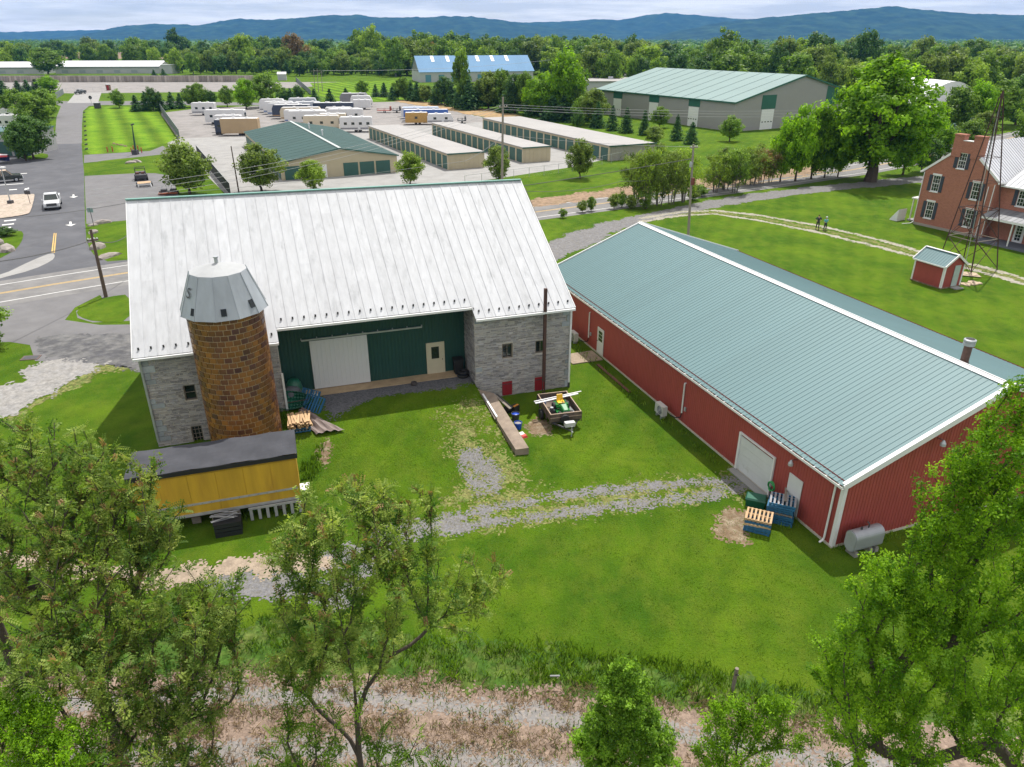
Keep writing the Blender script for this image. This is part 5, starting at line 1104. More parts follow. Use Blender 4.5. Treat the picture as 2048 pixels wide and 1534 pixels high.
# windmill tower (steel lattice)
f1 = G(1800 + 1235 / 7.669, 440 + 885 / 7.669, 0); WC = Vector((46.6, 72.6, 0)); 
top = ray(2003, 195); wt = thing('windmill_tower', 'tall rusty steel lattice windmill tower beside the red shed', 'tower', WC, 67)
wl_ = [Matrix.LocRotScale(wt.location, wt.rotation_euler, None).inverted() @ f1]
hwid = 1.9
HTT = zat(2003, 195, WC.x, WC.y)
txx = top[0] * WC.y / top[1]; lean = Matrix.LocRotScale(wt.location, wt.rotation_euler, None).inverted() @ Vector((txx, WC.y, 0))
cn = [(-1, -1), (1, -1), (1, 1), (-1, 1)]
M_wr = mat('rusty_angle_iron', (0.06, 0.03, 0.028), .8, .25, 4)
def wp(k, z):
    f = z / HTT; w_ = hwid * (1 - f) + 0.12 * f; return Vector((cn[k % 4][0] * w_ + lean.x * f, cn[k % 4][1] * w_ + lean.y * f, z))
for k in range(4): b = MB(); b.bar(wp(k, 0), wp(k, HTT), .09, .09); b.obj('leg', M_wr, wt)
lev = [0, 3.1, 6.0, 8.6, 10.9, 12.9, 14.5]
lev = [l for l in lev if l < HTT - .3]
for i, z in enumerate(lev[1:3]):
    for k in range(4): b = MB(); b.bar(wp(k, z), wp(k + 1, z), .06, .06); b.obj('girt', M_wr if i else M_oldwood, wt)
for i, z in enumerate(lev[3:]):
    for k in range(4): b = MB(); b.bar(wp(k, z), wp(k + 1, z), .035, .035); b.obj('girt', M_wr, wt)
for a_, c_ in zip([.2] + lev[1:2], lev[1:3]):
    for k in range(4):
        for q_ in ((k, k + 1), (k + 1, k)): b = MB(); b.bar(wp(q_[0], a_), wp(q_[1], c_), .045, .045); b.obj('brace', M_wr, wt)
b = MB(); b.lathe([(.16, HTT), (.12, HTT + .3), (.05, HTT + .6)], 8, (lean.x, lean.y, 0)); b.obj('tower_head', M_wr, wt)
b = MB(); b.tube([(lean.x * .2, lean.y * .2, 0), (lean.x, lean.y, HTT)], .03, 5); b.obj('pump_rod', M_steel, wt)
# ------------------------------------------------------------------ brick farmhouse
M_brick = mat('red_brick', (0.35, 0.14, 0.092), 0.85, 0.10, 3.5, tint=0.1, spec=.3)
nt = M_brick.node_tree; N = nt.nodes; L = nt.links; bs = N['Principled BSDF']; src = bs.inputs['Base Color'].links[0].from_socket
bk = N.new('ShaderNodeTexBrick'); bk.inputs['Scale'].default_value = 1; bk.inputs['Brick Width'].default_value = 0.24; bk.inputs['Row Height'].default_value = 0.078; bk.inputs['Mortar Size'].default_value = 0.010
bk.inputs['Color1'].default_value = (1, 1, 1, 1); bk.inputs['Color2'].default_value = (.75, .75, .75, 1); bk.inputs['Mortar'].default_value = (1.3, 1.6, 1.8, 1)
tcn = N.new('ShaderNodeTexCoord'); sx = N.new('ShaderNodeSeparateXYZ'); L.new(tcn.outputs['Object'], sx.inputs[0]); ad = N.new('ShaderNodeMath'); ad.operation = 'ADD'; L.new(sx.outputs[0], ad.inputs[0]); L.new(sx.outputs[1], ad.inputs[1]); cx = N.new('ShaderNodeCombineXYZ'); L.new(ad.outputs[0], cx.inputs[0]); L.new(sx.outputs[2], cx.inputs[1]); L.new(cx.outputs[0], bk.inputs['Vector'])
vm = N.new('ShaderNodeVectorMath'); vm.operation = 'MULTIPLY'; L.new(src, vm.inputs[0]); L.new(bk.outputs['Color'], vm.inputs[1]); L.new(vm.outputs[0], bs.inputs['Base Color'])
M_tin2 = mat('grey_standing_seam', (0.50, 0.51, 0.54), 0.5, 0.08, 0.6, rand=0.04)
M_shut = mat('slate_blue_shutter', (0.035, 0.045, 0.065), 0.6, 0.1, 3)
hs = thing('brick_house', 'two storey red brick farmhouse with twin gable chimneys and metal roof', 'house', (50.62, 91.83, 0), 152.5)
HL = 12.0; HWd = 8.9; HE = 6.7; HP = 10.2
wins = [(3.78, 4.72, 7.35, 9.1), (1.2, 2.2, 4.3, 6.2), (1.2, 2.2, 1.05, 3.05), (6.2, 7.2, 4.2, 6.1), (6.2, 7.2, 1.0, 3.0)]
hf = lambda u, d, z: (u, d, z)
# gable wall: rectangle with openings plus the gable triangle split round the attic window
wall_open('wall', M_brick, hs, 0, HWd, -0.2, HE, wins[1:], hf, 0.12)
b = MB(); a0, a1, z0, z1 = wins[0]; gz = lambda x: HE + (HP - HE) * (1 - abs(x - HWd / 2) / (HWd / 2))
b.face([(0, 0, HE), (a0, 0, HE), (a0, 0, gz(a0))]); b.face([(a1, 0, HE), (HWd, 0, HE), (a1, 0, gz(a1))]); b.face([(a0, 0, HE), (a1, 0, HE), (a1, 0, z0), (a0, 0, z0)]); b.face([(a0, 0, z1), (a1, 0, z1), (a1, 0, gz(a1)), (HWd / 2, 0, HP), (a0, 0, gz(a0))])
b.face([(a0, 0.12, z0), (a1, 0.12, z0), (a1, .12, z1), (a0, .12, z1)]); b.obj('gable_wall', M_brick, hs)
b = MB(); b.face([(HWd, 0, -.2), (HWd, HL, -.2), (HWd, HL, HE), (HWd, 0, HE)]); b.face([(0, HL, -.2), (0, 0, -.2), (0, 0, HE), (0, HL, HE)]); b.face([(HWd, HL, -.2), (0, HL, -.2), (0, HL, HE), (HWd / 2, HL, HP), (HWd, HL, HE)]); b.obj('side_wall', M_brick, hs)
MB().box(0.02, -0.03, -0.2, HWd, 0.0, 0.3).obj('stone_footing', mat('footing', (0.3, 0.27, 0.23)), hs)
def house_win(o, yy=0.0, shut=True):
    fr = 0.07; b = MB(); b.box(o[0], yy + .03, o[2], o[0] + fr, yy + .1, o[3]); b.box(o[1] - fr, yy + .03, o[2], o[1], yy + .1, o[3]); b.box(o[0] + fr, yy + .03, o[3] - fr, o[1] - fr, yy + .1, o[3]); b.box(o[0] + fr, yy + .03, o[2], o[1] - fr, yy + .1, o[2] + fr)
    zm = (o[2] + o[3]) / 2; b.box(o[0] + fr, yy + .04, zm - .03, o[1] - fr, yy + .09, zm + .03)
    for i in (1, 2): u = o[0] + (o[1] - o[0]) * i / 3; b.box(u - .012, yy + .055, o[2] + fr, u + .012, yy + .085, o[3] - fr)
    for k in (.25, .75): z = o[2] + (o[3] - o[2]) * k; b.box(o[0] + fr, yy + .057, z - .012, o[1] - fr, yy + .083, z + .012)
    w_ = b.obj('window', M_white, hs)
    MB().box(o[0] + .02, yy + .095, o[2] + .02, o[1] - .02, yy + .11, o[3] - .02).obj('pane', M_glass, w_)
    MB().box(o[0] - .08, yy - .06, o[3], o[1] + .08, yy + .04, o[3] + .2).obj('lintel', M_white, w_); MB().box(o[0] - .06, yy - .09, o[2] - .1, o[1] + .06, yy + .04, o[2]).obj('sill', M_white, w_)
    if shut:
        for x0 in (o[0] - .45, o[1] + .05):
            b = MB(); b.box(x0, yy - .05, o[2], x0 + .4, yy - .01, o[3])
            for k in range(8): z = o[2] + .1 + k * (o[3] - o[2] - .2) / 8; b.box(x0 + .05, yy - .065, z, x0 + .35, yy - .051, z + .1)
            b.obj('shutter', M_shut, w_)
for w_ in wins: house_win(w_)
for x0, x1 in ((2.75, 3.88), (5.1, 6.25)):
    b = MB(); b.box(x0, -.1, 8.6, x1, .75, 10.95); c_ = b.obj('chimney', M_brick, hs); MB().box(x0 - .06, -.16, 10.95, x1 + .06, .81, 11.12).obj('chimney_cap', M_brick, c_)
MB().box(3.88, -.08, 9.12, 5.1, .45, 10.42).obj('parapet', M_brick, hs); MB().box(3.881, -.13, 10.42, 5.099, .5, 10.5).obj('parapet_cap', M_white, hs)
def seam_roof(par, A, B_, Cc, D_, n, name='roof_panel', m=None, seam=.05):
    # A,B eave; D,C ridge
    A, B_, Cc, D_ = map(Vector, (A, B_, Cc, D_)); nn = (B_ - A).cross(D_ - A).normalized()
    if nn.z < 0: nn = -nn
    for i in range(n):
        p = [A.lerp(B_, i / n), A.lerp(B_, (i + 1) / n), D_.lerp(Cc, (i + 1) / n), D_.lerp(Cc, i / n)]
        b = MB(); b.face(p); e = (p[1] - p[0]) * .05; b.hexa([p[0], p[0] + e, p[3] + e, p[3]], [p[0] + nn * seam, p[0] + e + nn * seam, p[3] + e + nn * seam, p[3] + nn * seam])
        b.face([q_ - nn * .12 for q_ in p][::-1]); b.face([p[0] - nn * .12, p[1] - nn * .12, p[1], p[0]]); b.obj(name, m or M_tin2, par)
sl3 = (HP - HE) / (HWd / 2); o_ = .35
seam_roof(hs, (HWd + o_, .0, HE - o_ * sl3 + .1), (HWd + o_, HL, HE - o_ * sl3 + .1), (HWd / 2, HL, HP + .1), (HWd / 2, .0, HP + .1), 24)
seam_roof(hs, (-o_, .0, HE - o_ * sl3 + .1), (-o_, HL, HE - o_ * sl3 + .1), (HWd / 2, HL, HP + .1), (HWd / 2, .0, HP + .1), 24)
for s in (0, 1):
    x0 = -o_ if s == 0 else HWd + o_; xe = 2.7 if s == 0 else 6.3; ze = gz(xe)
    b = MB(); b.bar((x0, -.06, HE - o_ * sl3), (xe, -.06, ze), .1, .25); b.obj('rake_board', M_white, hs)
    MB().box(x0 - .08, -.3, HE - o_ * sl3 - .12, x0 + .06, HL, HE - o_ * sl3 + .06).obj('gutter', M_white, hs)
b = MB(); b.tube([(.02, -.08, HE - .3), (.02, -.08, .3), (-.1, -.5, .1), (-.5, -1.4, .06)], .05, 6); b.obj('downspout', M_white, hs)
b = MB(); b.tube([(8.1, -.08, HE - .8), (8.1, -.08, .2)], .05, 6); b.tube([(8.75, -.08, HE - .5), (8.75, -.08, .2)], .05, 6); b.obj('downspout', M_white, hs)
# wing with porch
WY, WX0, WX1, WE = 1.1, HWd, 24.0, 6.1
wwin = [(10.9, 11.9, 4.15, 5.85), (14.5, 15.5, 4.15, 5.85)]
wall_open('wing_wall', M_brick, hs, WX0, WX1, -.2, WE, wwin, lambda u, d, z: (u, WY + d, z), .12)
for w_ in wwin: house_win(w_, WY)
MB().box(11.6, WY - .05, .25, 12.7, WY - .005, 2.5).obj('door_frame', M_white, hs)
dq = MB().box(11.75, WY - .09, .25, 12.55, WY - .051, 2.3).obj('porch_door', M_white, hs)
b = MB()
for i in range(2):
    for j in range(5): b.box(11.85 + i * .32, WY - .105, .5 + j * .35, 11.85 + i * .32 + .27, WY - .091, .5 + j * .35 + .3)
b.obj('panes', M_glass, dq)
seam_roof(hs, (WX0 + .35, WY - .4, WE + .05), (WX1, WY - .4, WE + .05), (WX1, WY + 3.8, WE + 2.3), (WX0 + .35, WY + 3.8, WE + 2.3), 26, m=M_tin)
MB().box(WX0 + .02, WY - .5, WE - .1, WX1, WY - .38, WE + .05).obj('gutter', M_white, hs)
PY = -1.5
seam_roof(hs, (WX0 + .1, PY - .15, 2.95), (WX1, PY - .15, 2.95), (WX1, WY - .02, 3.6), (WX0 + .1, WY - .02, 3.6), 26, 'porch_roof_panel', mat('dull_porch_tin', (0.20, 0.21, 0.22), .5, .15, .5, rand=.25), .03)
MB().box(WX0 + .1, PY - .17, 2.7, WX1, PY - .05, 2.93).obj('porch_beam', M_white, hs)
MB().box(WX0 + .02, PY - .1, -.1, WX1, WY - .01, .22).obj('porch_floor', mat('grey_porch_floor', (0.13, 0.14, 0.17), .8), hs)
for x in (12.6, 17.2, 21.8): MB().box(x - .06, PY, .22, x + .06, PY + .12, 2.7).obj('porch_post', M_white, hs)
b = MB(); b.box(20.0, WY + 2.5, WE + 1.0, 21.0, WY + 3.6, WE + 4.6); b.obj('rear_chimney', M_brick, hs)
# front porch corner on the far left side
b = MB(); b.box(-1.6, 1.0, 2.8, -.02, 6, 2.95); b.obj('front_porch_roof', M_white, hs)
for y in (1.2, 5.5): MB().box(-1.5, y, .2, -1.38, y + .12, 2.8).obj('porch_post', M_white, hs)
MB().box(-1.6, 1, -.1, -.02, 6, .2).obj('front_porch_floor', M_conc, hs)
c_p = G(1826, 430, 0); t = thing('cellar_cover', 'slanting white panel beside the left corner of the brick house', 'panel', (49.2, 93.2, 0), 152.5)
b = MB(); b.hexa([(-1.0, 0, 0), (0, 0, 0), (0, 1.6, 0), (-1.0, 1.6, 0)], [(-1.0, 0, .15), (0, 0, 1.5), (0, 1.6, 1.5), (-1.0, 1.6, .15)]); b.obj('cover', M_white, t)

# ------------------------------------------------------------------ self storage buildings
M_tan = mat('cream_siding', (0.46, 0.40, 0.27), .7, .06, 1, tint=.06)
M_sroof = mat('pale_storage_roof', (0.31, 0.30, 0.29), .8, .08, .25, rand=.03)
M_sdoor = mat('green_roller_door', (0.035, 0.105, 0.085), .6, .1, 1, rand=.08)
M_sroofg = mat('dark_green_storage_roof', (0.036, 0.078, 0.072), .75, .1, .3, rand=.04, spec=.2)
def storage_row(label, px_near, length, width, n, h=2.65, endm=None):
    o = G(*px_near, 0); t = thing('storage_building', label, 'storage building', o, 64, 'rows of self storage garages')
    MB().box(.05, .0, -.1, width, length, h).obj('walls', endm or M_tan, t)
    ns = 6
    for i in range(ns):
        b = MB(); y0 = -.2 + i * (length + .4) / ns; y1 = y0 + (length + .4) / ns - .03; b.hexa([(-.25, y0, h + .02), (width + .2, y0, h - .12), (width + .2, y1, h - .12), (-.25, y1, h + .02)], [(-.25, y0, h + .2), (width + .2, y0, h + .06), (width + .2, y1, h + .06), (-.25, y1, h + .2)]); b.obj('roof_panel', M_sroof, t)
    MB().box(-.27, -.24, h - .06, width + .22, -.205, h + .17).obj('eave_trim', M_sdoor, t)
    b = MB(); dw = length / n
    me = MB().box(-.03, .3, .02, .04, dw - .3, 2.3); [me.box(-.045, .3, .25 + k * .26, -.03, dw - .3, .28 + k * .26) for k in range(8)]; me = me.mesh('roller_door', M_sdoor)
    for i in range(n): link('roller_door', me, t, (0, i * dw, 0))
    b.box(-.01, 0, 2.31, .04, length, h + .02)
    for i in range(n + 1): y = min(max(i * dw, .15), length - .15); b.box(-.06, y - .27, -.05, .045, y + .27, 2.31)
    b.obj('door_surround', M_tan, t); b2 = MB(); 
    for k in range(int(width / .9)): b2.box(.4 + k * .9, -.03, 0, .47 + k * .9, -.002, h)
    b2.obj('end_ribs', endm or M_tan, t)
    return t
S = 3.9327
storage_row('nearest flat roofed row of cream storage garages with green doors', (700 + 775 / S, 50 + 1140 / S), 50.0, 7.0, 17)
storage_row('middle flat roofed row of cream storage garages', (700 + 1362 / S, 50 + 1085 / S), 48.5, 5.8, 16)
storage_row('farthest flat roofed row of storage garages with a grey end wall', (700 + 2037 / S, 50 + 1070 / S), 59.0, 10.5, 18, endm=mat('grey_block', (0.33, 0.31, 0.28)))
o = G(400 + 650 / S, 1420 / S, 0); t = thing('storage_building', 'wide storage garage with dark green pitched roof and cream gable', 'storage building', o, 65); SW, SLn, SE_, SP = 19.6, 47.0, 2.9, 4.5
b = MB(); b.face([(0, 0, -.1), (SW, 0, -.1), (SW, 0, SE_), (SW / 2, 0, SP), (0, 0, SE_)]); b.face([(0, SLn, -.1), (0, 0, -.1), (0, 0, SE_), (0, SLn, SE_)]); b.face([(SW, 0, -.1), (SW, SLn, -.1), (SW, SLn, SE_), (SW, 0, SE_)]); b.face([(SW, SLn, -.1), (0, SLn, -.1), (0, SLn, SE_), (SW / 2, SLn, SP), (SW, SLn, SE_)]); b.obj('walls', M_tan, t)
ng = 16
for i in range(ng):
    for s in (0, 1):
        y0 = -.3 + i * (SLn + .6) / ng; y1 = y0 + (SLn + .6) / ng; xe = -.3 if s == 0 else SW + .3; b = MB(); pr_ = [(xe, y0, SE_ - .02), (SW / 2, y0, SP + .1), (SW / 2, y1, SP + .1), (xe, y1, SE_ - .02)]; b.face(pr_ if s else pr_[::-1], 0); e = .06; b.hexa([(xe, y0, SE_ - .02), (SW / 2, y0, SP + .1), (SW / 2, y0 + e, SP + .1), (xe, y0 + e, SE_ - .02)], [(xe, y0, SE_ + .0), (SW / 2, y0, SP + .12), (SW / 2, y0 + e, SP + .12), (xe, y0 + e, SE_ + .0)]); b.obj('roof_panel', M_sroofg, t)
b = MB(); b.bar((SW / 2, -.35, SP + .16), (SW / 2, SLn + .3, SP + .16), .5, .06); b.obj('ridge_cap', mat('pale_ridge', (0.42, 0.46, 0.45)), t)
for s in (0, 1): b = MB(); b.bar((-.3 if s == 0 else SW + .3, -.33, SE_ - .05), (SW / 2, -.33, SP + .05), .06, .22); b.obj('rake_trim', M_sdoor, t)
for y in (20, 33): b = MB(); b.lathe([(.12, SP - .3), (.12, SP + .8), (.2, SP + .8), (.2, SP + 1.0)], 8, (SW / 2 + 1.4, y, 0)); b.obj('roof_vent', M_white, t)
me = MB().box(0, -.05, .02, 2.5, -.01, 2.15); [me.box(0, -.065, .2 + k * .27, 2.5, -.051, .23 + k * .27) for k in range(7)]; me = me.mesh('roller_door', M_sdoor)
for x in (.5, 3.4, 10.2, 13.0, 15.8): link('roller_door', me, t, (x, 0, 0))
MB().box(6.6, -.04, .02, 7.4, -.005, 2.1).obj('office_door', M_white, t)
me = MB().box(-.05, 0, .02, -.01, 2.4, 2.15).mesh('roller_door', M_sdoor)
for i in range(15): link('roller_door', me, t, (0, 1 + i * 3.05, 0))
# grey warehouse with green bays
o = Vector((55.0, 191.2, 0)); t = thing('warehouse', 'large grey metal warehouse with pale green roof and white bay doors', 'warehouse', o, 60.5)
M_grey = mat('grey_metal_siding', (0.30, 0.29, 0.285), .6, .04, .4); M_lgr = mat('pale_green_roof', (0.19, 0.27, 0.26), .8, .06, .15, rand=.03, stretch=(1, .15, 1)); M_dg = mat('deep_green_panel', (0.018, 0.11, 0.075), .55, .08, .5)
WW, WL_, WE_, WP = 46.5, 58.5, 6.9, 12.5
b = MB(); b.face([(0, 0, -.2), (WW, 0, -.2), (WW, 0, WE_), (WW / 2, 0, WP), (0, 0, WE_)]); b.face([(0, WL_, -.2), (0, 0, -.2), (0, 0, WE_), (0, WL_, WE_)]); b.face([(WW, 0, -.2), (WW, WL_, -.2), (WW, WL_, WE_), (WW, 0, WE_)]); b.face([(WW, WL_, -.2), (0, WL_, -.2), (0, WL_, WE_), (WW / 2, WL_, WP), (WW, WL_, WE_)]); b.obj('walls', M_grey, t)
for i in range(12):
    for s in (0, 1):
        y0 = -.4 + i * (WL_ + .8) / 12; y1 = y0 + (WL_ + .8) / 12; xe = -.4 if s == 0 else WW + .4; b = MB(); pr_ = [(xe, y0, WE_), (WW / 2, y0, WP + .12), (WW / 2, y1, WP + .12), (xe, y1, WE_)]; b.face(pr_ if s else pr_[::-1]); b.hexa([(xe, y0, WE_), (WW / 2, y0, WP + .12), (WW / 2, y0 + .12, WP + .12), (xe, y0 + .12, WE_)], [(xe, y0, WE_ + .08), (WW / 2, y0, WP + .2), (WW / 2, y0 + .12, WP + .2), (xe, y0 + .12, WE_ + .08)]); b.obj('roof_panel', M_lgr, t)
for s in (0, 1): b = MB(); b.bar((-.4 if s == 0 else WW + .4, -.45, WE_ - .1), (WW / 2, -.45, WP), .1, .35); b.obj('rake_trim', M_dg, t)
MB().box(-.5, -.4, WE_ - .3, -.38, WL_ + .4, WE_ + .02).obj('eave_trim', M_dg, t)
for y0 in (12.5, 28.8, 45.5):
    MB().box(-.06, y0, 4.9, -.01, y0 + 4.3, WE_ - .3).obj('bay_panel', M_dg, t)
    b = MB(); b.box(-.07, y0 + .3, 0, -.02, y0 + 4.1, 4.8); q_ = b.obj('bay_door', M_white, t); b = MB(); [b.box(-.1, y0 + .8 + k * .9, 1.7, -.071, y0 + 1.2 + k * .9, 1.95) for k in range(4)]; b.obj('door_windows', M_glass, q_)
MB().box(8.9, -.06, 4.9, 13.9, -.01, 8.2).obj('bay_panel', M_dg, t)
b = MB(); b.box(9.2, -.07, 0, 13.6, -.02, 4.8); q_ = b.obj('bay_door', M_white, t); b = MB(); [b.box(9.6 + k * 1.05, -.1, 1.7, 10.1 + k * 1.05, -.071, 1.95) for k in range(4)]; b.obj('door_windows', M_glass, q_)
b = MB(); b.face([(WW - 14, -.05, 5), (WW - 8, -.05, 5), (WW - 8, -.05, 8.4), (WW - 14, -.05, 9.8)]); b.obj('bay_panel', M_dg, t)
# blue roofed warehouse
o = G(840, 165, 0); t = thing('warehouse', 'long pale warehouse with a light blue roof behind the evergreen row', 'warehouse', (o.x, o.y, 0), 74)
M_bl = mat('light_blue_roof', (0.15, 0.27, 0.42), .8, .05, .1, rand=.03, spec=.15); M_pw = mat('pale_wall', (0.42, 0.43, 0.44), .6, .06, .3)
b = MB(); b.box(0, 0, -.2, 62, 26, 5.0); b.face([(0, 0, 5), (0, 13, 12.2), (0, 26, 5)]); b.obj('walls', M_pw, t)
b = MB(); b.face([(0, 0, 5), (0, 13, 12.3), (0, 26, 5)][::-1]); b.obj('gable_wall', M_pw, t)
for i in range(14):
    x0 = -.4 + i * 63 / 14; b = MB(); b.face([(x0, -.5, 4.9), (x0 + 4.5, -.5, 4.9), (x0 + 4.5, 13, 12.5), (x0, 13, 12.5)]); b.face([(x0 + 4.5, 26.5, 4.9), (x0, 26.5, 4.9), (x0, 13, 12.5), (x0 + 4.5, 13, 12.5)]); b.obj('roof_panel', M_bl, t)
for i in range(6): b = MB(); x0 = 8 + i * 8.2; b.face([(x0, 7.8, 9.7), (x0 + 1.6, 7.8, 9.7), (x0 + 1.6, 12.5, 12.33), (x0, 12.5, 12.33)]); o_s = b.obj('skylight', M_white, t); o_s.location.z = .05
[MB().box(3 + k * 7, -.06, .2, 6 + k * 7, -.01, 3.6).obj('dock_door', mat('teal_doors', (0.1, 0.25, 0.32)), t) for k in range(8)]
# long white farm sheds
M_wsh = mat('white_shed_roof', (0.66, 0.66, 0.67), .5, .04, .1)
def long_shed(label, px0, px1, hgt, rise, dep):
    a_ = G(*px0, 0); c_ = G(*px1, 0); L_ = (c_ - a_).length; t = thing('long_shed', label, 'shed', a_, math.degrees(math.atan2(c_.x - a_.x, c_.y - a_.y)), 'long white farm sheds')
    b = MB(); b.box(0, 0, -.1, L_, dep, hgt); b.obj('walls', M_pw, t); n = 12
    for i in range(n): x0 = L_ * i / n; x1 = L_ * (i + 1) / n; b = MB(); b.face([(x0, -.5, hgt), (x1, -.5, hgt), (x1, dep / 2, hgt + rise), (x0, dep / 2, hgt + rise)]); b.face([(x1, dep + .5, hgt), (x0, dep + .5, hgt), (x0, dep / 2, hgt + rise), (x1, dep / 2, hgt + rise)]); b.obj('roof_panel', M_wsh, t)
    b = MB(); b.face([(0, 0, hgt), (0, dep / 2, hgt + rise), (0, dep, hgt)]); b.face([(L_, 0, hgt), (L_, dep, hgt), (L_, dep / 2, hgt + rise)]); b.obj('gable_wall', M_pw, t)
    MB().box(0, -.52, hgt - .5, L_, -.4, hgt + .05).obj('eave_board', mat('grey_fascia', (0.25, 0.27, 0.3)), t); b = MB(); [b.box(4 + k * 11, -.06, .5, 8 + k * 11, -.01, 2.2) for k in range(int(L_ / 12))]; b.obj('openings', mat('shed_screens', (0.3, 0.34, 0.35)), t)  # plain grey board along the front eave, then the screened openings
long_shed('long white roofed farm shed on the right beyond the stone wall', (112, 147.5), (321, 147), 4.2, 3.2, 26)
long_shed('long white roofed farm shed at the left edge behind the round tree', (-160, 149), (88, 148), 4.0, 3.0, 26)
t = thing('annex', 'small pale annex at the right end of the long white shed', 'shed', G(321, 148), 90); MB().box(.3, 2, 0, 7, 14, 5.2).obj('walls', M_pw, t); MB().box(0, 1.7, 5.2, 7.3, 14.3, 5.5).obj('roof', M_wsh, t)
# stone retaining wall by the upper lot
a_ = G(-300, 165); c_ = G(505, 164); t = thing('stone_wall', 'long rough stone retaining wall behind the upper lot', 'wall', a_, math.degrees(math.atan2(c_.x - a_.x, c_.y - a_.y))); L_ = (c_ - a_).length
M_rw = mat('quarry_stone', (0.33, 0.29, 0.25), .95, .25, .35, .5, 3, tint=.3, rand=.22, col2=(0.24, 0.2, 0.18)); MB().box(0, .3, -.1, L_, 3, 3.1).obj('core', M_rw, t)
nb = 150; mes = []
for k in range(6):
    b = MB(); w_ = L_ / nb; j = lambda: rnd.uniform(-.12, .12); b.hexa([(.04, j(), -.1), (w_ - .04, j(), -.1), (w_ - .04, .4, -.1), (.04, .4, -.1)], [(.05 + abs(j()), .1 + j(), 2.9 + j()), (w_ - .05, .1 + j(), 2.9 + j()), (w_ - .05, .4, 3.1), (.05, .4, 3.1)], j() * 8); mes.append(b.mesh('wall_stone', M_rw))
for i in range(nb): link('wall_stone', mes[rnd.randrange(6)], t, (i * L_ / nb, 0, 0))
MB().box(0, .35, 3.12, L_, .6, 3.25).obj('coping', M_conc, t)
# partial buildings at the edges
o = G(-60, 312, 0); t = thing('storage_building', 'two level storage building with dark doors at the left edge', 'storage building', o, 89); MB().box(-20, 0, -.1, 12, 10, 4.4).obj('walls', mat('pale_grey_panel', (0.37, 0.37, 0.36), .7, .05, .5), t); MB().box(-20.2, -.2, 4.4, 12.2, 10.2, 4.6).obj('parapet', mat('teal_trim', (0.06, 0.13, 0.14)), t)
for x in (-8, -3.6, .8, 5.2, 8.9): MB().box(x, -.06, .05, x + 3.2, -.01, 2.7).obj('roller_door', M_sdoor, t)
for x in (-18, -9, 0, 9): MB().box(x, -.12, 4.61, x + .1, -.02, 5.5).obj('rail_post', M_white, t)
MB().box(-20, -.12, 5.5, 12, -.03, 5.6).obj('rail', M_white, t)
# quonset / white domed roof to the right
o = G(1840, 225, 0); t = thing('domed_building', 'white curved roof building half hidden by trees above the brick house', 'building', G(1880, 243, 0), 88)
b = MB(); n = 14; prof = [(-9 + 18 * i / n, 3.5 + 6.4 * math.sin(math.pi * i / n) ** .8) for i in range(n + 1)]
for i in range(n): (x0, z0), (x1, z1) = prof[i], prof[i + 1]; b.face([(x0 + 8, 10, z0), (x1 + 8, 10, z1), (x1 + 8, 34, z1), (x0 + 8, 34, z0)][::-1])
b.face([(p[0] + 8, 10.1, p[1]) for p in prof] + [(17, 10.1, 0), (-1, 10.1, 0)]); b.obj('curved_roof', M_wsh, t); MB().box(-.8, 10.2, 0, 16.8, 33.8, 3.4).obj('walls', M_pw, t)
t = thing('flat_building', 'low grey building with a light flat roof right of the big tree', 'building', G(1835, 245, 0), 75); MB().box(-2, 0, -.1, 16, 14, 3.6).obj('walls', M_pw, t); MB().box(-2.3, -.3, 3.6, 16.3, 14.3, 3.9).obj('roof', mat('light_flat_roof', (0.45, 0.45, 0.46)), t)
t = thing('flat_building', 'flat roofed pale building behind the evergreens left of the grey warehouse', 'building', G(1140, 188, 0), 88); MB().box(0, 0, -.1, 32, 30, 4.6).obj('walls', M_pw, t); MB().box(-.4, -.4, 4.6, 32.4, 30.4, 5.0).obj('roof', M_sroof, t)
for x, y in ((6, 9), (18, 14), (26, 6)): MB().box(x, y, 5, x + 2, y + 1.6, 6).obj('roof_unit', M_steel, t)
t = thing('flat_building', 'second low pale flat roof beyond the first left of the warehouse', 'building', G(1160, 172, 0), 88); MB().box(6, 6, -.1, 44, 26, 4.0).obj('walls', M_pw, t); MB().box(5.6, 5.6, 4.0, 44.4, 26.4, 4.4).obj('roof', M_sroof, t)
t = thing('small_shed', 'small white shed standing at the end of the stone wall', 'shed', G(556, 161, 0), 80); MB().box(0, 0, 0, 4.5, 3.5, 3.2).obj('walls', M_pw, t); b = MB(); b.prism([(-.2, 3.2), (3.7, 3.2), (1.75, 4.3)], -.2, 4.7, axis='x'); b.obj('roof', M_wsh, t)
t = thing('portable_toilet', 'tan booth beside the gate of the upper lot', 'booth', G(213, 181, 0), 80); MB().box(0, 0, 0, 1.6, 1.6, 2.4).obj('body', M_dirt, t); MB().box(-.1, -.1, 2.4, 1.7, 1.7, 2.6).obj('roof', M_white, t); MB().box(.4, -.03, .1, 1.2, -.005, 2.1).obj('door', M_redd, t)

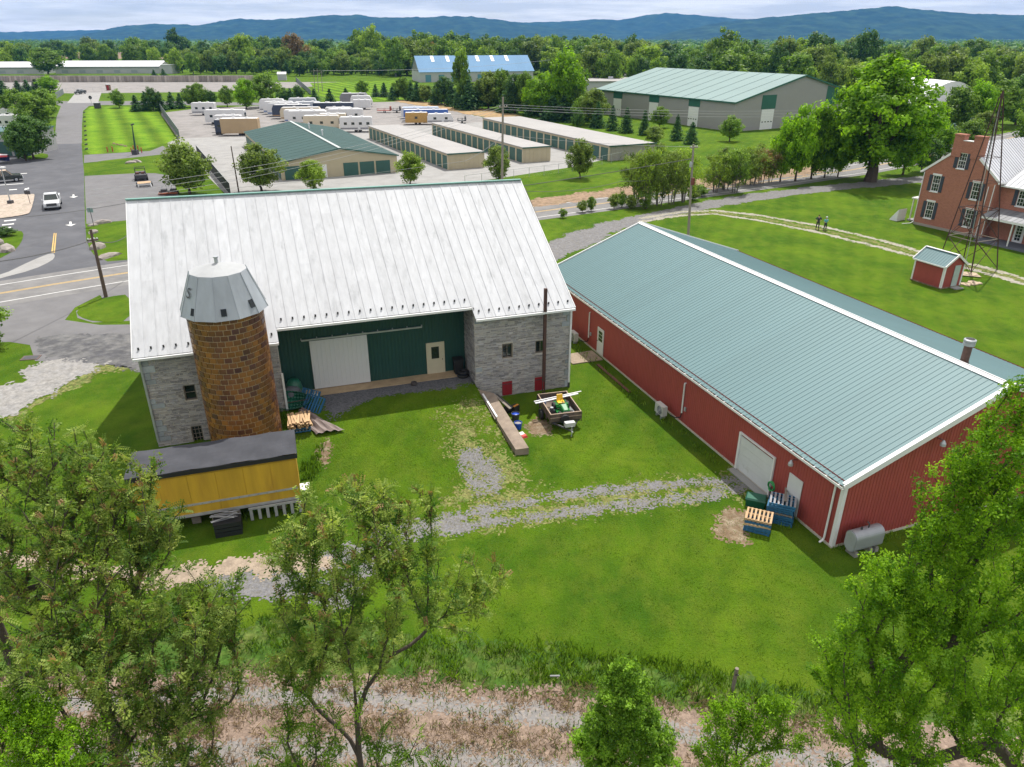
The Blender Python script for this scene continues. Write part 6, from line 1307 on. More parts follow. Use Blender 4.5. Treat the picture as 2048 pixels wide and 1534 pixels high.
# ------------------------------------------------------------------ vehicles
M_tyre = M_black
def simple_wheel(par, c, r, w):
    b = MB(); b.lathe([(r * .55, -w / 2), (r, -w / 2), (r, w / 2), (r * .55, w / 2)], 12); o = b.obj('wheel', M_tyre, par, c, (0, math.pi / 2, 0)); b = MB(); b.lathe([(r * .55, -w * .52), (r * .5, w * .52)], 10); b.obj('rim', M_steel, o)
def pickup(label, loc, az, m, cat='pickup truck', name='pickup_truck', roofm=None, bed=True):
    # x across, y length, front towards -y
    t = thing(name, label, cat, loc, az); W2_ = .98; Ln = 5.6
    b = MB(); b.hexa([(-W2_, 0, .45), (W2_, 0, .45), (W2_, Ln, .45), (-W2_, Ln, .45)], [(-W2_ * .95, .05, .95), (W2_ * .95, .05, .95), (W2_, Ln, 1.05), (-W2_, Ln, 1.05)])
    b.hexa([(-W2_ * .95, .05, .95), (W2_ * .95, .05, .95), (W2_ * .95, 1.5, 1.0), (-W2_ * .95, 1.5, 1.0)], [(-W2_ * .88, .18, 1.06), (W2_ * .88, .18, 1.06), (W2_ * .9, 1.5, 1.18), (-W2_ * .9, 1.5, 1.18)]); o = b.obj('body', m, t); bv = o.modifiers.new('round', 'BEVEL'); bv.width = .05; bv.segments = 2
    ye = 3.6 if bed else 5.3
    b = MB(); b.hexa([(-W2_ * .9, 1.35, 1.1), (W2_ * .9, 1.35, 1.1), (W2_ * .93, ye, 1.05), (-W2_ * .93, ye, 1.05)], [(-W2_ * .74, 2.05, 1.82), (W2_ * .74, 2.05, 1.82), (W2_ * .76, ye - .25, 1.84), (-W2_ * .76, ye - .25, 1.84)]); b.obj('windows', M_glass, t)
    b = MB(); b.box(-W2_ * .75, 2.0, 1.8, W2_ * .75, ye - .2, 1.88); b.bar((-W2_ * .9, 1.35, 1.12), (-W2_ * .75, 2.03, 1.84), .07, .06); b.bar((W2_ * .9, 1.35, 1.12), (W2_ * .75, 2.03, 1.84), .07, .06); b.bar((-W2_ * .92, 2.8, 1.08), (-W2_ * .76, 2.8, 1.84), .1, .06); b.bar((W2_ * .92, 2.8, 1.08), (W2_ * .76, 2.8, 1.84), .1, .06); b.bar((-W2_ * .93, ye, 1.06), (-W2_ * .76, ye - .22, 1.84), .12, .07); b.bar((W2_ * .93, ye, 1.06), (W2_ * .76, ye - .22, 1.84), .12, .07); b.obj('roof', roofm or m, t)
    if bed: b = MB(); b.box(-W2_ * .82, 3.75, 1.0, W2_ * .82, 5.45, 1.06); b.obj('bed_floor', M_dkmetal, t); MB().box(-W2_, 3.7, 1.0, -W2_ * .84, Ln, 1.35).obj('bed_side', m, t); MB().box(W2_ * .84, 3.7, 1.0, W2_, Ln, 1.35).obj('bed_side', m, t); MB().box(-W2_ * .84, Ln - .1, 1.0, W2_ * .84, Ln, 1.35).obj('tailgate', m, t)
    MB().box(-W2_ * .62, -.03, .62, W2_ * .62, .03, .92).obj('grille', M_dkmetal, t); MB().box(-W2_, -.1, .42, W2_, .02, .6).obj('bumper', M_steel, t)
    for x in (-.82, .62): MB().box(x, -.04, .76, x + .2, .04, .92).obj('headlight', M_white, t)
    for x in (-1.15, .97): MB().box(x, 1.6, 1.1, x + .18, 1.7, 1.3).obj('mirror', m, t)
    for x in (-.88, .88):
        for y in (.95, 4.5): simple_wheel(t, (x, y, .4), .4, .27)
    return t
M_wcar = mat('white_car_paint', (0.68, 0.69, 0.70), .25, .03, 2, coat=.6)
pickup('white pickup truck driving down the access road', G(106, 421, 0), 62, M_wcar)
pickup('dark green off-roader with a tan top parked at the left edge', G(47, 361, 0), 325, mat('black_car_paint', (0.012, 0.02, 0.018), .25, coat=.6), 'car', 'parked_car', mat('tan_soft_top', (0.42, 0.33, 0.25), .7), bed=False)
pickup('small dark truck parked beside the driveway gate of the upper lot', G(153, 189, 0), 95, mat('black_car_paint', (0.012, 0.02, 0.018)), roofm=M_wcar)
# side by side utility vehicle with a flat trailer
t = thing('utility_buggy', 'black open topped utility buggy parked by the gravel lot lawn', 'buggy', G(284, 362, 0), 64)
b = MB(); b.box(-.85, 0, .4, .85, 3.2, .95); b.box(-.8, 2.2, .95, .8, 3.2, 1.15); o = b.obj('body', M_dkmetal, t); b = MB()
for x in (-.75, .75): b.tube([(x, .8, .95), (x, 1.1, 1.85), (x, 2.4, 1.9), (x, 2.8, 1.0)], .05, 6)
b.tube([(-.75, 1.1, 1.85), (.75, 1.1, 1.85)], .05, 6); b.tube([(-.75, 2.4, 1.9), (.75, 2.4, 1.9)], .05, 6); b.obj('roll_cage', M_black, t)
for x in (-.45, .35): MB().box(x - .25, 1.3, .95, x + .25, 1.8, 1.2).obj('seat', mat('brown_seat', (0.15, 0.06, 0.04)), t)
for x in (-.85, .85):
    for y in (.5, 2.6): simple_wheel(t, (x, y, .36), .36, .3)
t = thing('flat_trailer', 'small tan decked trailer hitched in front of the black buggy', 'trailer', G(290, 374, 0), 64)
MB().box(-.95, 0, .5, .95, 1.9, .58).obj('deck', M_pine, t); b = MB(); b.bar((-.9, 0, .55), (-.95, -.7, .1), .06, .06); b.bar((.9, 0, .55), (.95, -.7, .1), .06, .06)
for k in range(5): b.bar((-.93, -.1 - k * .14, .5 - k * .09), (.93, -.1 - k * .14, .5 - k * .09), .03, .03)
b.obj('ramp', M_steel, t)
for x in (-1.08, 1.08): simple_wheel(t, (x, .9, .32), .32, .2)
for i, (x, y) in enumerate(((326, 391), (345, 390))):
    t = thing('mower', 'small orange brown mower %s' % ('on the gravel lot, left of its twin' if i == 0 else 'half under the street tree, right of its twin'), 'mower', G(x, y, 0), 80); b = MB(); b.box(-.7, 0, .15, .7, .9, .3); b.obj('deck', mat('rust_orange_paint', (0.25, 0.07, 0.03)), t); b = MB(); b.box(-.4, .7, .3, .4, 1.4, .75); b.obj('engine', M_dkmetal, t); b = MB(); b.tube([(-.35, 1.3, .7), (-.3, 1.5, 1.15), (.3, 1.5, 1.15), (.35, 1.3, .7)], .04, 6); b.obj('handle', M_steel, t)
    for x_ in (-.6, .6): simple_wheel(t, (x_, 1.0, .25), .25, .2)
t = thing('speed_boat', 'boat under a red and white striped cover at the left edge', 'boat', G(2, 327, 0), 100)
b = MB()
prof = [(0, .25), (1.2, .8), (3, 1.05), (5, 1.05), (6.2, .9)]
for i in range(len(prof) - 1):
    (a, wa_), (c, wc) = prof[i], prof[i + 1]
    b.face([(-a + 2, -wa_, 1.2), (-c + 2, -wc, 1.2), (-c + 2, 0, .5), (-a + 2, 0, .5)]); b.face([(-a + 2, wa_, 1.2), (-a + 2, 0, .5), (-c + 2, 0, .5), (-c + 2, wc, 1.2)])
b.obj('hull', mat('dark_blue_hull', (0.03, 0.04, 0.12), .3), t)
for k in range(5):
    b = MB()
    for i in range(len(prof) - 1):
        (a, wa_), (c, wc) = prof[i], prof[i + 1]; f0, f1 = -1 + .4 * k, -1 + .4 * (k + 1); zz_ = lambda f: 1.25 + .5 * (1 - f * f)
        b.face([(-a + 2, wa_ * f0, zz_(f0)), (-a + 2, wa_ * f1, zz_(f1)), (-c + 2, wc * f1, zz_(f1)), (-c + 2, wc * f0, zz_(f0))])
    b.obj('cover_stripe', mat('red_stripe', (0.4, 0.05, 0.06)) if k % 2 == 0 else M_white, t)
# camper vans and trailers
M_rvw = mat('rv_white', (0.62, 0.62, 0.62), .35, .04, .6); M_rvc = mat('rv_cream', (0.55, 0.48, 0.36), .35, .04, .6); M_rvd = mat('rv_dark_blue', (0.03, 0.045, 0.08), .3); M_rvs = mat('rv_silver', (0.40, 0.43, 0.47), .35); M_cov = mat('tan_cover', (0.40, 0.29, 0.17), .8, .1, .6)
def rv(label, x0, x1, yb, h=3.0,  m=None, stripe=None, nose=0.0, motor=False, name='camper_trailer', cat='camper', az=None, wins_=3, roof=None, W_=2.5):
    A_ = G(x0, yb, 0); B2 = G(x1, yb - (x1 - x0) * 0.0, 0); L_ = (B2 - A_).length * 1.04; h *= 1.13; t = thing(name, label, cat, A_, az if az is not None else 84, 'campers stored in the gravel lot' if cat == 'camper' else None); m = m or M_rvw
    zf = .55; P = [(0, zf), (L_, zf), (L_, zf + (h - zf) * .45), (L_ - nose * .8, h), (nose * .4, h), (0, zf + (h - zf) * .7)] if nose else [(0, zf), (L_, zf), (L_, h - .15), (L_ - .15, h), (.15, h), (0, h - .15)]
    b = MB(); n = len(P)
    for yy in (0, W_): b.face([(p[0], yy, p[1]) for p in (P if yy == 0 else P[::-1])])
    for i in range(n): p, q = P[i], P[(i + 1) % n]; b.face([(p[0], 0, p[1]), (p[0], W_, p[1]), (q[0], W_, q[1]), (q[0], 0, q[1])])
    b.obj('body', m, t)
    b = MB(); b.box(nose * .4 + .2, .12, h, L_ - nose * .8 - .2, W_ - .12, h + .06); b.obj('roof', roof or M_rvw, t)
    for k in range(2): xx = L_ * (.3 + .35 * k); MB().box(xx, W_ / 2 - .3, h + .06, xx + .7, W_ / 2 + .3, h + .3).obj('roof_unit', M_white, t)
    for k in range(wins_): xx = L_ * (k + .55) / (wins_ + .3); MB().box(xx, -.03, h * .5, xx + .75, -.004, h * .5 + .6).obj('window', M_glass, t)
    if stripe: MB().box(.1, -.02, zf + .25, L_ - .1, -.003, zf + .55).obj('stripe', stripe, t)
    MB().box(L_ * .55, -.025, zf + .05, L_ * .55 + .65, -.003, h * .82).obj('door', m, t)
    ws = (L_ * .18, L_ * .82) if motor else (L_ * .55 - .5, L_ * .55 + .5)
    for xx in ws:
        for yy in (.15, W_ - .15): b = MB(); b.lathe([(.3, -.12), (.38, -.12), (.38, .12), (.3, .12)], 10); b.obj('wheel', M_tyre, t, (xx, yy, .38), (math.pi / 2, 0, 0))
    if motor: MB().box(L_ - .03, .2, h * .45, L_ + .02, W_ - .2, h * .8).obj('windscreen', M_glass, t)
    else: b = MB(); b.bar((0, W_ / 2, .5), (-1.2, W_ / 2, .45), .12, .1); b.obj('hitch', M_dkmetal, t)
    return t
M_bst = mat('blue_stripe', (0.05, 0.12, 0.3), .4); M_tst = mat('tan_stripe', (0.35, 0.22, 0.12), .4); M_gst = mat('grey_stripe', (0.2, 0.2, 0.22), .4)
rv('short white camper at the far left of the gravel lot', 385, 428, 231, 3.1, stripe=M_gst)
rv('white motorhome with dark windscreen behind the tan covered camper', 412, 486, 249, 3.2, motor=True, wins_=4)
rv('low white camper trailer between the motorhome and the tan cover', 430, 480, 255.5, 2.6, stripe=M_gst)
rv('camper wrapped in a tan cover with white top by the green storage roof', 444, 514, 272, 3.4, m=M_cov, wins_=0, roof=M_white)
rv('black fronted camper nose beside the tan covered camper', 432, 444, 270, 3.0, m=M_rvd, wins_=1)
rv('rounded white toy hauler at the back left of the long row', 520, 570, 225, 3.4, nose=1.2, stripe=M_gst)
rv('second white fifth wheel in the long row', 528, 588, 229, 3.2, nose=1.2, stripe=M_bst)
rv('white fifth wheel with blue swoosh third in the row', 536, 602, 233, 3.2, nose=1.4, stripe=M_bst)
rv('navy and white fifth wheel in the middle of the row', 546, 625, 238, 3.3, m=M_rvd, nose=1.2, stripe=M_tst)
rv('cream fifth wheel with brown stripe in the row', 562, 642, 243, 3.2, m=M_rvc, nose=1.2, stripe=M_tst)
rv('tall white motorhome with orange swirl and dark wheels', 578, 650, 254, 3.4, motor=True, stripe=M_tst, wins_=4)
rv('silver grey travel trailer with rounded end behind the row', 578, 632, 221, 3.2, m=M_rvs, nose=.8, stripe=M_bst, wins_=4)
rv('long dark sided motorhome with a white roof', 628, 704, 233, 3.3, m=M_rvd, wins_=5, motor=True)
rv('small white camper in front of the dark sided motorhome', 652, 700, 238, 2.7, stripe=M_gst)
rv('white camper trailer with brown trim right of the row', 657, 723, 245, 3.0, stripe=M_tst)
rv('cream motorhome with square windows behind the green roof', 609, 675, 264, 3.3, m=M_rvc, stripe=M_tst, wins_=3, motor=True)
rv('plain white camper with two axles nearest the storage rows', 681, 742, 265, 3.1, stripe=M_gst, wins_=4)
rv('dome shaped grey covered camper at the back of the lot', 681, 738, 211, 3.4, m=mat('grey_camper_cover', (0.2, 0.2, 0.21)), nose=1.6, wins_=0)
rv('white fifth wheel beside the grey covered camper', 702, 743, 214.5, 3.1, nose=1.0, stripe=M_gst)
rv('square white cargo trailer with a dark open side', 706, 740, 219.5, 2.6, wins_=0)
rv('white camper squeezed between the cream fifth wheel and the tall motorhome', 570, 646, 248, 3.1, stripe=M_bst)
rv('low silver camper in front of the silver grey trailer', 590, 640, 226, 2.8, m=M_rvs, nose=.6)
rv('white motorhome second from the right in the back of the row', 640, 690, 229, 2.9, stripe=M_tst, motor=True)
rv('pale camper behind the white camper with brown trim', 664, 716, 241.5, 2.8, stripe=M_gst)
rv('cream trailer half hidden behind the plain two axle camper', 640, 690, 256, 3.0, m=M_rvc, stripe=M_tst)
pickup('silver car parked behind the covered campers', G(560, 217, 0), 64, M_rvs, 'car', 'parked_car', bed=False)
pickup('dark car parked left of the small white camper in the lot', G(600, 218, 0), 64, mat('black_car_paint', (0.012, 0.02, 0.018)), 'car', 'parked_car', bed=False)
rv('long white camper behind the blue striped trailer', 803, 880, 238, 2.7, roof=mat('pale_blue_roof', (0.45, 0.55, 0.7)), nose=1)
rv('blue and white striped long trailer near the storage rows', 808, 893, 242.5, 2.6, m=mat('bright_blue_side', (0.06, 0.14, 0.42)), stripe=M_white, wins_=0)
rv('varnished wood sided cabin trailer with one window', 811, 854, 250, 2.7, m=mat('varnished_wood', (0.42, 0.25, 0.07), .6, .25, 3), wins_=1)
rv('small white camper beside the wood cabin trailer', 855, 905, 250, 2.4, nose=.8, stripe=M_gst, wins_=2)
rv('white motorhome with a square window on the left edge deck', -6, 34, 262, 3.2, motor=True, stripe=M_tst, cat='camper')
rv('long low white camper behind the motorhome at the left edge', -10, 40, 243, 2.8, stripe=M_tst)
rv('white camper farthest back at the left edge', 2, 42, 237, 2.7)
def flat_trailer(label, x0, x1, yb, m):
    A_ = G(x0, yb, 0); B2 = G(x1, yb, 0); L_ = (B2 - A_).length; t = thing('flatbed_trailer', label, 'trailer', A_, 90); b = MB(); b.box(0, 0, .6, L_, 2.2, .75)
    for xx in (0, L_ * .5, L_ - .1): b.box(xx, 0, .75, xx + .1, .1, 1.3); b.box(xx, 2.1, .75, xx + .1, 2.2, 1.3)
    b.box(0, 0, 1.25, L_, .08, 1.33); b.obj('frame', m, t); MB().box(L_ - .4, .2, .75, L_ - .1, 2, 1.9).obj('headboard', m, t)
    for xx in (L_ * .5, L_ * .6): simple_wheel(t, (xx, .05, .35), .35, .2)
flat_trailer('rusty red car hauler trailer in the open gravel lot', 754, 782, 226, mat('faded_red_steel', (0.28, 0.08, 0.06)))
flat_trailer('dark low trailer right of the rusty red car hauler', 785, 801, 226, M_dkmetal)
flat_trailer('dark small trailer at the end of the storage row beside the bank', 915, 932, 247, M_dkmetal)

# ------------------------------------------------------------------ poles, wires, fences, signs
M_pole = mat('weathered_pole_wood', (0.11, 0.075, 0.06), .9, .2, 3, stretch=(4, 4, .5)); M_wire = mat('wire', (0.06, 0.06, 0.065), .6); M_wiref = mat('pale_wire', (0.32, 0.33, 0.34), .5)
M_pole2 = mat('grey_pole_wood', (0.27, 0.24, 0.21), .9, .2, 3, stretch=(4, 4, .5))
def pole(label, base, topv, r, m=M_pole, arm=None, cat='utility pole', name='utility_pole'):
    t = thing(name, label, cat, base, 64); b = MB(); d = Vector(topv) - Vector(base); inv = Matrix.LocRotScale(None, t.rotation_euler, None).inverted(); d = inv @ d; b.tube([(0, 0, -.3), d], [r, r * .65], 10); b.obj('shaft', m, t)
    if arm:
        b = MB(); z = d.z - arm[1]; f = z / d.z; b.bar((d.x * f - arm[0], d.y * f - .12, z), (d.x * f + arm[0], d.y * f - .12, z), .1, .12); b.obj('crossarm', m, t)
        for x in (-arm[0] + .1, 0.12, arm[0] - .1): b = MB(); b.lathe([(.04, z + .06), (.06, z + .12), (.04, z + .2)], 8, (d.x * f + x, d.y * f - .12, 0)); b.obj('insulator', M_white, t)
    return t
def top_at(bx, by, px, py, dy=0.0): X_ = None; Y_ = by + dy; r = ray(px, py); tt = Y_ / r[1]; return Vector((r[0] * tt, Y_, CAM_H + r[2] * tt))
p1b = G(212, 594, 0); p1t = top_at(p1b.x, p1b.y, 181, 459); pole('dark wooden utility pole on the grass tip left of the stone barn', p1b, p1t, .17, arm=(.45, .9))
p2b = G(478, 386, 0); p2t = top_at(p2b.x, p2b.y, 462, 292); pole('slim dark lamp pole beside the fence left of the storage garages', p2b, p2t, .11); b = None
p3b = Vector((-1.4, 100.5, 0)); p3t = top_at(0, 100.5, 1006, 194); pole('tall grey utility pole rising behind the white barn roof', p3b, p3t, .19, M_pole2, arm=(.6, 1.2))
p4b = Vector((20.3, 83.0, 0)); p4t = top_at(0, 83.0, 1387, 289); t4 = pole('grey utility pole with a red marker behind the red barn', p4b, p4t, .16, M_pole2, arm=(.5, .3))
inv4 = Matrix.LocRotScale(None, t4.rotation_euler, None).inverted(); dv = inv4 @ (p4t - p4b); MB().box(dv.x * .6 - .16, dv.y * .6 - .35, dv.z * .6, dv.x * .6 + .16, dv.y * .6 - .1, dv.z * .6 + .75).obj('red_transformer', mat('brown_red_box', (0.17, 0.05, 0.04)), t4)
b = MB(); b.lathe([(.16, 0), (.18, .3), (.15, .55)], 10, (dv.x * .78 - .28, dv.y * .78 - .1, dv.z * .78)); b.obj('transformer', M_steel, t4)
for i, (x, yb_, yt) in enumerate(((637, 184, 137), (645, 183, 140), (630, 182, 138))):
    bb = G(x, yb_, 0); pole('grey wooden pole %s of the trio in the field' % ('middle' if i == 0 else 'right' if i == 1 else 'left'), bb, top_at(0, bb.y, x - 3, yt), .16, M_pole2, arm=(1.2, .8))
def wire(label, pts, r=.02, m=M_wire, sag=.6, grp=None):
    b = MB()
    for a, c in zip(pts, pts[1:]):
        a = Vector(a); c = Vector(c); n = 14; b.tube([a.lerp(c, i / n) - Vector((0, 0, 4 * sag * (i / n) * (1 - i / n))) for i in range(n + 1)], r, 4, cap=False)
    return tag(b.obj('power_line', m), label, 'wire', grp)
def far_pt(px, py, Y_): r = ray(px, py); tt = Y_ / r[1]; return Vector((r[0] * tt, Y_, CAM_H + r[2] * tt))
wire('black cable from the left edge to the dark pole and on behind the barn', [far_pt(-200, 535, 45), p1t + Vector((0, 0, -.9)), far_pt(262, 463, 70), p4t + Vector((0, 0, -1.5))], .035)
wire('thin black cable crossing above the white pickup', [far_pt(-200, 445, 60), far_pt(262, 404, 82), far_pt(1050, 382, 86), far_pt(1240, 363, 97), far_pt(1500, 334, 118)], .028, sag=.5)
for i, (dy, yl) in enumerate(((-.9, 318), (-1.2, 330), (-1.5, 345))):
    wire(['uppermost', 'middle', 'lowest'][i] + ' pale line of the three running left from the grey pole', [far_pt(180, yl + 62, 70), p3t + Vector((0, 0, dy))], .015, M_wiref, 1.2, 'lines left of the tall grey pole')
    wire(['uppermost', 'middle', 'lowest'][i] + ' pale line of the three running right from the grey pole', [p3t + Vector((0, 0, dy)), far_pt(1700, 218 + i * 6, 150)], .016, M_wiref, .6, 'lines right of the tall grey pole')
wire('sagging pale cable from the storage fence up to the tall grey pole', [far_pt(360, 385, 100), far_pt(930, 322, 98), p3t + Vector((0, 0, -4.6)), far_pt(1400, 294, 84)], .018, M_wiref, .3)
wire('thin pale line from the field poles towards the blue roof', [top_at(0, G(645, 183).y, 645, 141), far_pt(1100, 120, 420)], .05, M_wiref, 1.5)
t = thing('street_light', 'tall curved arm lamp post in the pink stone bed at the left edge', 'street light', G(22, 408, 0), 90); tp_ = top_at(0, G(22, 408).y, 2, 336); dv = tp_ - G(22, 408, 0)
b = MB(); b.tube([(0, 0, 0), dv], [.09, .06], 8); b.obj('post', M_steel, t); b = MB(); b.box(dv.x - .1, dv.y - .3, dv.z, dv.x + .5, dv.y + .3, dv.z + .15); b.obj('lamp_head', M_white, t); MB().box(-.3, -.3, 0, .3, .3, .5).obj('base', M_dkmetal, t)
t = thing('road_sign', 'small dark sign on a post at the corner of the stone bed', 'sign', G(61, 409, 0), 90); b = MB(); b.tube([(0, 0, 0), (0, 0, 2)], .04, 6); b.obj('post', M_dkmetal, t); MB().box(-.4, -.03, 1.4, .4, .03, 1.9).obj('plate', M_dkmetal, t)
t = thing('road_sign', 'small green street sign beside the boulders at the junction', 'sign', G(188, 453, 0), 90); b = MB(); b.tube([(0, 0, 0), (0, 0, 2.3)], .04, 6); b.obj('post', M_dkmetal, t); MB().box(-.35, -.03, 1.75, .35, .03, 2.3).obj('plate', mat('sign_back', (0.2, 0.3, 0.28)), t)
t = thing('round_sign', 'round dark sign on a thin post where the lanes meet', 'sign', G(184, 211, 0), 90); b = MB(); b.tube([(0, 0, 0), (0, 0, 2.6)], .06, 6); b.obj('post', M_steel, t); b = MB(); b.tube([(0, -.05, 2.6), (0, .05, 2.6)], .6, 10); b.obj('disc', M_dkmetal, t)
t = thing('utility_box', 'grey cabinet on the corner of the mown lawn', 'cabinet', G(196, 217, 0), 90); MB().box(-.9, -.5, 0, .9, .5, 1.7).obj('cabinet', M_dkmetal, t); MB().box(-.95, -.55, 1.7, .95, .55, 1.8).obj('lid', M_steel, t)
for x, y, nn in ((216, 305, 'leftmost red bollard on the striped lawn edge'), (226, 304, 'second red bollard from the left on the lawn edge'), (264, 307, 'red bollard just left of the tall dark mast'), (268, 302, 'red bollard behind the tall dark mast'), (277, 302, 'red bollard right behind the mast cabinet'), (284, 306, 'rightmost red bollard beside the mast')):
    t = thing('bollard', nn, 'bollard', G(x, y, 0), 90, 'red bollards by the side lane'); b = MB(); b.lathe([(.1, 0), (.1, 1.05), (.06, 1.12)], 10); b.obj('post', mat('red_bollard_paint', (0.45, 0.04, 0.03), .5), t); b = MB(); b.lathe([(.15, 0), (.15, .05)], 10); b.obj('base', M_conc, t)
t = thing('loading_mast', 'tall dark crane like mast standing between the red bollards', 'mast', G(272, 309, 0), 90); tp_ = top_at(0, G(272, 309).y, 264, 250); dv = tp_ - G(272, 309, 0)
b = MB(); b.tube([(0, 0, 0), dv], [.22, .08], 8); b.obj('mast', mat('dark_teal_steel', (0.03, 0.07, 0.06)), t); MB().box(-.5, -.6, 0, .5, .4, .9).obj('base_cabinet', M_dkmetal, t); b = MB(); b.tube([(dv.x - .2, dv.y, dv.z), (dv.x + .4, dv.y, dv.z + .2)], .15, 6); b.obj('head', M_dkmetal, t)
def boulder(label, loc, sx_, sy_, sz_, m):
    t = thing('boulder', label, 'boulder', loc, rnd.uniform(0, 180)); bm = bmesh.new(); sx_ *= .72; sy_ *= .72; sz_ *= .75; bmesh.ops.create_icosphere(bm, subdivisions=2, radius=1)
    for v in bm.verts: n_ = 1 + rnd.uniform(-.14, .14); v.co = Vector((v.co.x * sx_ * n_, v.co.y * sy_ * n_, max(-.15, v.co.z * sz_ * n_)))
    me = bpy.data.meshes.new('rock'); bm.to_mesh(me); bm.free(); me.materials.append(m); link('rock', me, t); return t
M_bo = mat('pale_boulder', (0.28, 0.25, 0.225), .9, .3, 1.5, .6, 5, col2=(0.24, 0.2, 0.18))
for i, (x, y, a_, b_, c_, nm) in enumerate(((12, 500, 2.2, 1.2, .9, 'big pale boulder on the left grass island'), (-4, 488, 1, .8, .9, 'dark boulder at the left edge of the grass island'), (186, 451, .9, .6, .4, 'low pale boulder at the foot of the green sign'), (203, 447, 1.6, .6, .7, 'long dark boulder right of the green sign'), (187, 466, 1.0, .7, .6, 'white boulder below the green sign'), (184, 483, 1.0, .6, .5, 'small tan boulder on the kerb of the corner lawn'), (195, 497, 1.3, 1.0, .9, 'rounded white boulder beside the dark pole'), (218, 514, 2.1, .7, .6, 'long flat tan boulder at the front of the corner lawn'), (262, 326, 1.6, .8, .6, 'brown boulder heap on the small lawn by the buggy'), (274, 324, 1.5, .7, .7, 'second brown boulder of the heap by the buggy'))): boulder(nm, G(x, y, 0), a_, b_, c_, M_bo)
for i, (x, y) in enumerate(((228, 288), (235, 290), (243, 291), (251, 293))): boulder('small brown rock on the striped lawn', G(x, y, 0), .7, .5, .4, M_dirt)['group'] = 'rocks on the striped lawn'
# chain link fences: posts and mesh
def chain_fence(label, pts, h=1.8, step=3.0, m=None, solid=False):
    A_ = Vector(pts[0]); t = thing('fence', label, 'fence', A_, 90); t.rotation_euler = (0, 0, 0); post = MB().tube([(0, 0, 0), (0, 0, h)], .035, 6).mesh('post', M_steel if not solid else M_dkmetal)
    for a, c in zip(pts, pts[1:]):
        a = Vector(a); c = Vector(c); L_ = (c - a).length; n = max(1, int(L_ / step))
        for i in range(n + 1): link('post', post, t, a.lerp(c, i / n) - A_)
        b = MB(); b.bar(a - A_ + Vector((0, 0, h)), c - A_ + Vector((0, 0, h)), .04, .04)
        b.obj('top_rail', M_steel, t)
        if solid: b = MB(); b.bar(a - A_ + Vector((0, 0, h / 2)), c - A_ + Vector((0, 0, h / 2)), .02, h - .1); b.obj('mesh_screen', m or M_dkmetal, t)
        else:
            b = MB()
            for k in range(5): b.bar(a - A_ + Vector((0, 0, .2 + k * (h - .3) / 5)), c - A_ + Vector((0, 0, .2 + k * (h - .3) / 5)), .008, .008)
            tag(b.obj('fence_wire', M_steel, t), kind='stuff')
M_scr = mat('grey_green_screen', (0.16, 0.19, 0.19), .8)
chain_fence('grey screened fence along the right side of the striped lawn', [G(318, 217), G(360, 278)], 2.2, 3, M_scr, True)
chain_fence('dark screened fence running down between the lawn tree and storage lane', [G(395, 310), G(462, 392)], 1.9, 3, mat('black_screen', (0.02, 0.02, 0.022)), True)
chain_fence('thin wire fence along the lawn below the storage rows', [G(930, 372), G(1145, 343), G(1240, 322), G(1300, 300)], 1.6, 3)
chain_fence('pale wire fence at the top of the campers lot', [G(590, 210), G(760, 196), G(800, 196)], 1.8, 4)
chain_fence('dark screened gate wing left of the concrete driveway', [G(113, 198), G(128, 188)], 2.2, 3, M_scr, True)
chain_fence('wire gate across the top of the concrete driveway', [G(133, 186), G(205, 184)], 1.8, 3)
chain_fence('fence climbing the field beside the three poles', [G(592, 162), G(622, 190)], 2.0, 3, M_scr, True)
for i in range(9):
    p = G(168.5 + .6 * i, 226 + 9.2 * i, 0); t = thing('lawn_marker', '%s small dark stake from the far end along the striped lawn edge' % 'first second third fourth fifth sixth seventh eighth ninth'.split()[i], 'stake', p, 90, 'stakes beside the access road'); b = MB(); b.box(-.05, -.5, 0, .05, .5, .35); b.obj('stake', M_dkmetal, t)
# painted arrows
def arrow(x, y, s=.8):
    p = G(x, y, 0); b = MB(); z = .018; b.face([(-.12, -1.5 * s, z), (.12, -1.5 * s, z), (.12, 1 * s, z), (-.12, 1 * s, z)]); b.face([(-.6, -1.2 * s, z + .004), (0, -2.6 * s, z + .004), (.6, -1.2 * s, z + .004)]); q = Matrix.Translation((p.x, p.y, 0)) @ Matrix.Rotation(R_(30), 4, 'Z'); b.v = [tuple(q @ Vector(v)) for v in b.v]; tag(b.obj('road_arrow', M_paint), kind='structure')
arrow(141, 446); arrow(147, 391)
for q in ([(8, 441), (32, 438.5), (32, 440.5), (8, 443)], [(4, 449), (28, 446.5), (28, 448.5), (4, 451)], [(0, 456), (22, 453.5), (22, 455.5), (0, 458)], [(18, 379), (34, 378), (34, 379.5), (18, 380.5)], [(49, 377.5), (58, 375), (58, 378), (49, 380)], [(-20, 371), (47, 366.5), (47, 367.5), (-20, 372)], [(38, 347), (54, 346), (54, 347), (38, 348)]):
    b = MB(); P = [G(x, y, .02) for x, y in q]; b.face(P[::-1]); tag(b.obj('road_paint', M_paint), kind='structure')
for dx in (0, 3.4): b = MB(); P = [G(107.5 + dx * 1.1, 466, .018), G(109.3 + dx * 1.1, 466, .018), G(105.5 + dx * 1.3, 505, .018), G(102.5 + dx * 1.3, 505, .018)]; b.face(P); tag(b.obj('road_paint', M_yel), kind='structure')
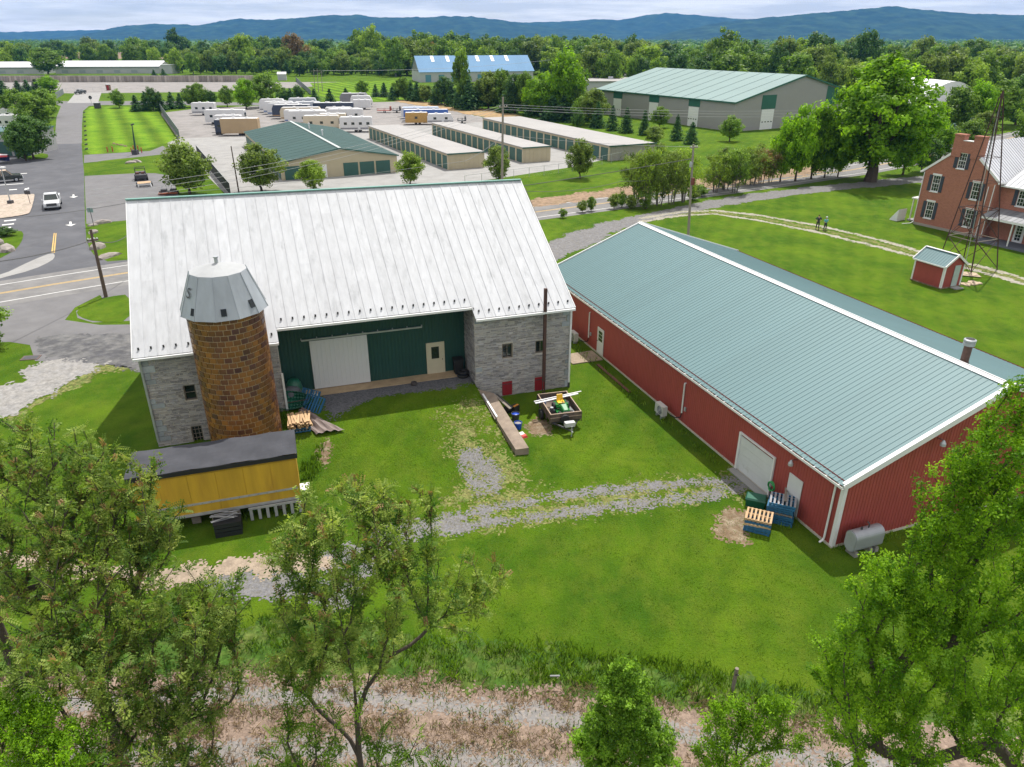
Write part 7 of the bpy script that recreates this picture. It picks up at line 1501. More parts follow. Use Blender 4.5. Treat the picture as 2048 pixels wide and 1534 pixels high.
# fence post and stick at the foot of the lawn
t = thing('fence_post', 'weathered wooden fence post standing at the bottom edge of the lawn', 'post', G(1464, 1384, 0), 90); b = MB(); b.tube([(0, 0, -.1), (.03, 0, 1.15)], .07, 8); b.obj('post', M_oldwood, t); b = MB(); b.box(-.03, -.1, .9, .1, -.07, .94); b.obj('nail_strip', M_dkmetal, t)
t = thing('stick', 'short pale stick poking out of the weeds below the lawn', 'stick', G(1100, 1352, .5), 92); b = MB(); b.tube([(0, 0, 0), (.35, 0, .02)], .035, 6); b.obj('wood', M_greyw, t)
t = thing('drain_cover', 'brown drain cover on the left grass patch edge', 'drain cover', G(62, 716, 0), 80); MB().box(-.6, -.4, 0, .6, .4, .05).obj('plate', mat('brown_plate', (0.13, 0.09, 0.08)), t); MB().box(-.5, -.3, .05, .5, .3, .06).obj('grate', M_dkmetal, t)

# ------------------------------------------------------------------ two people on the drive
def skin_mesh(name, verts, edges, radii, m, parent, sub=1, root=0):
    me = bpy.data.meshes.new(name); me.from_pydata(verts, edges, []); o = link(name, me, parent); sk = o.modifiers.new('skin', 'SKIN'); 
    for i, r in enumerate(radii): me.skin_vertices[0].data[i].radius = (r if isinstance(r, tuple) else (r, r)) if me.skin_vertices else None
    return o
M_skin = mat('skin', (0.45, 0.27, 0.19), .6)
def person(label, px, py, face_az, shirt, trou, hairm, hat=None, hand_on_hip=True, H=1.76):
    t = thing('person', label, 'person', G(px, py, 0), face_az - 180 + 90 if False else face_az); s = H / 1.76
    # local: x right-left, y forward(-y is the way the person faces)
    V_ = []; E_ = []; Rr = []
    def add(p, r, par=None): V_.append(tuple(c * s for c in p)); Rr.append(r * s); i = len(V_) - 1; (E_.append((par, i)) if par is not None else None); return i
    pel = add((0, 0, .95), .13); w1 = add((0, 0, 1.12), .12, pel); ch = add((0, .0, 1.32), .14, w1); nk = add((0, -.01, 1.49), .055, ch); hd = add((0, -.02, 1.6), .085, nk); ht = add((0, -.02, 1.70), .07, hd)
    for sx_ in (-1, 1):
        hp = add((sx_ * .1, 0, .9), .095, pel); kn = add((sx_ * .13, -.02, .5), .065, hp); an = add((sx_ * .15, .02, .1), .045, kn); add((sx_ * .17, -.12, .04), .035, an)
        shd = add((sx_ * .19, 0, 1.42), .06, ch)
        if hand_on_hip: el = add((sx_ * .36, .06, 1.18), .042, shd); wr = add((sx_ * .2, -.08, 1.02), .03, el); pd = (-sx_ * .6, -.5, -.3)
        else: el = add((sx_ * .27, .02, 1.15), .042, shd); wr = add((sx_ * .22, -.16, 1.12 + .04 * sx_), .03, el); pd = (-sx_ * .5, -.8, .1)
        pm = add(tuple(V_[wr][k] / s + pd[k] * .06 for k in range(3)), .028, wr)
        for f in range(4): bse = tuple(V_[pm][k] / s + (pd[k] * .03, pd[k] * .03, pd[k] * .03)[k] for k in range(3)); f1_ = add((bse[0], bse[1], bse[2] + (f - 1.5) * .018), .009, pm); add((bse[0] + pd[0] * .035, bse[1] + pd[1] * .035, bse[2] + (f - 1.5) * .02 - .01), .008, f1_)
        th = add((V_[wr][0] / s + pd[0] * .04, V_[wr][1] / s + pd[1] * .04 - .01, V_[wr][2] / s + .035), .009, wr)
    def build(nm, idx_fn, m, grow, rad=None):
        keep = [i for i in range(len(V_)) if idx_fn(i)]; mp_ = {k: j for j, k in enumerate(keep)}; me = bpy.data.meshes.new(nm); me.from_pydata([V_[i] for i in keep], [(mp_[a], mp_[c]) for a, c in E_ if a in mp_ and c in mp_], [])
        o = bpy.data.objects.new(nm, me); C.objects.link(o); o.parent = t; md = o.modifiers.new('skin', 'SKIN'); me.materials.append(m)
        for j, i in enumerate(keep): me.skin_vertices[0].data[j].radius = (Rr[i] + grow, Rr[i] + grow)
        me.skin_vertices[0].data[0].use_root = True; md.use_smooth_shade = True; ss = o.modifiers.new('sub', 'SUBSURF'); ss.levels = 1; ss.render_levels = 1; return o
    nv = len(V_); half = (nv - 6) // 2
    build('body', lambda i: True, M_skin, 0)
    legs = [0, 1] + [6, 7, 8, 6 + half, 7 + half, 8 + half]; build('trousers', lambda i: i in legs, trou, .014 * s)
    top_ = [0, 1, 2, 10, 11, 10 + half, 11 + half]; build('shirt', lambda i: i in top_, shirt, .02 * s)
    b = MB(); b.lathe([(.085, 0), (.1, .03), (.095, .09), (.05, .13)], 12, (0, .005, 1.63 * s)); b.obj('hair', hairm, t, smooth=True)
    if hat: b = MB(); b.lathe([(.14, 0), (.1, .015), (.1, .08), (.05, .11)], 12, (0, -.02, 1.72 * s)); b.obj('hat', hat, t, smooth=True)
    for sx_ in (-1, 1): b = MB(); b.box(sx_ * .17 - .05, -.2, 0, sx_ * .17 + .05, .07, .08); b.obj('shoe', M_dkmetal, t)
    b = MB(); b.lathe([(.014, -.012), (.014, .012)], 6, (0, 0, 0)); e = b.obj('eyes', M_black, t, (.03, -.1 * 1, 1.63 * s)); b = MB(); b.hexa([(-.012, -.115, 1.575 * s), (.012, -.115, 1.575 * s), (.012, -.09, 1.575 * s), (-.012, -.09, 1.575 * s)], [(-.006, -.105, 1.62 * s), (.006, -.105, 1.62 * s), (.006, -.09, 1.62 * s), (-.006, -.09, 1.62 * s)]); b.obj('nose', M_skin, t)
person('person in dark clothes standing with hands on hips on the house drive', 1634, 459, 100, mat('navy_shirt', (0.02, 0.025, 0.05), .8), mat('dark_trousers', (0.03, 0.03, 0.035), .8), mat('dark_hair', (0.03, 0.02, 0.015), .7), H=1.8)
person('person in a turquoise top and light cap on the house drive', 1649, 461, 80, mat('turquoise_top', (0.10, 0.40, 0.42), .8), mat('dark_trousers', (0.03, 0.03, 0.035)), mat('grey_hair', (0.3, 0.27, 0.25), .7), hat=mat('pale_cap', (0.6, 0.62, 0.58), .8), hand_on_hip=False, H=1.66)
# ------------------------------------------------------------------ vegetation
M_bark = mat('dark_bark', (0.075, 0.058, 0.045), .95, .25, 5, .4, 20); M_barkg = mat('grey_bark', (0.15, 0.135, 0.12), .95, .25, 5, .4, 20)
L_mid = leafmat('leaf_mid_green', (0.083, 0.172, 0.022), (0.187, 0.292, 0.041), .38)
L_dark = leafmat('leaf_dark_green', (0.044, 0.109, 0.026), (0.101, 0.193, 0.037), .3)
L_bright = leafmat('leaf_bright_green', (0.106, 0.237, 0.009), (0.219, 0.384, 0.016), .45)
L_yel = leafmat('leaf_yellow_green', (0.144, 0.236, 0.028), (0.261, 0.368, 0.051), .4)
L_olive = leafmat('leaf_olive_green', (0.103, 0.168, 0.028), (0.213, 0.288, 0.057), .35)
L_red = leafmat('leaf_reddish', (0.144, 0.102, 0.046), (0.237, 0.160, 0.069), .3)
L_con = leafmat('conifer_needles', (0.033, 0.090, 0.030), (0.078, 0.173, 0.044), .15, .7)
L_blue = leafmat('blue_spruce_needles', (0.075, 0.141, 0.127), (0.138, 0.218, 0.196), .1, .7)
L_ail = leafmat('ailanthus_leaf', (0.064, 0.158, 0.022), (0.255, 0.310, 0.070), .42, amt=.25)
L_ail2 = leafmat('ailanthus_leaf_dark', (0.055, 0.142, 0.020), (0.225, 0.282, 0.062), .42, amt=.25)
L_right = leafmat('locust_leaf', (0.078, 0.20, 0.008), (0.225, 0.37, 0.020), .48, amt=.25)
L_bush = leafmat('bush_leaf', (0.10, 0.21, 0.02), (0.22, 0.36, 0.04), .5, amt=.3)
RS = np.random.RandomState
def nvec(v): return v / (np.linalg.norm(v, axis=1, keepdims=True) + 1e-9)
def leaf_quads(pos, nrm_, size, rs, tint, aspect=.7):
    n = len(pos); a = nvec(np.cross(nrm_, nvec(rs.randn(n, 3)))); b = np.cross(nrm_, a); s = (size * (0.6 + 0.8 * rs.rand(n)))[:, None]
    V_ = np.empty((n, 4, 3)); V_[:, 0] = pos - a * s; V_[:, 1] = pos - b * s * aspect * .8; V_[:, 2] = pos + a * s; V_[:, 3] = pos + b * s * aspect
    return V_.reshape(-1, 3), np.arange(n * 4).reshape(-1, 4), tint
def broad_crown(seed, nclump=60, nper=45, leaf=.35, low=.22, shape='round', rc=.3):
    # unit tree: height 1 -> scaled; crown between z=low..1, radius .5 (in scaled units of 10 x 10 m)
    rs = RS(seed); cz = (1 + low) / 2 * 10; rz = (1 - low) / 2 * 10; Rr = 4.2; P = []; T = []; Nn = []; CC = []
    for k in range(nclump):
        d = rs.randn(3); d /= np.linalg.norm(d); r = (0.25 + 0.62 * rs.rand() ** .5)
        if shape == 'egg': wz = 1 - .35 * max(0, d[2])
        elif shape == 'tall': wz = .8
        else: wz = 1
        lob = 1 + .22 * math.sin(3 * math.atan2(d[1], d[0]) + seed) + .1 * rs.randn()
        c = np.array([d[0] * Rr * r * lob * wz, d[1] * Rr * r * lob * wz, cz + d[2] * rz * r * (1 + .08 * rs.randn())])
        if d[2] < -.2: c[:2] *= .95
        rcl = Rr * rc * (.7 + .6 * rs.rand()); q = nvec(rs.randn(nper, 3)); q[:, 2] = q[:, 2] * .9 + .1; rr_ = rcl * rs.rand(nper, 1) ** .4
        p = c + q * rr_ * np.array([1, 1, .95]); P.append(p); CC.append(c); Nn.append(nvec(q + rs.randn(nper, 3) * .55 + np.array([0, 0, .35]) + .35 * d)); T.append(np.clip(rs.randn() * .45 + rs.randn(nper) * .3, -1, 1))
    P = np.concatenate(P); Nn = np.concatenate(Nn); T = np.concatenate(T)
    return leaf_quads(P, Nn, leaf, rs, T) + (CC,)
def trunk_mesh(name, CC, seed, r=.22, low=2.0, m=None, top=7.5, nl=14):
    rs = RS(seed + 99); b = MB(); b.tube([(0, 0, -.2), (.05, .03, low * .5), (rs.randn() * .15, rs.randn() * .15, low), (rs.randn() * .3, rs.randn() * .3, (low + top) / 2), (rs.randn() * .3, rs.randn() * .3, top)], [r * 1.35, r, r * .85, r * .5, r * .15], 7)
    for k in range(min(nl, len(CC))):
        c = CC[int(rs.randint(len(CC)))]; z0 = low + (top - low) * .55 * rs.rand(); m_ = Vector((c[0] * .45, c[1] * .45, z0 + (c[2] - z0) * .35)); b.tube([(0, 0, z0 - .3), m_, tuple(c)], [r * .45, r * .28, r * .06], 5, cap=False)
    return b.mesh(name, m or M_bark)
ARCH = {}
def arch(kind):
    if kind in ARCH: return ARCH[kind]
    k, lm, sd_ = kind
    if k == 'conifer':
        rs = RS(sd_); P = []; Nn = []; T = []
        tiers = 22
        for i in range(tiers):
            z = .4 + 9.4 * i / tiers; R1_ = 3.4 * (1 - i / tiers) ** .9 + .15; nb = int(12 * (R1_ / 3.4) + 5)
            for j in range(nb):
                a = rs.rand() * 6.283; Rb = R1_ * (.75 + .35 * rs.rand()); nn_ = int(5 + 9 * Rb / 3.4); f = rs.rand(nn_) ** .7; t0 = rs.randn() * .4
                p = np.stack([np.cos(a) * Rb * f, np.sin(a) * Rb * f, z - .22 * Rb * f + .12 * rs.randn(nn_)], 1); p[:, :2] += rs.randn(nn_, 2) * .16; P.append(p); Nn.append(nvec(np.stack([np.cos(a) * np.ones(nn_) * .5, np.sin(a) * np.ones(nn_) * .5, np.ones(nn_) * .8], 1) + rs.randn(nn_, 3) * .4)); T.append(np.clip(t0 + rs.randn(nn_) * .3, -1, 1))
        V_, F_, T_ = leaf_quads(np.concatenate(P), np.concatenate(Nn), .34, rs, np.concatenate(T), .5); CC = [np.array([0, 0, 9])]
    elif k == 'poplar':
        V_, F_, T_, CC = broad_crown(sd_, 90, 40, .28, .08, 'tall', .2)
    elif k == 'sumac':
        V_, F_, T_, CC = broad_crown(sd_, 90, 50, .17, .04, 'round', .22)
    elif k == 'wood':
        V_, F_, T_, CC = broad_crown(sd_, 84, 48, .29, -.04, 'round', .27)
    elif k == 'big':
        V_, F_, T_, CC = broad_crown(sd_, 380, 62, .14, .05, 'egg', .14)
    else:
        V_, F_, T_, CC = broad_crown(sd_, 120, 60, .22, .05, 'egg', .23)
    cm = mesh_np('crown', V_, F_, T_, lm)
    if k == 'sumac':
        rs = RS(sd_); b = MB()
        for s in range(5):
            a = rs.rand() * 6.28; x = math.cos(a) * .5; y = math.sin(a) * .5; b.tube([(x, y, -.1), (x * 1.8, y * 1.8, 2.6), (x * 3.2 + rs.randn() * .3, y * 3.2, 5.5)], [.13, .1, .05], 5)
            for q in range(3): c = CC[int(rs.randint(len(CC)))]; b.tube([(x * 1.8, y * 1.8, 2.6 + q * .7), (c[0] * .6, c[1] * .6, c[2] * .75), tuple(c)], [.07, .05, .02], 4, cap=False)
        tm = b.mesh('trunk', M_barkg)
    elif k == 'conifer': b = MB(); b.tube([(0, 0, -.1), (0, 0, 9.5)], [.22, .03], 6); tm = b.mesh('trunk', M_bark)
    elif k == 'wood': b = MB(); b.tube([(0, 0, -.2), (.1, 0, 3), (0, .1, 7)], [.28, .2, .06], 5); tm = b.mesh('trunk', M_barkg)
    elif k == 'big': tm = trunk_mesh('trunk', CC, sd_, .36, 1.9, None, 8.2, 60)
    else: tm = trunk_mesh('trunk', CC, sd_, .2, 1.7, None, 8, 18)
    ARCH[kind] = (cm, tm); return ARCH[kind]
def place_tree(kind, lm, sd_, bx, by, topy, wpx, label, group=None, name='tree', zbase=0.0, wr=8.9):
    wr = 6.6 if kind == 'sumac' else wr; p = G(bx, by, 0); h = zat(bx, topy, p.x, p.y); depth = p.y * cP + CAM_H * sP; w_ = wpx * depth / FPX
    cm, tm = arch((kind, lm, sd_)); t = thing(name, label, 'tree', p, rnd.uniform(0, 360), group); sxy = w_ / wr; sz_ = h / 10.0
    if kind == 'conifer': sxy = w_ / 5.7
    t.scale = (sxy, sxy, sz_); link('trunk', tm, t); link('crown', cm, t); return t
# street trees along the storage fence
place_tree('street', L_olive, 1, 380, 388, 274, 112, 'round green street tree beside the gravel lot left of the storage garages', wr=8.8)
place_tree('street', L_olive, 2, 524, 384, 278, 100, 'olive green street tree in front of the dark green storage roof', wr=8.8)
place_tree('street', L_yel, 3, 628, 380, 317, 66, 'small leafy street tree before the cream storage gable', wr=8.8)
place_tree('street', L_yel, 1, 821, 370, 299, 66, 'green street tree between the green roofed garage and the nearest row', wr=8.8)
place_tree('street', L_olive, 3, 997, 362, 288, 60, 'green street tree right beside the tall grey utility pole', wr=8.8)
place_tree('street', L_olive, 2, 1160, 357, 270, 60, 'lone round tree on the open lawn below the storage rows', wr=8.8)
place_tree('street', L_mid, 2, 1459, 283, 226, 48, 'dense round tree before the right corner of the grey warehouse', wr=8.8)
for i, (x, yb_, yt, w_) in enumerate(((1195, 256, 201, 32), (1224, 261, 209, 28), (1252, 266, 212, 29), (1288, 270, 217, 26), (1352, 281, 227, 28), (1382, 288, 242, 32))):
    place_tree('conifer', L_con, i % 3, x, yb_, yt, w_, ['leftmost', 'second', 'third', 'fourth', 'fifth', 'rightmost'][i] + ' of the spruces before the white bay doors', 'spruces before the grey warehouse', 'spruce_tree')
for i, (x, yb_, yt, w_, lm, lb) in enumerate(((1168, 249, 186, 50, L_mid, 'round shrubby tree at the left end of the spruce row'), (1319, 256, 209, 44, L_mid, 'round green tree among the spruces by the warehouse'), (1308, 289, 250, 46, L_olive, 'low round tree in front of the spruce gap'), (1155, 262, 215, 30, L_dark, 'small dark tree at the corner of the farthest storage row'))): place_tree('street', lm, i + 1, x, yb_, yt, w_, lb)
for i, (x, yb_, yt, w_, lm) in enumerate(((1272, 408, 285, 58, L_olive), (1293, 412, 280, 60, L_yel), (1318, 411, 276, 62, L_olive), (1342, 408, 280, 58, L_olive), (1368, 404, 285, 56, L_yel), (1290, 418, 372, 36, L_mid))):
    place_tree('sumac', lm, i % 3, x, yb_, yt, w_, ['left edge', 'tall second', 'middle', 'fourth', 'right edge', 'low bush at the foot'][i] + ' of the sumac thicket left of the farm lane', 'sumacs beside the road', 'sumac_tree')
for i, (x, yb_, yt, w_, lm) in enumerate(((1428, 385, 285, 38, L_yel), (1450, 386, 276, 44, L_olive), (1472, 382, 283, 40, L_mid), (1487, 372, 282, 36, L_yel), (1502, 372, 275, 40, L_olive), (1518, 370, 280, 38, L_red), (1536, 368, 278, 36, L_yel))):
    place_tree('sumac', lm, (i + 1) % 3, x + rnd.uniform(-4, 4), yb_ + rnd.uniform(-7, 5), yt + rnd.uniform(-8, 14), w_ * rnd.uniform(.9, 1.5), ['first', 'second', 'third', 'fourth', 'fifth', 'reddish sixth', 'seventh'][i] + ' thin sumac between road and lane, counted from the utility pole', 'thin sumacs between road and lane', 'sumac_tree')
for i, (x, yb_, yt, w_) in enumerate(((1560, 364, 232, 64), (1590, 362, 196, 84), (1622, 358, 205, 78), (1648, 356, 240, 60), (1675, 354, 250, 60))):
    place_tree('street', L_bright, i % 3 + 1, x, yb_, yt, w_, ['leftmost', 'tall second', 'third', 'fourth', 'fifth'][i] + ' bright green tree left of the huge lawn tree', 'bright trees left of the lawn tree', wr=8.8)
place_tree('big', L_bright, 5, 1740, 363, 100, 262, 'huge bright green maple standing on the lawn beside the farm lane', name='maple_tree', wr=9.2)
for i, (x, yb_, yt, w_, lm, lb) in enumerate(((1805, 350, 235, 80, L_bright, 'bright tree just right of the huge lawn maple'), (1842, 345, 260, 60, L_dark, 'dark tree between the maple and the brick house'), (1880, 318, 250, 70, L_bright, 'bright bushy tree on the verge left of the house chimneys'), (1935, 305, 235, 70, L_mid, 'green bushy tree hiding the road behind the chimneys'), (1830, 322, 262, 60, L_mid, 'green tree beyond the road right of the maple'), (1905, 262, 168, 85, L_mid, 'green tree behind the left chimney of the brick house'), (1945, 262, 155, 80, L_bright, 'bright tree behind the windmill tower top'), (1990, 255, 150, 90, L_mid, 'tree behind the house roof near the tower head'), (2030, 250, 145, 90, L_dark, 'dark tree at the right edge above the metal roof'), (2060, 300, 175, 90, L_mid, 'leafy tree cut by the right edge above the house'), (1870, 300, 250, 50, L_dark, 'low dark shrub left of the brick house chimneys'), (1960, 285, 220, 60, L_olive, 'olive green tree directly behind the house ridge'))): place_tree('street', lm, i % 3 + 1, x, yb_, yt, w_, lb, wr=8.8)
place_tree('conifer', L_blue, 1, 1937, 275, 234, 44, 'blue spruce rising between the two house chimneys', name='spruce_tree'); place_tree('conifer', L_blue, 2, 1900, 280, 245, 34, 'smaller blue spruce left of the house chimneys', name='spruce_tree')
# mixed evergreen belt behind the storage rows
z3_ = lambda x, y: (700 + x / 3.9327, 50 + y / 3.9327)
belt = [(335, 490, 592, 60, 'c'), (380, 430, 588, 75, 'm'), (432, 412, 590, 95, 'm'), (482, 450, 596, 60, 'c'), (530, 448, 602, 70, 'c'), (597, 478, 606, 95, 'o'), (672, 480, 625, 75, 'c'), (742, 395, 628, 125, 'd'), (800, 470, 640, 80, 'c'), (885, 185, 655, 130, 'p'), (870, 440, 655, 95, 'c'), (935, 430, 668, 120, 'c'), (1000, 470, 660, 100, 'd'), (1090, 350, 660, 190, 'o'), (1190, 345, 665, 150, 'm'), (1235, 470, 690, 110, 'c'), (1300, 370, 695, 150, 'd'), (1375, 368, 700, 130, 'm'), (1440, 480, 715, 120, 'c'), (1500, 360, 725, 190, 'b'), (1600, 400, 730, 150, 'b'), (1700, 165, 740, 250, 'b'), (1590, 560, 755, 140, 'c'), (1680, 560, 760, 130, 'c'), (1760, 420, 745, 140, 'm'), (1820, 560, 785, 110, 'm'), (1905, 500, 790, 170, 'o')]
nm_ = {'c': ('dark spruce', 'conifer', L_con), 'm': ('mid green tree', 'street', L_mid), 'o': ('pale olive tree', 'street', L_olive), 'd': ('dark leafy tree', 'street', L_dark), 'p': ('tall slim poplar', 'poplar', L_mid), 'b': ('bright green tree', 'street', L_bright)}
ords = 'first second third fourth fifth sixth seventh eighth ninth tenth eleventh twelfth thirteenth fourteenth fifteenth sixteenth seventeenth eighteenth nineteenth twentieth twenty-first twenty-second twenty-third twenty-fourth twenty-fifth twenty-sixth twenty-seventh'.split()
for i, (x, yt, yb_, w_, k) in enumerate(belt):
    a, kk, lm = nm_[k]; q0 = z3_(x, yb_); q1 = z3_(x, yt); place_tree(kk, lm, i % 3 + 1, q0[0], q0[1], q1[1] - 3, w_ * 1.5 / 3.93, '%s, %s from the left in the tree belt behind the storage rows' % (a, ords[i]), 'tree belt behind the storage rows', 'spruce_tree' if k == 'c' else 'tree', wr=8.8)
    if k != 'p': a2, kk2, lm2 = nm_['mcdmoc'[i % 6]]; place_tree(kk2, lm2, (i + 1) % 3 + 1, q0[0] + 9, q0[1] - 7, q1[1] + 4, w_ * 1.2 / 3.93, '%s behind the %s tree from the left of the belt' % (a2, ords[i]), 'tree belt behind the storage rows', 'spruce_tree' if kk2 == 'conifer' else 'tree', wr=8.8)
# trees round the campers lot and striped lawn
mids = [(239, 216, 176, 32, 'm', 'round tree at the top left corner of the striped lawn'), (274, 223, 188, 24, 'c', 'small spruce at the top edge of the striped lawn'), (294, 221, 181, 28, 'c', 'second spruce above the striped lawn'), (308, 222, 171, 30, 'd', 'taller dark tree above the striped lawn'), (323, 221, 181, 26, 'c', 'spruce left of the screened fence top'), (345, 218, 182, 26, 'c', 'spruce just right of the screened fence top'), (362, 217, 185, 22, 'c', 'smallest spruce behind the first camper'), (383, 214, 167, 34, 'm', 'green tree behind the first white camper'), (402, 214, 164, 36, 'm', 'bright round tree behind the white motorhome'), (424, 214, 178, 26, 'd', 'dark tree right of the bright pair behind the campers'), (455, 214, 167, 32, 'm', 'oval green tree behind the motorhome roof'), (493, 218, 155, 50, 'b', 'bright green tree above the gravel lot edge'), (535, 214, 140, 66, 'm', 'tall green tree behind the row of campers'), (568, 205, 172, 26, 'd', 'dark tree right of the tall green one'), (582, 205, 175, 26, 'c', 'spruce behind the silver travel trailer'), (598, 203, 168, 28, 'd', 'dark round tree behind the camper row end'), (630, 207, 176, 24, 'c', 'spruce before the trio of wooden poles'), (661, 206, 176, 24, 'c', 'spruce right of the trio of wooden poles'), (692, 193, 175, 18, 'c', 'little spruce on the far field lawn'), (725, 192, 157, 28, 'm', 'round tree beside the covered campers'), (752, 194, 167, 18, 'c', 'small spruce before the pale drive'), (769, 194, 164, 22, 'c', 'spruce left of the tree belt'),
 (68, 318, 222, 84, 'd', 'large dark tree on the small grass island by the car park'), (52, 322, 240, 60, 'd', 'second dark tree leaning behind the island tree'), (75, 262, 182, 80, 'm', 'leafy tree above the left edge campers'), (40, 240, 172, 70, 'm', 'round green tree upper left of the campers'), (95, 235, 175, 60, 'm', 'green tree beside the upper access road bend'), (101, 185, 149, 44, 'b', 'bright green tree below the stone wall'), (97, 150, 91, 64, 'm', 'dome shaped tree standing before the long white sheds'), (10, 195, 160, 34, 'c', 'dark spruce at the far left below the stone wall'), (38, 185, 160, 24, 'c', 'second spruce below the stone wall'), (56, 183, 158, 24, 'c', 'third spruce below the stone wall'), (74, 182, 157, 26, 'c', 'fourth spruce below the stone wall'), (-12, 230, 175, 60, 'd', 'tree cut by the left edge above the campers'), (309, 153, 138, 12, 'c', 'tiny spruce by the end of the long shed'), (328, 153, 137, 14, 'c', 'tiny bush tree right of the long shed'), (-30, 700, 590, 118, 'm', 'tree poking in from the left edge by the driveway'), (12, 472, 452, 40, 'd', 'low shrub on the left grass island')]
for i, (x, yb_, yt, w_, k, lb) in enumerate(mids):
    a, kk, lm = nm_[k]; place_tree(kk, lm, i % 3 + 1, x, yb_, yt, w_ * 1.08, lb, None, 'spruce_tree' if k == 'c' else 'tree', wr=8.8)
# wood behind: individual trees
LMK = [(0, 'the left edge'), (120, 'the domed tree'), (320, 'the shed annex'), (500, 'the end of the stone wall'), (640, 'the wooden pole trio'), (750, 'the covered campers'), (860, 'the left end of the blue roof'), (1020, 'the right half of the blue roof'), (1150, 'the flat roofs'), (1310, 'the left part of the warehouse roof'), (1550, 'the right part of the warehouse roof'), (1740, 'the huge maple'), (1900, 'the white domed roof'), (2040, 'the right edge')]
used_l = {}
def wlabel(col, zone, px, h, h0, h1, dep):
    lm_ = min(LMK, key=lambda q: abs(q[0] - px))[1]; sz_ = 'low' if h < h0 + (h1 - h0) * .33 else 'tall' if h > h0 + (h1 - h0) * .66 else 'middling'; s = '%s %s tree above %s, %s row' % (sz_, col, lm_, ['front', 'middle', 'back'][dep]); k = used_l[s] = used_l.get(s, 0) + 1
    return s if k == 1 else s.replace(' tree above', ' tree, %s, above' % ['', '', 'second', 'third', 'fourth', 'fifth', 'sixth', 'seventh', 'eighth', 'ninth'][min(k, 9)])
kinds = [('wood', L_mid, 'mid green'), ('wood', L_dark, 'dark green'), ('wood', L_olive, 'olive green'), ('wood', L_yel, 'yellow green'), ('wood', L_red, 'reddish brown')]
def wood(n, x0, x1, Y0, Y1, H0, H1, wts, zone, seed, skip=None):
    rs = RS(seed); c = 0; tries = 0
    while c < n and tries < n * 6:
        tries += 1; px = x0 + (x1 - x0) * (c + rs.rand()) / n; Y_ = Y0 + (Y1 - Y0) * rs.rand()
        X_ = (px - 1024) / FPX * (Y_ * cP + CAM_H * sP)
        if skip and skip(px, X_, Y_): c += 1; continue
        h = H0 + (H1 - H0) * rs.rand() ** 1.2; k = kinds[rs.choice(5, p=wts)]; cm, tm = arch((k[0], k[1], int(rs.randint(3)) + 1))
        t = thing('tree', wlabel(k[2], zone, px, h, H0, H1, 0 if Y_ < 545 else 1 if Y_ < 660 else 2), 'tree', (X_, Y_, 0), rs.rand() * 360, 'trees in the wood %s' % zone); w_ = h * (.66 + .4 * rs.rand()) / 8.9; t.scale = (w_, w_, h / 10); link('trunk', tm, t); link('crown', cm, t); c += 1
W1_ = [.4, .3, .15, .13, .02]; W2_ = [.35, .2, .25, .2, 0]
wood(34, 335, 830, 500, 540, 11, 17, [.35, .35, .15, .13, .02], 'above the stone wall', 3, lambda px, X_, Y_: px < 345)
wood(36, -80, 830, 560, 640, 14, 20, W1_, 'beyond the long white sheds', 4, lambda px, X_, Y_: 108 < px < 170 and Y_ < 700)
wood(40, -80, 1000, 660, 820, 18, 25, [.3, .5, .15, .05, 0], 'along the left skyline', 5)
wood(30, 780, 1180, 452, 520, 17, 24, W1_, 'behind the blue roofed warehouse', 6)
wood(30, 800, 1300, 540, 700, 20, 28, [.35, .45, .15, .05, 0], 'on the middle skyline', 7)
wood(26, 1150, 1700, 330, 400, 13, 21, [.4, .35, .2, .05, 0], 'behind the grey warehouse', 8, lambda px, X_, Y_: 24 < X_ < 100 and Y_ < 290)
wood(34, 1150, 2120, 430, 560, 16, 24, W2_, 'on the right skyline', 9)
wood(30, 1640, 2120, 285, 360, 14, 19, [.2, .05, .5, .25, 0], 'behind the huge maple and brick house', 10)
wood(12, 575, 800, 480, 500, 8, 14, W1_, 'at the top of the far field', 12)
for i, (px, Y_, h, k) in enumerate(((595, 535, 25, 4), (745, 560, 31, 3), (488, 548, 26, 3), (725, 575, 28, 0), (360, 700, 30, 1), (180, 640, 18, 3), (312, 560, 16, 3), (1445, 420, 27, 0), (1625, 400, 26, 1), (1720, 405, 26, 1), (900, 600, 27, 0), (1560, 430, 24, 2))):
    X_ = (px - 1024) / FPX * (Y_ * cP + CAM_H * sP); cm, tm = arch((kinds[k][0], kinds[k][1], i % 3 + 1)); t = thing('tree', ['tall reddish brown tree standing out of the wood', 'tallest pale tree in the wood left of the blue roof', 'pale crowned tree above the wood by the campers', 'tall tree beside the tallest pale one', 'dark pine group tree on the left skyline', 'pale round tree right of the far brown field', 'yellow green round tree behind the long shed end', 'tall tree above the middle of the warehouse roof', 'dark tall tree above the right end of the warehouse', 'dark leaning tree above the gap right of the warehouse', 'dark crowned tree left of the blue roof on the skyline', 'olive tree above the warehouse ridge'][i], 'tree', (X_, Y_, 0), i * 40); t.scale = (h * .08, h * .08, h / 10); link('trunk', tm, t); link('crown', cm, t)
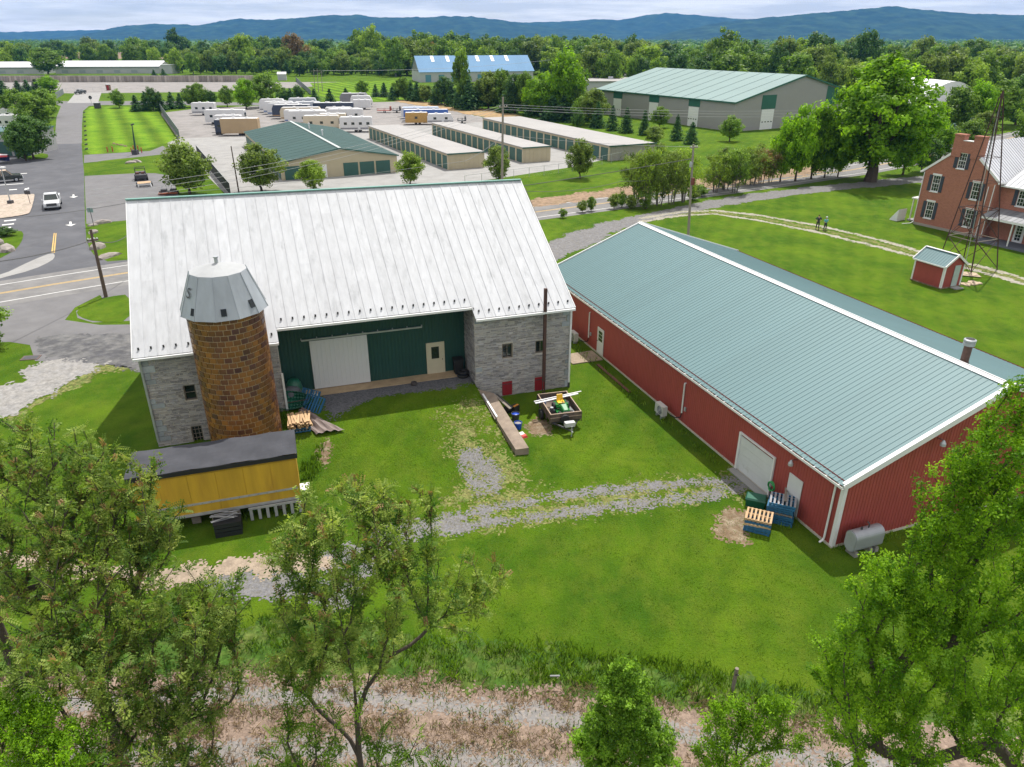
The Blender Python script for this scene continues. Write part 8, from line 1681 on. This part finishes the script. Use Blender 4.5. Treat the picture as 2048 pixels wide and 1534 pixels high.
# distant woods: one mass
rs = RS(77); n = 5200; Y_ = 850 + 4300 * rs.rand(n) ** 1.3; px = -150 + 2350 * rs.rand(n); X_ = (px - 1024) / FPX * Y_
msk = fbm(X_ / 220 + 50, Y_ / 220 + 50, 3, 3) > .42; X_, Y_ = X_[msk], Y_[msk]; n = len(X_); h = 9 + 8 * rs.rand(n); tt_ = rs.randn(n) * .5
K = 22; d = nvec(rs.randn(n * K, 3)); P = np.repeat(np.stack([X_, Y_, h * .62], 1), K, 0) + d * np.repeat(np.stack([h * .55, h * .55, h * .42], 1), K, 0) * (.6 + .4 * rs.rand(n * K, 1)); Nn = nvec(d + np.array([0, 0, .5]) + rs.randn(n * K, 3) * .3)
V_, F_, T_ = leaf_quads(P, Nn, 2.3, rs, np.clip(np.repeat(tt_, K) + rs.randn(n * K) * .25, -1, 1)); tag(link('distant_wood', mesh_np('distant_wood', V_, F_, T_, L_dark)), 'distant dark green woodland below the hills', 'wood', kind='stuff')

# hills
M_hill = mat('wooded_hill', (0.014, 0.036, 0.022), .98, .6, .012, 1.0, .03, col2=(0.034, 0.066, 0.03), spec=.05)
def hill(name, prof, dist, depth_f, seed):
    xs = [p[0] for p in prof]; ys = [p[1] for p in prof]; pxs = np.linspace(xs[0], xs[-1], 300); ht = np.interp(pxs, xs, ys); Xc = (pxs - 1024) / FPX * dist * cP * 1.0; Xc = (pxs - 1024) / FPX * (dist * cP + CAM_H * sP)
    z = np.array([zat(a, c, 0, dist) for a, c in zip(pxs, ht)]); rs = RS(seed); nv_ = 26; V_ = []
    for j in range(nv_ + 1):
        f = j / nv_; yy = dist - depth_f * (1 - f); prf = f ** 1.25; nn_ = fbm(Xc / 420 + seed, np.full_like(Xc, yy / 420), seed, 5) - .5; fine = fbm(Xc / 60, np.full_like(Xc, yy / 60.0), seed + 3, 3) - .5
        zz_ = z * np.clip(prf + nn_ * .28 * (4 * f * (1 - f)), 0, 1.2) + fine * 14 * min(1, f * 3) - 5 * (j == 0); V_.append(np.stack([Xc + 0 * Xc, np.full_like(Xc, yy), zz_], 1))
    V_.append(np.stack([Xc, np.full_like(Xc, dist + depth_f * .5), np.full_like(Xc, -5)], 1)); V_ = np.concatenate(V_); I = np.arange(len(V_)).reshape(nv_ + 2, 300); F_ = np.stack([I[:-1, :-1].ravel(), I[:-1, 1:].ravel(), I[1:, 1:].ravel(), I[1:, :-1].ravel()], 1)
    return tag(link(name, mesh_np(name, V_, F_, np.zeros(len(F_)), M_hill, True)), kind='structure')
hill('hills', [(-300, 66), (0, 64.5), (60, 63), (120, 61), (200, 60), (260, 60), (420, 64), (800, 70)], 9000, 900, 3)
hill('hills', [(960, 40), (1040, 45), (1120, 43), (1190, 38), (1240, 40), (1290, 30), (1330, 26), (1400, 31), (1480, 38), (1560, 42), (1700, 60)], 8300, 1000, 4)
hill('hills', [(150, 84), (205, 64), (240, 53), (320, 47), (400, 50), (480, 37), (530, 39), (560, 38), (620, 35), (660, 30), (720, 30), (760, 34), (850, 34), (905, 32), (960, 34), (1000, 40), (1060, 50), (1160, 60), (1280, 78)], 7200, 1100, 5)
hill('hills', [(1280, 80), (1360, 60), (1440, 44), (1530, 34), (1590, 29), (1650, 24), (1720, 17), (1780, 12), (1815, 18), (1880, 23), (1930, 27), (2048, 30), (2300, 42)], 6200, 1200, 6)
scar = MB()
P0 = [(1838, 52), (1846, 52), (1894, 36), (1888, 35)]

# ------------------------------------------------------------------ foreground trees grown from a skeleton
def grow(base, attr, r0=.16, jit=.12, seed=1, stems=None):
    # connect attractor points to the nearest lower skeleton node; returns nodes, parents, radius
    rs = RS(seed); nodes = [np.array(base, float)]; par = [-1]
    for s in (stems or []):
        prev = 0
        for q in s: nodes.append(np.array(q, float)); par.append(prev); prev = len(nodes) - 1
    A_ = np.array(attr); order = np.argsort(np.linalg.norm(A_ - np.array(base), axis=1)); tips = []
    for i in order:
        a = A_[i]; Nn_ = np.array(nodes); d = a - Nn_; dist = np.linalg.norm(d, axis=1); cost = dist + np.where(d[:, 2] < .25 * dist, 1.6, 0) + np.where(d[:, 2] < .6 * dist, .5, 0) + .12 * np.linalg.norm(Nn_ - np.array(base), axis=1) * 0
        j = int(np.argmin(cost)); L_ = dist[j]; n = max(1, int(L_ / .45)); prev = j; p0 = nodes[j]
        for k in range(1, n + 1):
            f = k / n; q = p0 + (a - p0) * f + (rs.randn(3) * jit * min(1, L_) * (0 if k == n else 1)) + np.array([0, 0, -.18 * L_ * math.sin(math.pi * f) * .5]); nodes.append(q); par.append(prev); prev = len(nodes) - 1
        tips.append(prev)
    n = len(nodes); NA = np.array(nodes); pa = np.array(par)
    for _ in range(4):
        cs = np.zeros_like(NA); cn_ = np.zeros(n); np.add.at(cs, pa[1:], NA[1:]); np.add.at(cn_, pa[1:], 1); okk = (cn_ > 0); okk[0] = False
        new = NA.copy(); new[okk] = .4 * NA[okk] + .3 * NA[pa[okk]] + .3 * cs[okk] / cn_[okk][:, None]; NA = new
    nodes = list(NA); area = np.zeros(n); ch = np.zeros(n, int)
    for i in range(n - 1, 0, -1):
        if ch[i] == 0: area[i] = .012 ** 2
        area[par[i]] += area[i] * 1.0; ch[par[i]] += 1
    rad = np.sqrt(area); rad = rad * (r0 / rad[0]); rad = np.clip(rad, .008, r0)
    return nodes, par, rad, tips
def skel_mesh(nodes, par, rad, base, m):
    b = MB()
    for i in range(1, len(nodes)):
        p = par[i]; r1_ = float(rad[p]); r2_ = float(rad[i]); r1_ = min(r1_, r2_ * 1.6); b.tube([nodes[p] - base, nodes[i] - base], [r1_, r2_], 6 if r2_ > .03 else 4, cap=False)
    return b.mesh('trunk', m, True)
def frond_tmpl(n=6, L_=.42, w=.036, l=.12, droop=.25):
    V_ = []; F_ = []
    for i in range(n):
        f = (i + .6) / n; x = L_ * f; z = -droop * L_ * f * f
        for s in (-1, 1):
            ll = l * (1 - .45 * abs(f - .45)); a = (x, 0, z); c = (x + ll * .35, s * ll, z - ll * .25); mx_, my_ = x + ll * .12, s * ll * .5; k = len(V_); V_ += [a, (mx_ + w, my_, z - ll * .08), c, (mx_ - w * .5, my_ + s * w * .3, z - ll * .12)]; F_.append((k, k + 1, k + 2, k + 3))
    return np.array(V_), np.array(F_)
def fronds(tips, nodes, par, nper, tmpl, base, rs, spread=.9, up=.35, sc0=.75, sc1=1.2, tj=.4, wind=(0, 0, 0)):
    Vs = []; Fs = []; Ts = []; k = 0
    for t_ in tips:
        d0 = nodes[t_] - nodes[par[t_]]; d0 = d0 / (np.linalg.norm(d0) + 1e-6); tt_ = rs.randn() * .5
        for q in range(nper):
            f = rs.rand() * .5; o = nodes[t_] * (1 - f) + nodes[par[t_]] * f; d = d0 * .5 + rs.randn(3) * spread + np.array([0, 0, up]) + np.array(wind); d /= np.linalg.norm(d); s = np.cross(d, [0, 0, 1]); s += rs.randn(3) * .35; s -= d * s.dot(d); s /= np.linalg.norm(s) + 1e-6; u = np.cross(s, d)
            if u[2] < 0: u = -u; s = -s
            TV, TF = tmpl[int(rs.randint(len(tmpl)))] if isinstance(tmpl, list) else tmpl; sc_ = sc0 + (sc1 - sc0) * rs.rand(); Vs.append((TV * sc_) @ np.stack([d, s, u]) + (o - base)); Fs.append(TF + k); k += len(TV); Ts.append(np.clip(tt_ + rs.randn() * tj + rs.randn(len(TF)) * .15, -1, 1))
    return np.concatenate(Vs), np.concatenate(Fs), np.concatenate(Ts)
def near_tree(label, base, blobs, m, seed, r0=.16, nper=5, tmpl=None, stems=None, bark=None, name='ailanthus_tree', **kw):
    rs = RS(seed); A_ = []
    for (c, r, n) in blobs:
        for _ in range(int(n * 1.7)):
            d = rs.randn(3); d /= np.linalg.norm(d); q = np.array(c) + d * np.array(r) * (.35 + .8 * rs.rand() ** .5); A_.append(q)
    base = np.array(base, float); nodes, par, rad, tips = grow(base, A_, r0, seed=seed, stems=stems)
    t = thing(name, label, 'tree', tuple(base), 90); t.rotation_euler = (0, 0, 0); link('trunk', skel_mesh(nodes, par, rad, base, bark or M_bark), t)
    V_, F_, T_ = fronds(tips, nodes, par, max(4, int(nper * .68)), tmpl or FT, base, rs, **kw); link('crown', mesh_np('crown', V_, F_, T_, m), t)
    if m in (L_ail, L_ail2):
        t2_ = [q for q in tips if rs.rand() < .3]; V_, F_, T_ = fronds(t2_, nodes, par, 3, FTS, base, rs, spread=.5, up=.9); tag(link('seed_clusters', mesh_np('seed_clusters', V_, F_, T_, L_seed), t), kind='stuff')
    return t
L_seed = leafmat('seed_cluster', (0.20, 0.115, 0.06), (0.33, 0.22, 0.12), .3)
FTS = frond_tmpl(5, .24, .03, .07, .3)
FT = frond_tmpl(8, .42, .034, .095, .4); FT2 = frond_tmpl(6, .34, .038, .10, .2)
def clump_tmpl(sd_, n=13, R_c=.20, s=.062):
    rs = RS(sd_); d = nvec(rs.randn(n, 3)); p = d * R_c * rs.rand(n, 1) ** .4 * np.array([1.1, 1, .7]) + np.array([.1, 0, 0]); nn_ = nvec(d * .6 + rs.randn(n, 3) * .5 + np.array([0, 0, .9])); V_, F_, _ = leaf_quads(p, nn_, s, rs, None, .55); return V_, F_
FT = [frond_tmpl(6, .30, .032, .085, .5), frond_tmpl(7, .34, .03, .08, .2)] + [clump_tmpl(k, 11, .2, .046) for k in range(3)] + [frond_tmpl(7, .32, .026, .075, .45), frond_tmpl(6, .28, .024, .07, .1)]
FT2 = [clump_tmpl(10 + k, 15, .19, .042) for k in range(5)]
def PX(x, y, Y_): r = ray(x, y); tt = Y_ / r[1]; return (r[0] * tt, Y_, CAM_H + r[2] * tt)
def blob(x, y, Y_, wpx, hpx, n, dy=None):
    c = PX(x, y, Y_); depth = Y_ * cP + (CAM_H - c[2]) * sP; return (c, (wpx / 2 * depth / FPX, dy or wpx / 2 * depth / FPX * .8, hpx / 2 * depth / FPX / .85), n)
# centre tree
bc = PX(735, 1560, 15.6); bc = (bc[0], 15.2, 0)
near_tree('tall thin leaved tree in the centre foreground in front of the lawn', bc, [blob(700, 1050, 15.5, 240, 150, 48), blob(620, 1130, 15.3, 150, 160, 30), blob(800, 1080, 15.9, 160, 150, 26), blob(930, 1170, 16.2, 160, 90, 16), blob(900, 1210, 15.4, 180, 80, 16), blob(640, 1250, 14.8, 190, 160, 34), blob(780, 1200, 14.6, 160, 160, 24), blob(590, 1340, 14.6, 130, 120, 16), blob(700, 1310, 15, 200, 120, 22), blob(850, 1000, 16.2, 60, 40, 5), blob(760, 1000, 16, 90, 50, 8)], L_ail, 21, .095, 16, stems=[[(bc[0] + .05, bc[1], 2.2), (bc[0] - .1, bc[1] + .1, 4.5)]], bark=M_bark, spread=.8, wind=(.25, 0, 0))
# left cluster
def left_tree(lab, bx, by_, Y_, blobs, m, seed, **kw): p = PX(bx, by_, Y_); near_tree(lab, (p[0], Y_, 0), blobs, m, seed, **kw)
left_tree('tallest dark trunked tree at the left edge in the foreground', 70, 1430, 16.8, [blob(60, 900, 18, 200, 100, 34), blob(160, 930, 18, 170, 110, 30), blob(40, 1000, 17.5, 200, 130, 36), blob(150, 1020, 17, 220, 130, 40), blob(-40, 1100, 17, 180, 180, 30), blob(90, 1120, 16.5, 240, 150, 44), blob(20, 870, 18.2, 120, 60, 12)], L_ail2, 31, r0=.17, nper=11, wind=(.2, 0, 0))
left_tree('spreading tree at left whose branches reach the yellow trailer', 180, 1400, 15.6, [blob(250, 960, 17, 150, 80, 20), blob(260, 1040, 16.6, 190, 110, 36), blob(200, 1110, 16, 240, 130, 40), blob(290, 1100, 16, 120, 100, 18), blob(130, 1200, 15.4, 260, 120, 36), blob(220, 1250, 15.2, 180, 100, 24), blob(330, 1060, 16.2, 40, 40, 5)], L_ail, 32, r0=.14, nper=11, wind=(.25, 0, 0))
left_tree('bushy young tree left of the centre tree over the sandy track', 375, 1560, 14.4, [blob(400, 1200, 15, 190, 110, 30), blob(350, 1290, 14.6, 220, 130, 34), blob(440, 1240, 15, 100, 70, 12), blob(300, 1210, 14.8, 140, 110, 18), blob(420, 1370, 14, 150, 120, 20), blob(330, 1400, 13.8, 180, 120, 22)], L_ail2, 33, r0=.1, nper=12, wind=(.3, 0, 0))
left_tree('low leafy tree at the bottom left near the dead weeds', 165, 1570, 13.6, [blob(170, 1320, 13.8, 220, 110, 30), blob(60, 1330, 13.8, 180, 110, 22), blob(250, 1370, 13.6, 140, 100, 18), blob(380, 1480, 13.2, 160, 120, 20), blob(250, 1470, 13, 220, 120, 26)], L_ail, 34, r0=.1, nper=12, wind=(.2, 0, 0))
near_tree('bright green bush in the bottom left corner', PX(40, 1540, 12.6)[:2] + (0,), [blob(30, 1420, 13, 130, 60, 30), blob(100, 1450, 12.6, 120, 60, 22), blob(0, 1490, 12.4, 160, 90, 30), blob(150, 1500, 12.2, 140, 80, 22)], L_bright, 35, .06, 9, FT2, name='bush', spread=1.1)
left_tree('sapling with dark leaves beside the centre trunk', 640, 1600, 13.6, [blob(610, 1430, 14, 110, 90, 12), blob(700, 1480, 13.6, 150, 80, 16), blob(800, 1490, 13.8, 120, 70, 12), blob(560, 1500, 13.4, 120, 60, 12)], L_bush, 36, r0=.06, nper=7)
# young conical bush bottom centre right
pb = PX(1250, 1560, 14.9)
M2 = [clump_tmpl(20 + k, 11, .14, .045) for k in range(4)]
near_tree('upright leafy young tree at the bottom edge right of centre', (pb[0], 14.9, 0), [blob(1252, 1345, 15.1, 50, 50, 16), blob(1250, 1385, 15, 100, 60, 34), blob(1250, 1440, 14.9, 130, 80, 60), blob(1255, 1500, 14.8, 190, 90, 80), blob(1190, 1480, 14.8, 90, 60, 22), blob(1320, 1490, 14.8, 70, 60, 18)], L_bush, 41, .07, 16, M2, name='young_tree', spread=1.0, sc0=.7, sc1=1.2)
ps = PX(1505, 1600, 14.2)
near_tree('sapling with bright feathery leaves at the bottom edge near the fence post', (ps[0], 14.2, 0), [blob(1455, 1410, 14.6, 70, 40, 7), blob(1520, 1440, 14.4, 90, 60, 12), blob(1490, 1430, 14.5, 50, 40, 7), blob(1430, 1465, 14.2, 90, 40, 9), blob(1560, 1420, 14.4, 60, 40, 8), blob(1480, 1500, 14.1, 140, 70, 18), blob(1590, 1480, 14.2, 60, 40, 7), blob(1420, 1510, 14, 80, 40, 8)], L_bright, 42, .06, 11, FT2, name='sapling', spread=.9)
# big right hand tree
br = (15.2, 13.6, 0)
near_tree('big spreading bright green tree filling the lower right corner', br, [blob(2030, 800, 15.5, 60, 70, 8), blob(2000, 900, 15.2, 150, 110, 34), blob(1920, 960, 15.4, 130, 90, 26), blob(1990, 1020, 14.8, 200, 130, 50), blob(1900, 1070, 14.8, 140, 100, 28), blob(1960, 1150, 14.4, 250, 140, 60), blob(1850, 1180, 14.8, 160, 100, 30), blob(1760, 1150, 15, 120, 70, 16), blob(1800, 1260, 14.4, 220, 120, 44), blob(1700, 1290, 14.8, 140, 90, 22), blob(1950, 1290, 13.8, 260, 150, 60), blob(1720, 1400, 14.2, 180, 110, 28), blob(1860, 1420, 13.6, 260, 140, 50), blob(2020, 1440, 13.2, 240, 160, 50), blob(1750, 1500, 13.6, 200, 100, 26), blob(1650, 1340, 14.8, 50, 40, 5)], L_right, 51, .19, 13, FT2, name='locust_tree', spread=1.0, stems=[[(14.6, 13.7, 2.5), (13.6, 13.9, 5)], [(15, 13.7, 3), (14.2, 14, 6.5)]])

# ------------------------------------------------------------------ grass, weeds
def blades(name, px_polys, dens, h0, h1, m, seed, w=.02, lean=.35, label=None, world=False, per=6, rr_=.12, cat='grass'):
    rs = RS(seed); Vs = []; n_tot = 0
    for px in px_polys:
        Pw = [(p[0], p[1]) for p in (px if world else [tuple(GT(x, y))[:2] for x, y in px])]; xs = [p[0] for p in Pw]; ys = [p[1] for p in Pw]; ar = (max(xs) - min(xs)) * (max(ys) - min(ys)); n = int(ar * dens); X = min(xs) + rs.rand(n) * (max(xs) - min(xs)); Y = min(ys) + rs.rand(n) * (max(ys) - min(ys))
        ok = poly_sd(X, Y, Pw) + (fbm(X * .9, Y * .9, seed, 4) - .5) * 1.4 < 0; ok &= fbm(X * 1.3, Y * 1.3, seed + 7, 4) > .36; X, Y = X[ok], Y[ok]; Vs.append(np.stack([X, Y], 1))
    XY = np.concatenate(Vs); n = len(XY); XY = np.repeat(XY, per, 0) + rs.randn(n * per, 2) * rr_; N_ = len(XY); Z = np.array([bank(a, c) for a, c in XY]); ang = rs.rand(N_) * 6.283; h = h0 + (h1 - h0) * rs.rand(N_) * np.repeat(.6 + .4 * rs.rand(n), per); ln = rs.rand(N_) * lean * h; ca, sa_ = np.cos(ang), np.sin(ang); la = rs.rand(N_) * 6.283
    B_ = np.stack([XY[:, 0], XY[:, 1], Z], 1); wv_ = np.stack([ca * w, sa_ * w, 0 * ca], 1); md = B_ + np.stack([np.cos(la) * ln * .35, np.sin(la) * ln * .35, h * .6], 1); tp2 = B_ + np.stack([np.cos(la) * ln, np.sin(la) * ln, h], 1)
    V_ = np.stack([B_ - wv_, B_ + wv_, md + wv_ * .7, tp2], 1).reshape(-1, 3); T_ = np.clip(np.repeat(rs.randn(n) * .4, per) + rs.randn(N_) * .3, -1, 1)
    o = link(name, mesh_np(name, V_, np.arange(N_ * 4).reshape(-1, 4), T_, m)); return tag(o, label, cat, kind='stuff')
G_tall = leafmat('tall_grass', (0.069, 0.160, 0.014), (0.169, 0.282, 0.029), .35); G_dead = leafmat('dead_stems', (0.23, 0.165, 0.12), (0.38, 0.30, 0.22), .15); G_lawn = leafmat('lawn_blades', (0.069, 0.154, 0.009), (0.150, 0.243, 0.018), .35); G_dry = leafmat('dry_blades', (0.250, 0.243, 0.081), (0.375, 0.346, 0.138), .25)
blades('tall_weeds', [[(820, 1270), (950, 1280), (1150, 1295), (1350, 1330), (1560, 1375), (1900, 1410), (1900, 1440), (1560, 1420), (1300, 1385), (1100, 1370), (900, 1350), (800, 1330)]], 30, .12, .5, G_tall, 61, .018, .7, 'tall green weeds along the bottom of the lawn', per=7, rr_=.14, cat='weeds')
blades('tall_weeds', [[(500, 1225), (560, 1230), (700, 1290), (760, 1330), (560, 1320), (420, 1250)]], 24, .12, .45, G_tall, 62, .018, .7, 'bright green tall grass below the sandy track', per=7, rr_=.14, cat='weeds')
blades('tall_weeds', [[(430, 1560), (560, 1500), (760, 1510), (900, 1550), (1100, 1600), (1100, 1680), (300, 1680)], [(-100, 1500), (300, 1480), (330, 1600), (-100, 1640)]], 26, .15, .5, G_tall, 69, .02, .7, 'green weeds at the very bottom of the view', per=7, rr_=.14, cat='weeds')
blades('dead_stems', [[(420, 1330), (800, 1350), (1100, 1372), (1400, 1400), (1700, 1440), (1700, 1480), (1400, 1455), (1100, 1418), (800, 1395), (430, 1378)], [(430, 1405), (800, 1415), (1100, 1450), (1400, 1500), (1400, 1545), (1100, 1525), (800, 1500), (430, 1490)]], 36, .06, .28, G_dead, 63, .010, 1.4, 'tangled dead brown weeds beside the lower farm track', per=7, rr_=.12, cat='weeds')
blades('tall_weeds', [[(430, 1340), (1100, 1375), (1700, 1440), (1700, 1600), (430, 1600)]], 5, .08, .3, G_tall, 70, .016, .9, 'scattered green weeds growing through the lower farm track', per=8, rr_=.16, cat='weeds')
blades('dead_stems', [[(-200, 1380), (420, 1330), (430, 1378), (-200, 1420)], [(-200, 1430), (430, 1405), (430, 1490), (-200, 1540)], [(400, 1515), (1200, 1560), (1200, 1700), (300, 1700)]], 30, .1, .4, G_dead, 64, .012, 1.0, 'dead brown weeds at the bottom left', per=7, rr_=.12, cat='weeds')
blades('weeds', [[(480, 1040), (520, 1030), (600, 1010), (620, 1000), (620, 985), (650, 900), (635, 890), (600, 940), (600, 985), (490, 1015)], [(565, 880), (580, 870), (600, 870), (600, 885), (590, 900)], [(555, 830), (570, 830), (572, 870), (560, 870)]], 30, .15, .5, G_tall, 65, .03, .5, 'green weeds round the yellow trailer and silo foot', per=7, rr_=.1, cat='weeds')
blades('weeds', [[(1495, 1060), (1560, 1065), (1600, 1045), (1600, 1035), (1540, 1050), (1490, 1045)], [(1640, 1085), (1680, 1100), (1870, 1050), (1870, 1040), (1700, 1085)], [(1150, 690), (1480, 960), (1470, 965), (1145, 700)]], 24, .08, .3, G_tall, 66, .02, .5, 'thin green weeds along the foot of the red barn', per=5, rr_=.08, cat='weeds')
blades('lawn_tufts', [[(640, 830), (920, 790), (960, 850), (900, 900), (920, 1000), (860, 1040), (640, 1080), (620, 1000)], [(1090, 880), (1140, 800), (1200, 760), (1440, 950), (1300, 960), (1100, 980), (1000, 960)], [(950, 1080), (1420, 1000), (1700, 1110), (1900, 1080), (1900, 1380), (1400, 1330), (900, 1260)]], 20, .02, .07, G_lawn, 67, .016, 1.0, 'short tufty lawn grass in the yard', per=5, rr_=.16)
blades('dry_tufts', [[(870, 830), (960, 790), (1010, 900), (1060, 1000), (1300, 960), (1480, 950), (1500, 975), (1200, 1030), (900, 1070), (860, 1000), (920, 940)]], 22, .03, .09, G_dry, 68, .014, .9, 'dry straw coloured grass tufts beside the gravel track', per=5, rr_=.16)
# roadside weeds right of the barn
for i, (x, y, yt, w_) in enumerate(((1125, 436, 416, 20), (1165, 425, 398, 24), (1182, 422, 392, 22), (1228, 418, 385, 26), (1243, 415, 380, 24), (1262, 418, 388, 30), (1400, 392, 368, 40), (1385, 400, 374, 30))): place_tree('street', [L_mid, L_olive][i % 2], i % 3 + 1, x, y, yt, w_, ['tiny bush right of the white roof corner', 'thin sapling on the verge above the lane', 'second thin sapling on the verge', 'sapling left of the dark roadside bush', 'taller sapling left of the dark roadside bush', 'dark rounded roadside bush', 'bushy shrub right of the utility pole on the verge', 'shrub behind the utility pole on the verge'][i], None, 'shrub')
# ------------------------------------------------------------------ haze
hm = bpy.data.materials.new('haze_air'); hm.use_nodes = True; N = hm.node_tree.nodes; [N.remove(n) for n in list(N) if n.type != 'OUTPUT_MATERIAL']; pv = N.new('ShaderNodeVolumePrincipled'); pv.inputs['Color'].default_value = (.12, .42, 1, 1); pv.inputs['Density'].default_value = 6.2e-5; pv.inputs['Anisotropy'].default_value = 0.0; hm.node_tree.links.new(pv.outputs[0], [n for n in N if n.type == 'OUTPUT_MATERIAL'][0].inputs['Volume'])
b = MB(); b.box(-9800, -9800, -9, 9800, 9900, 470); o = b.obj('haze', hm); tag(o, kind='stuff');
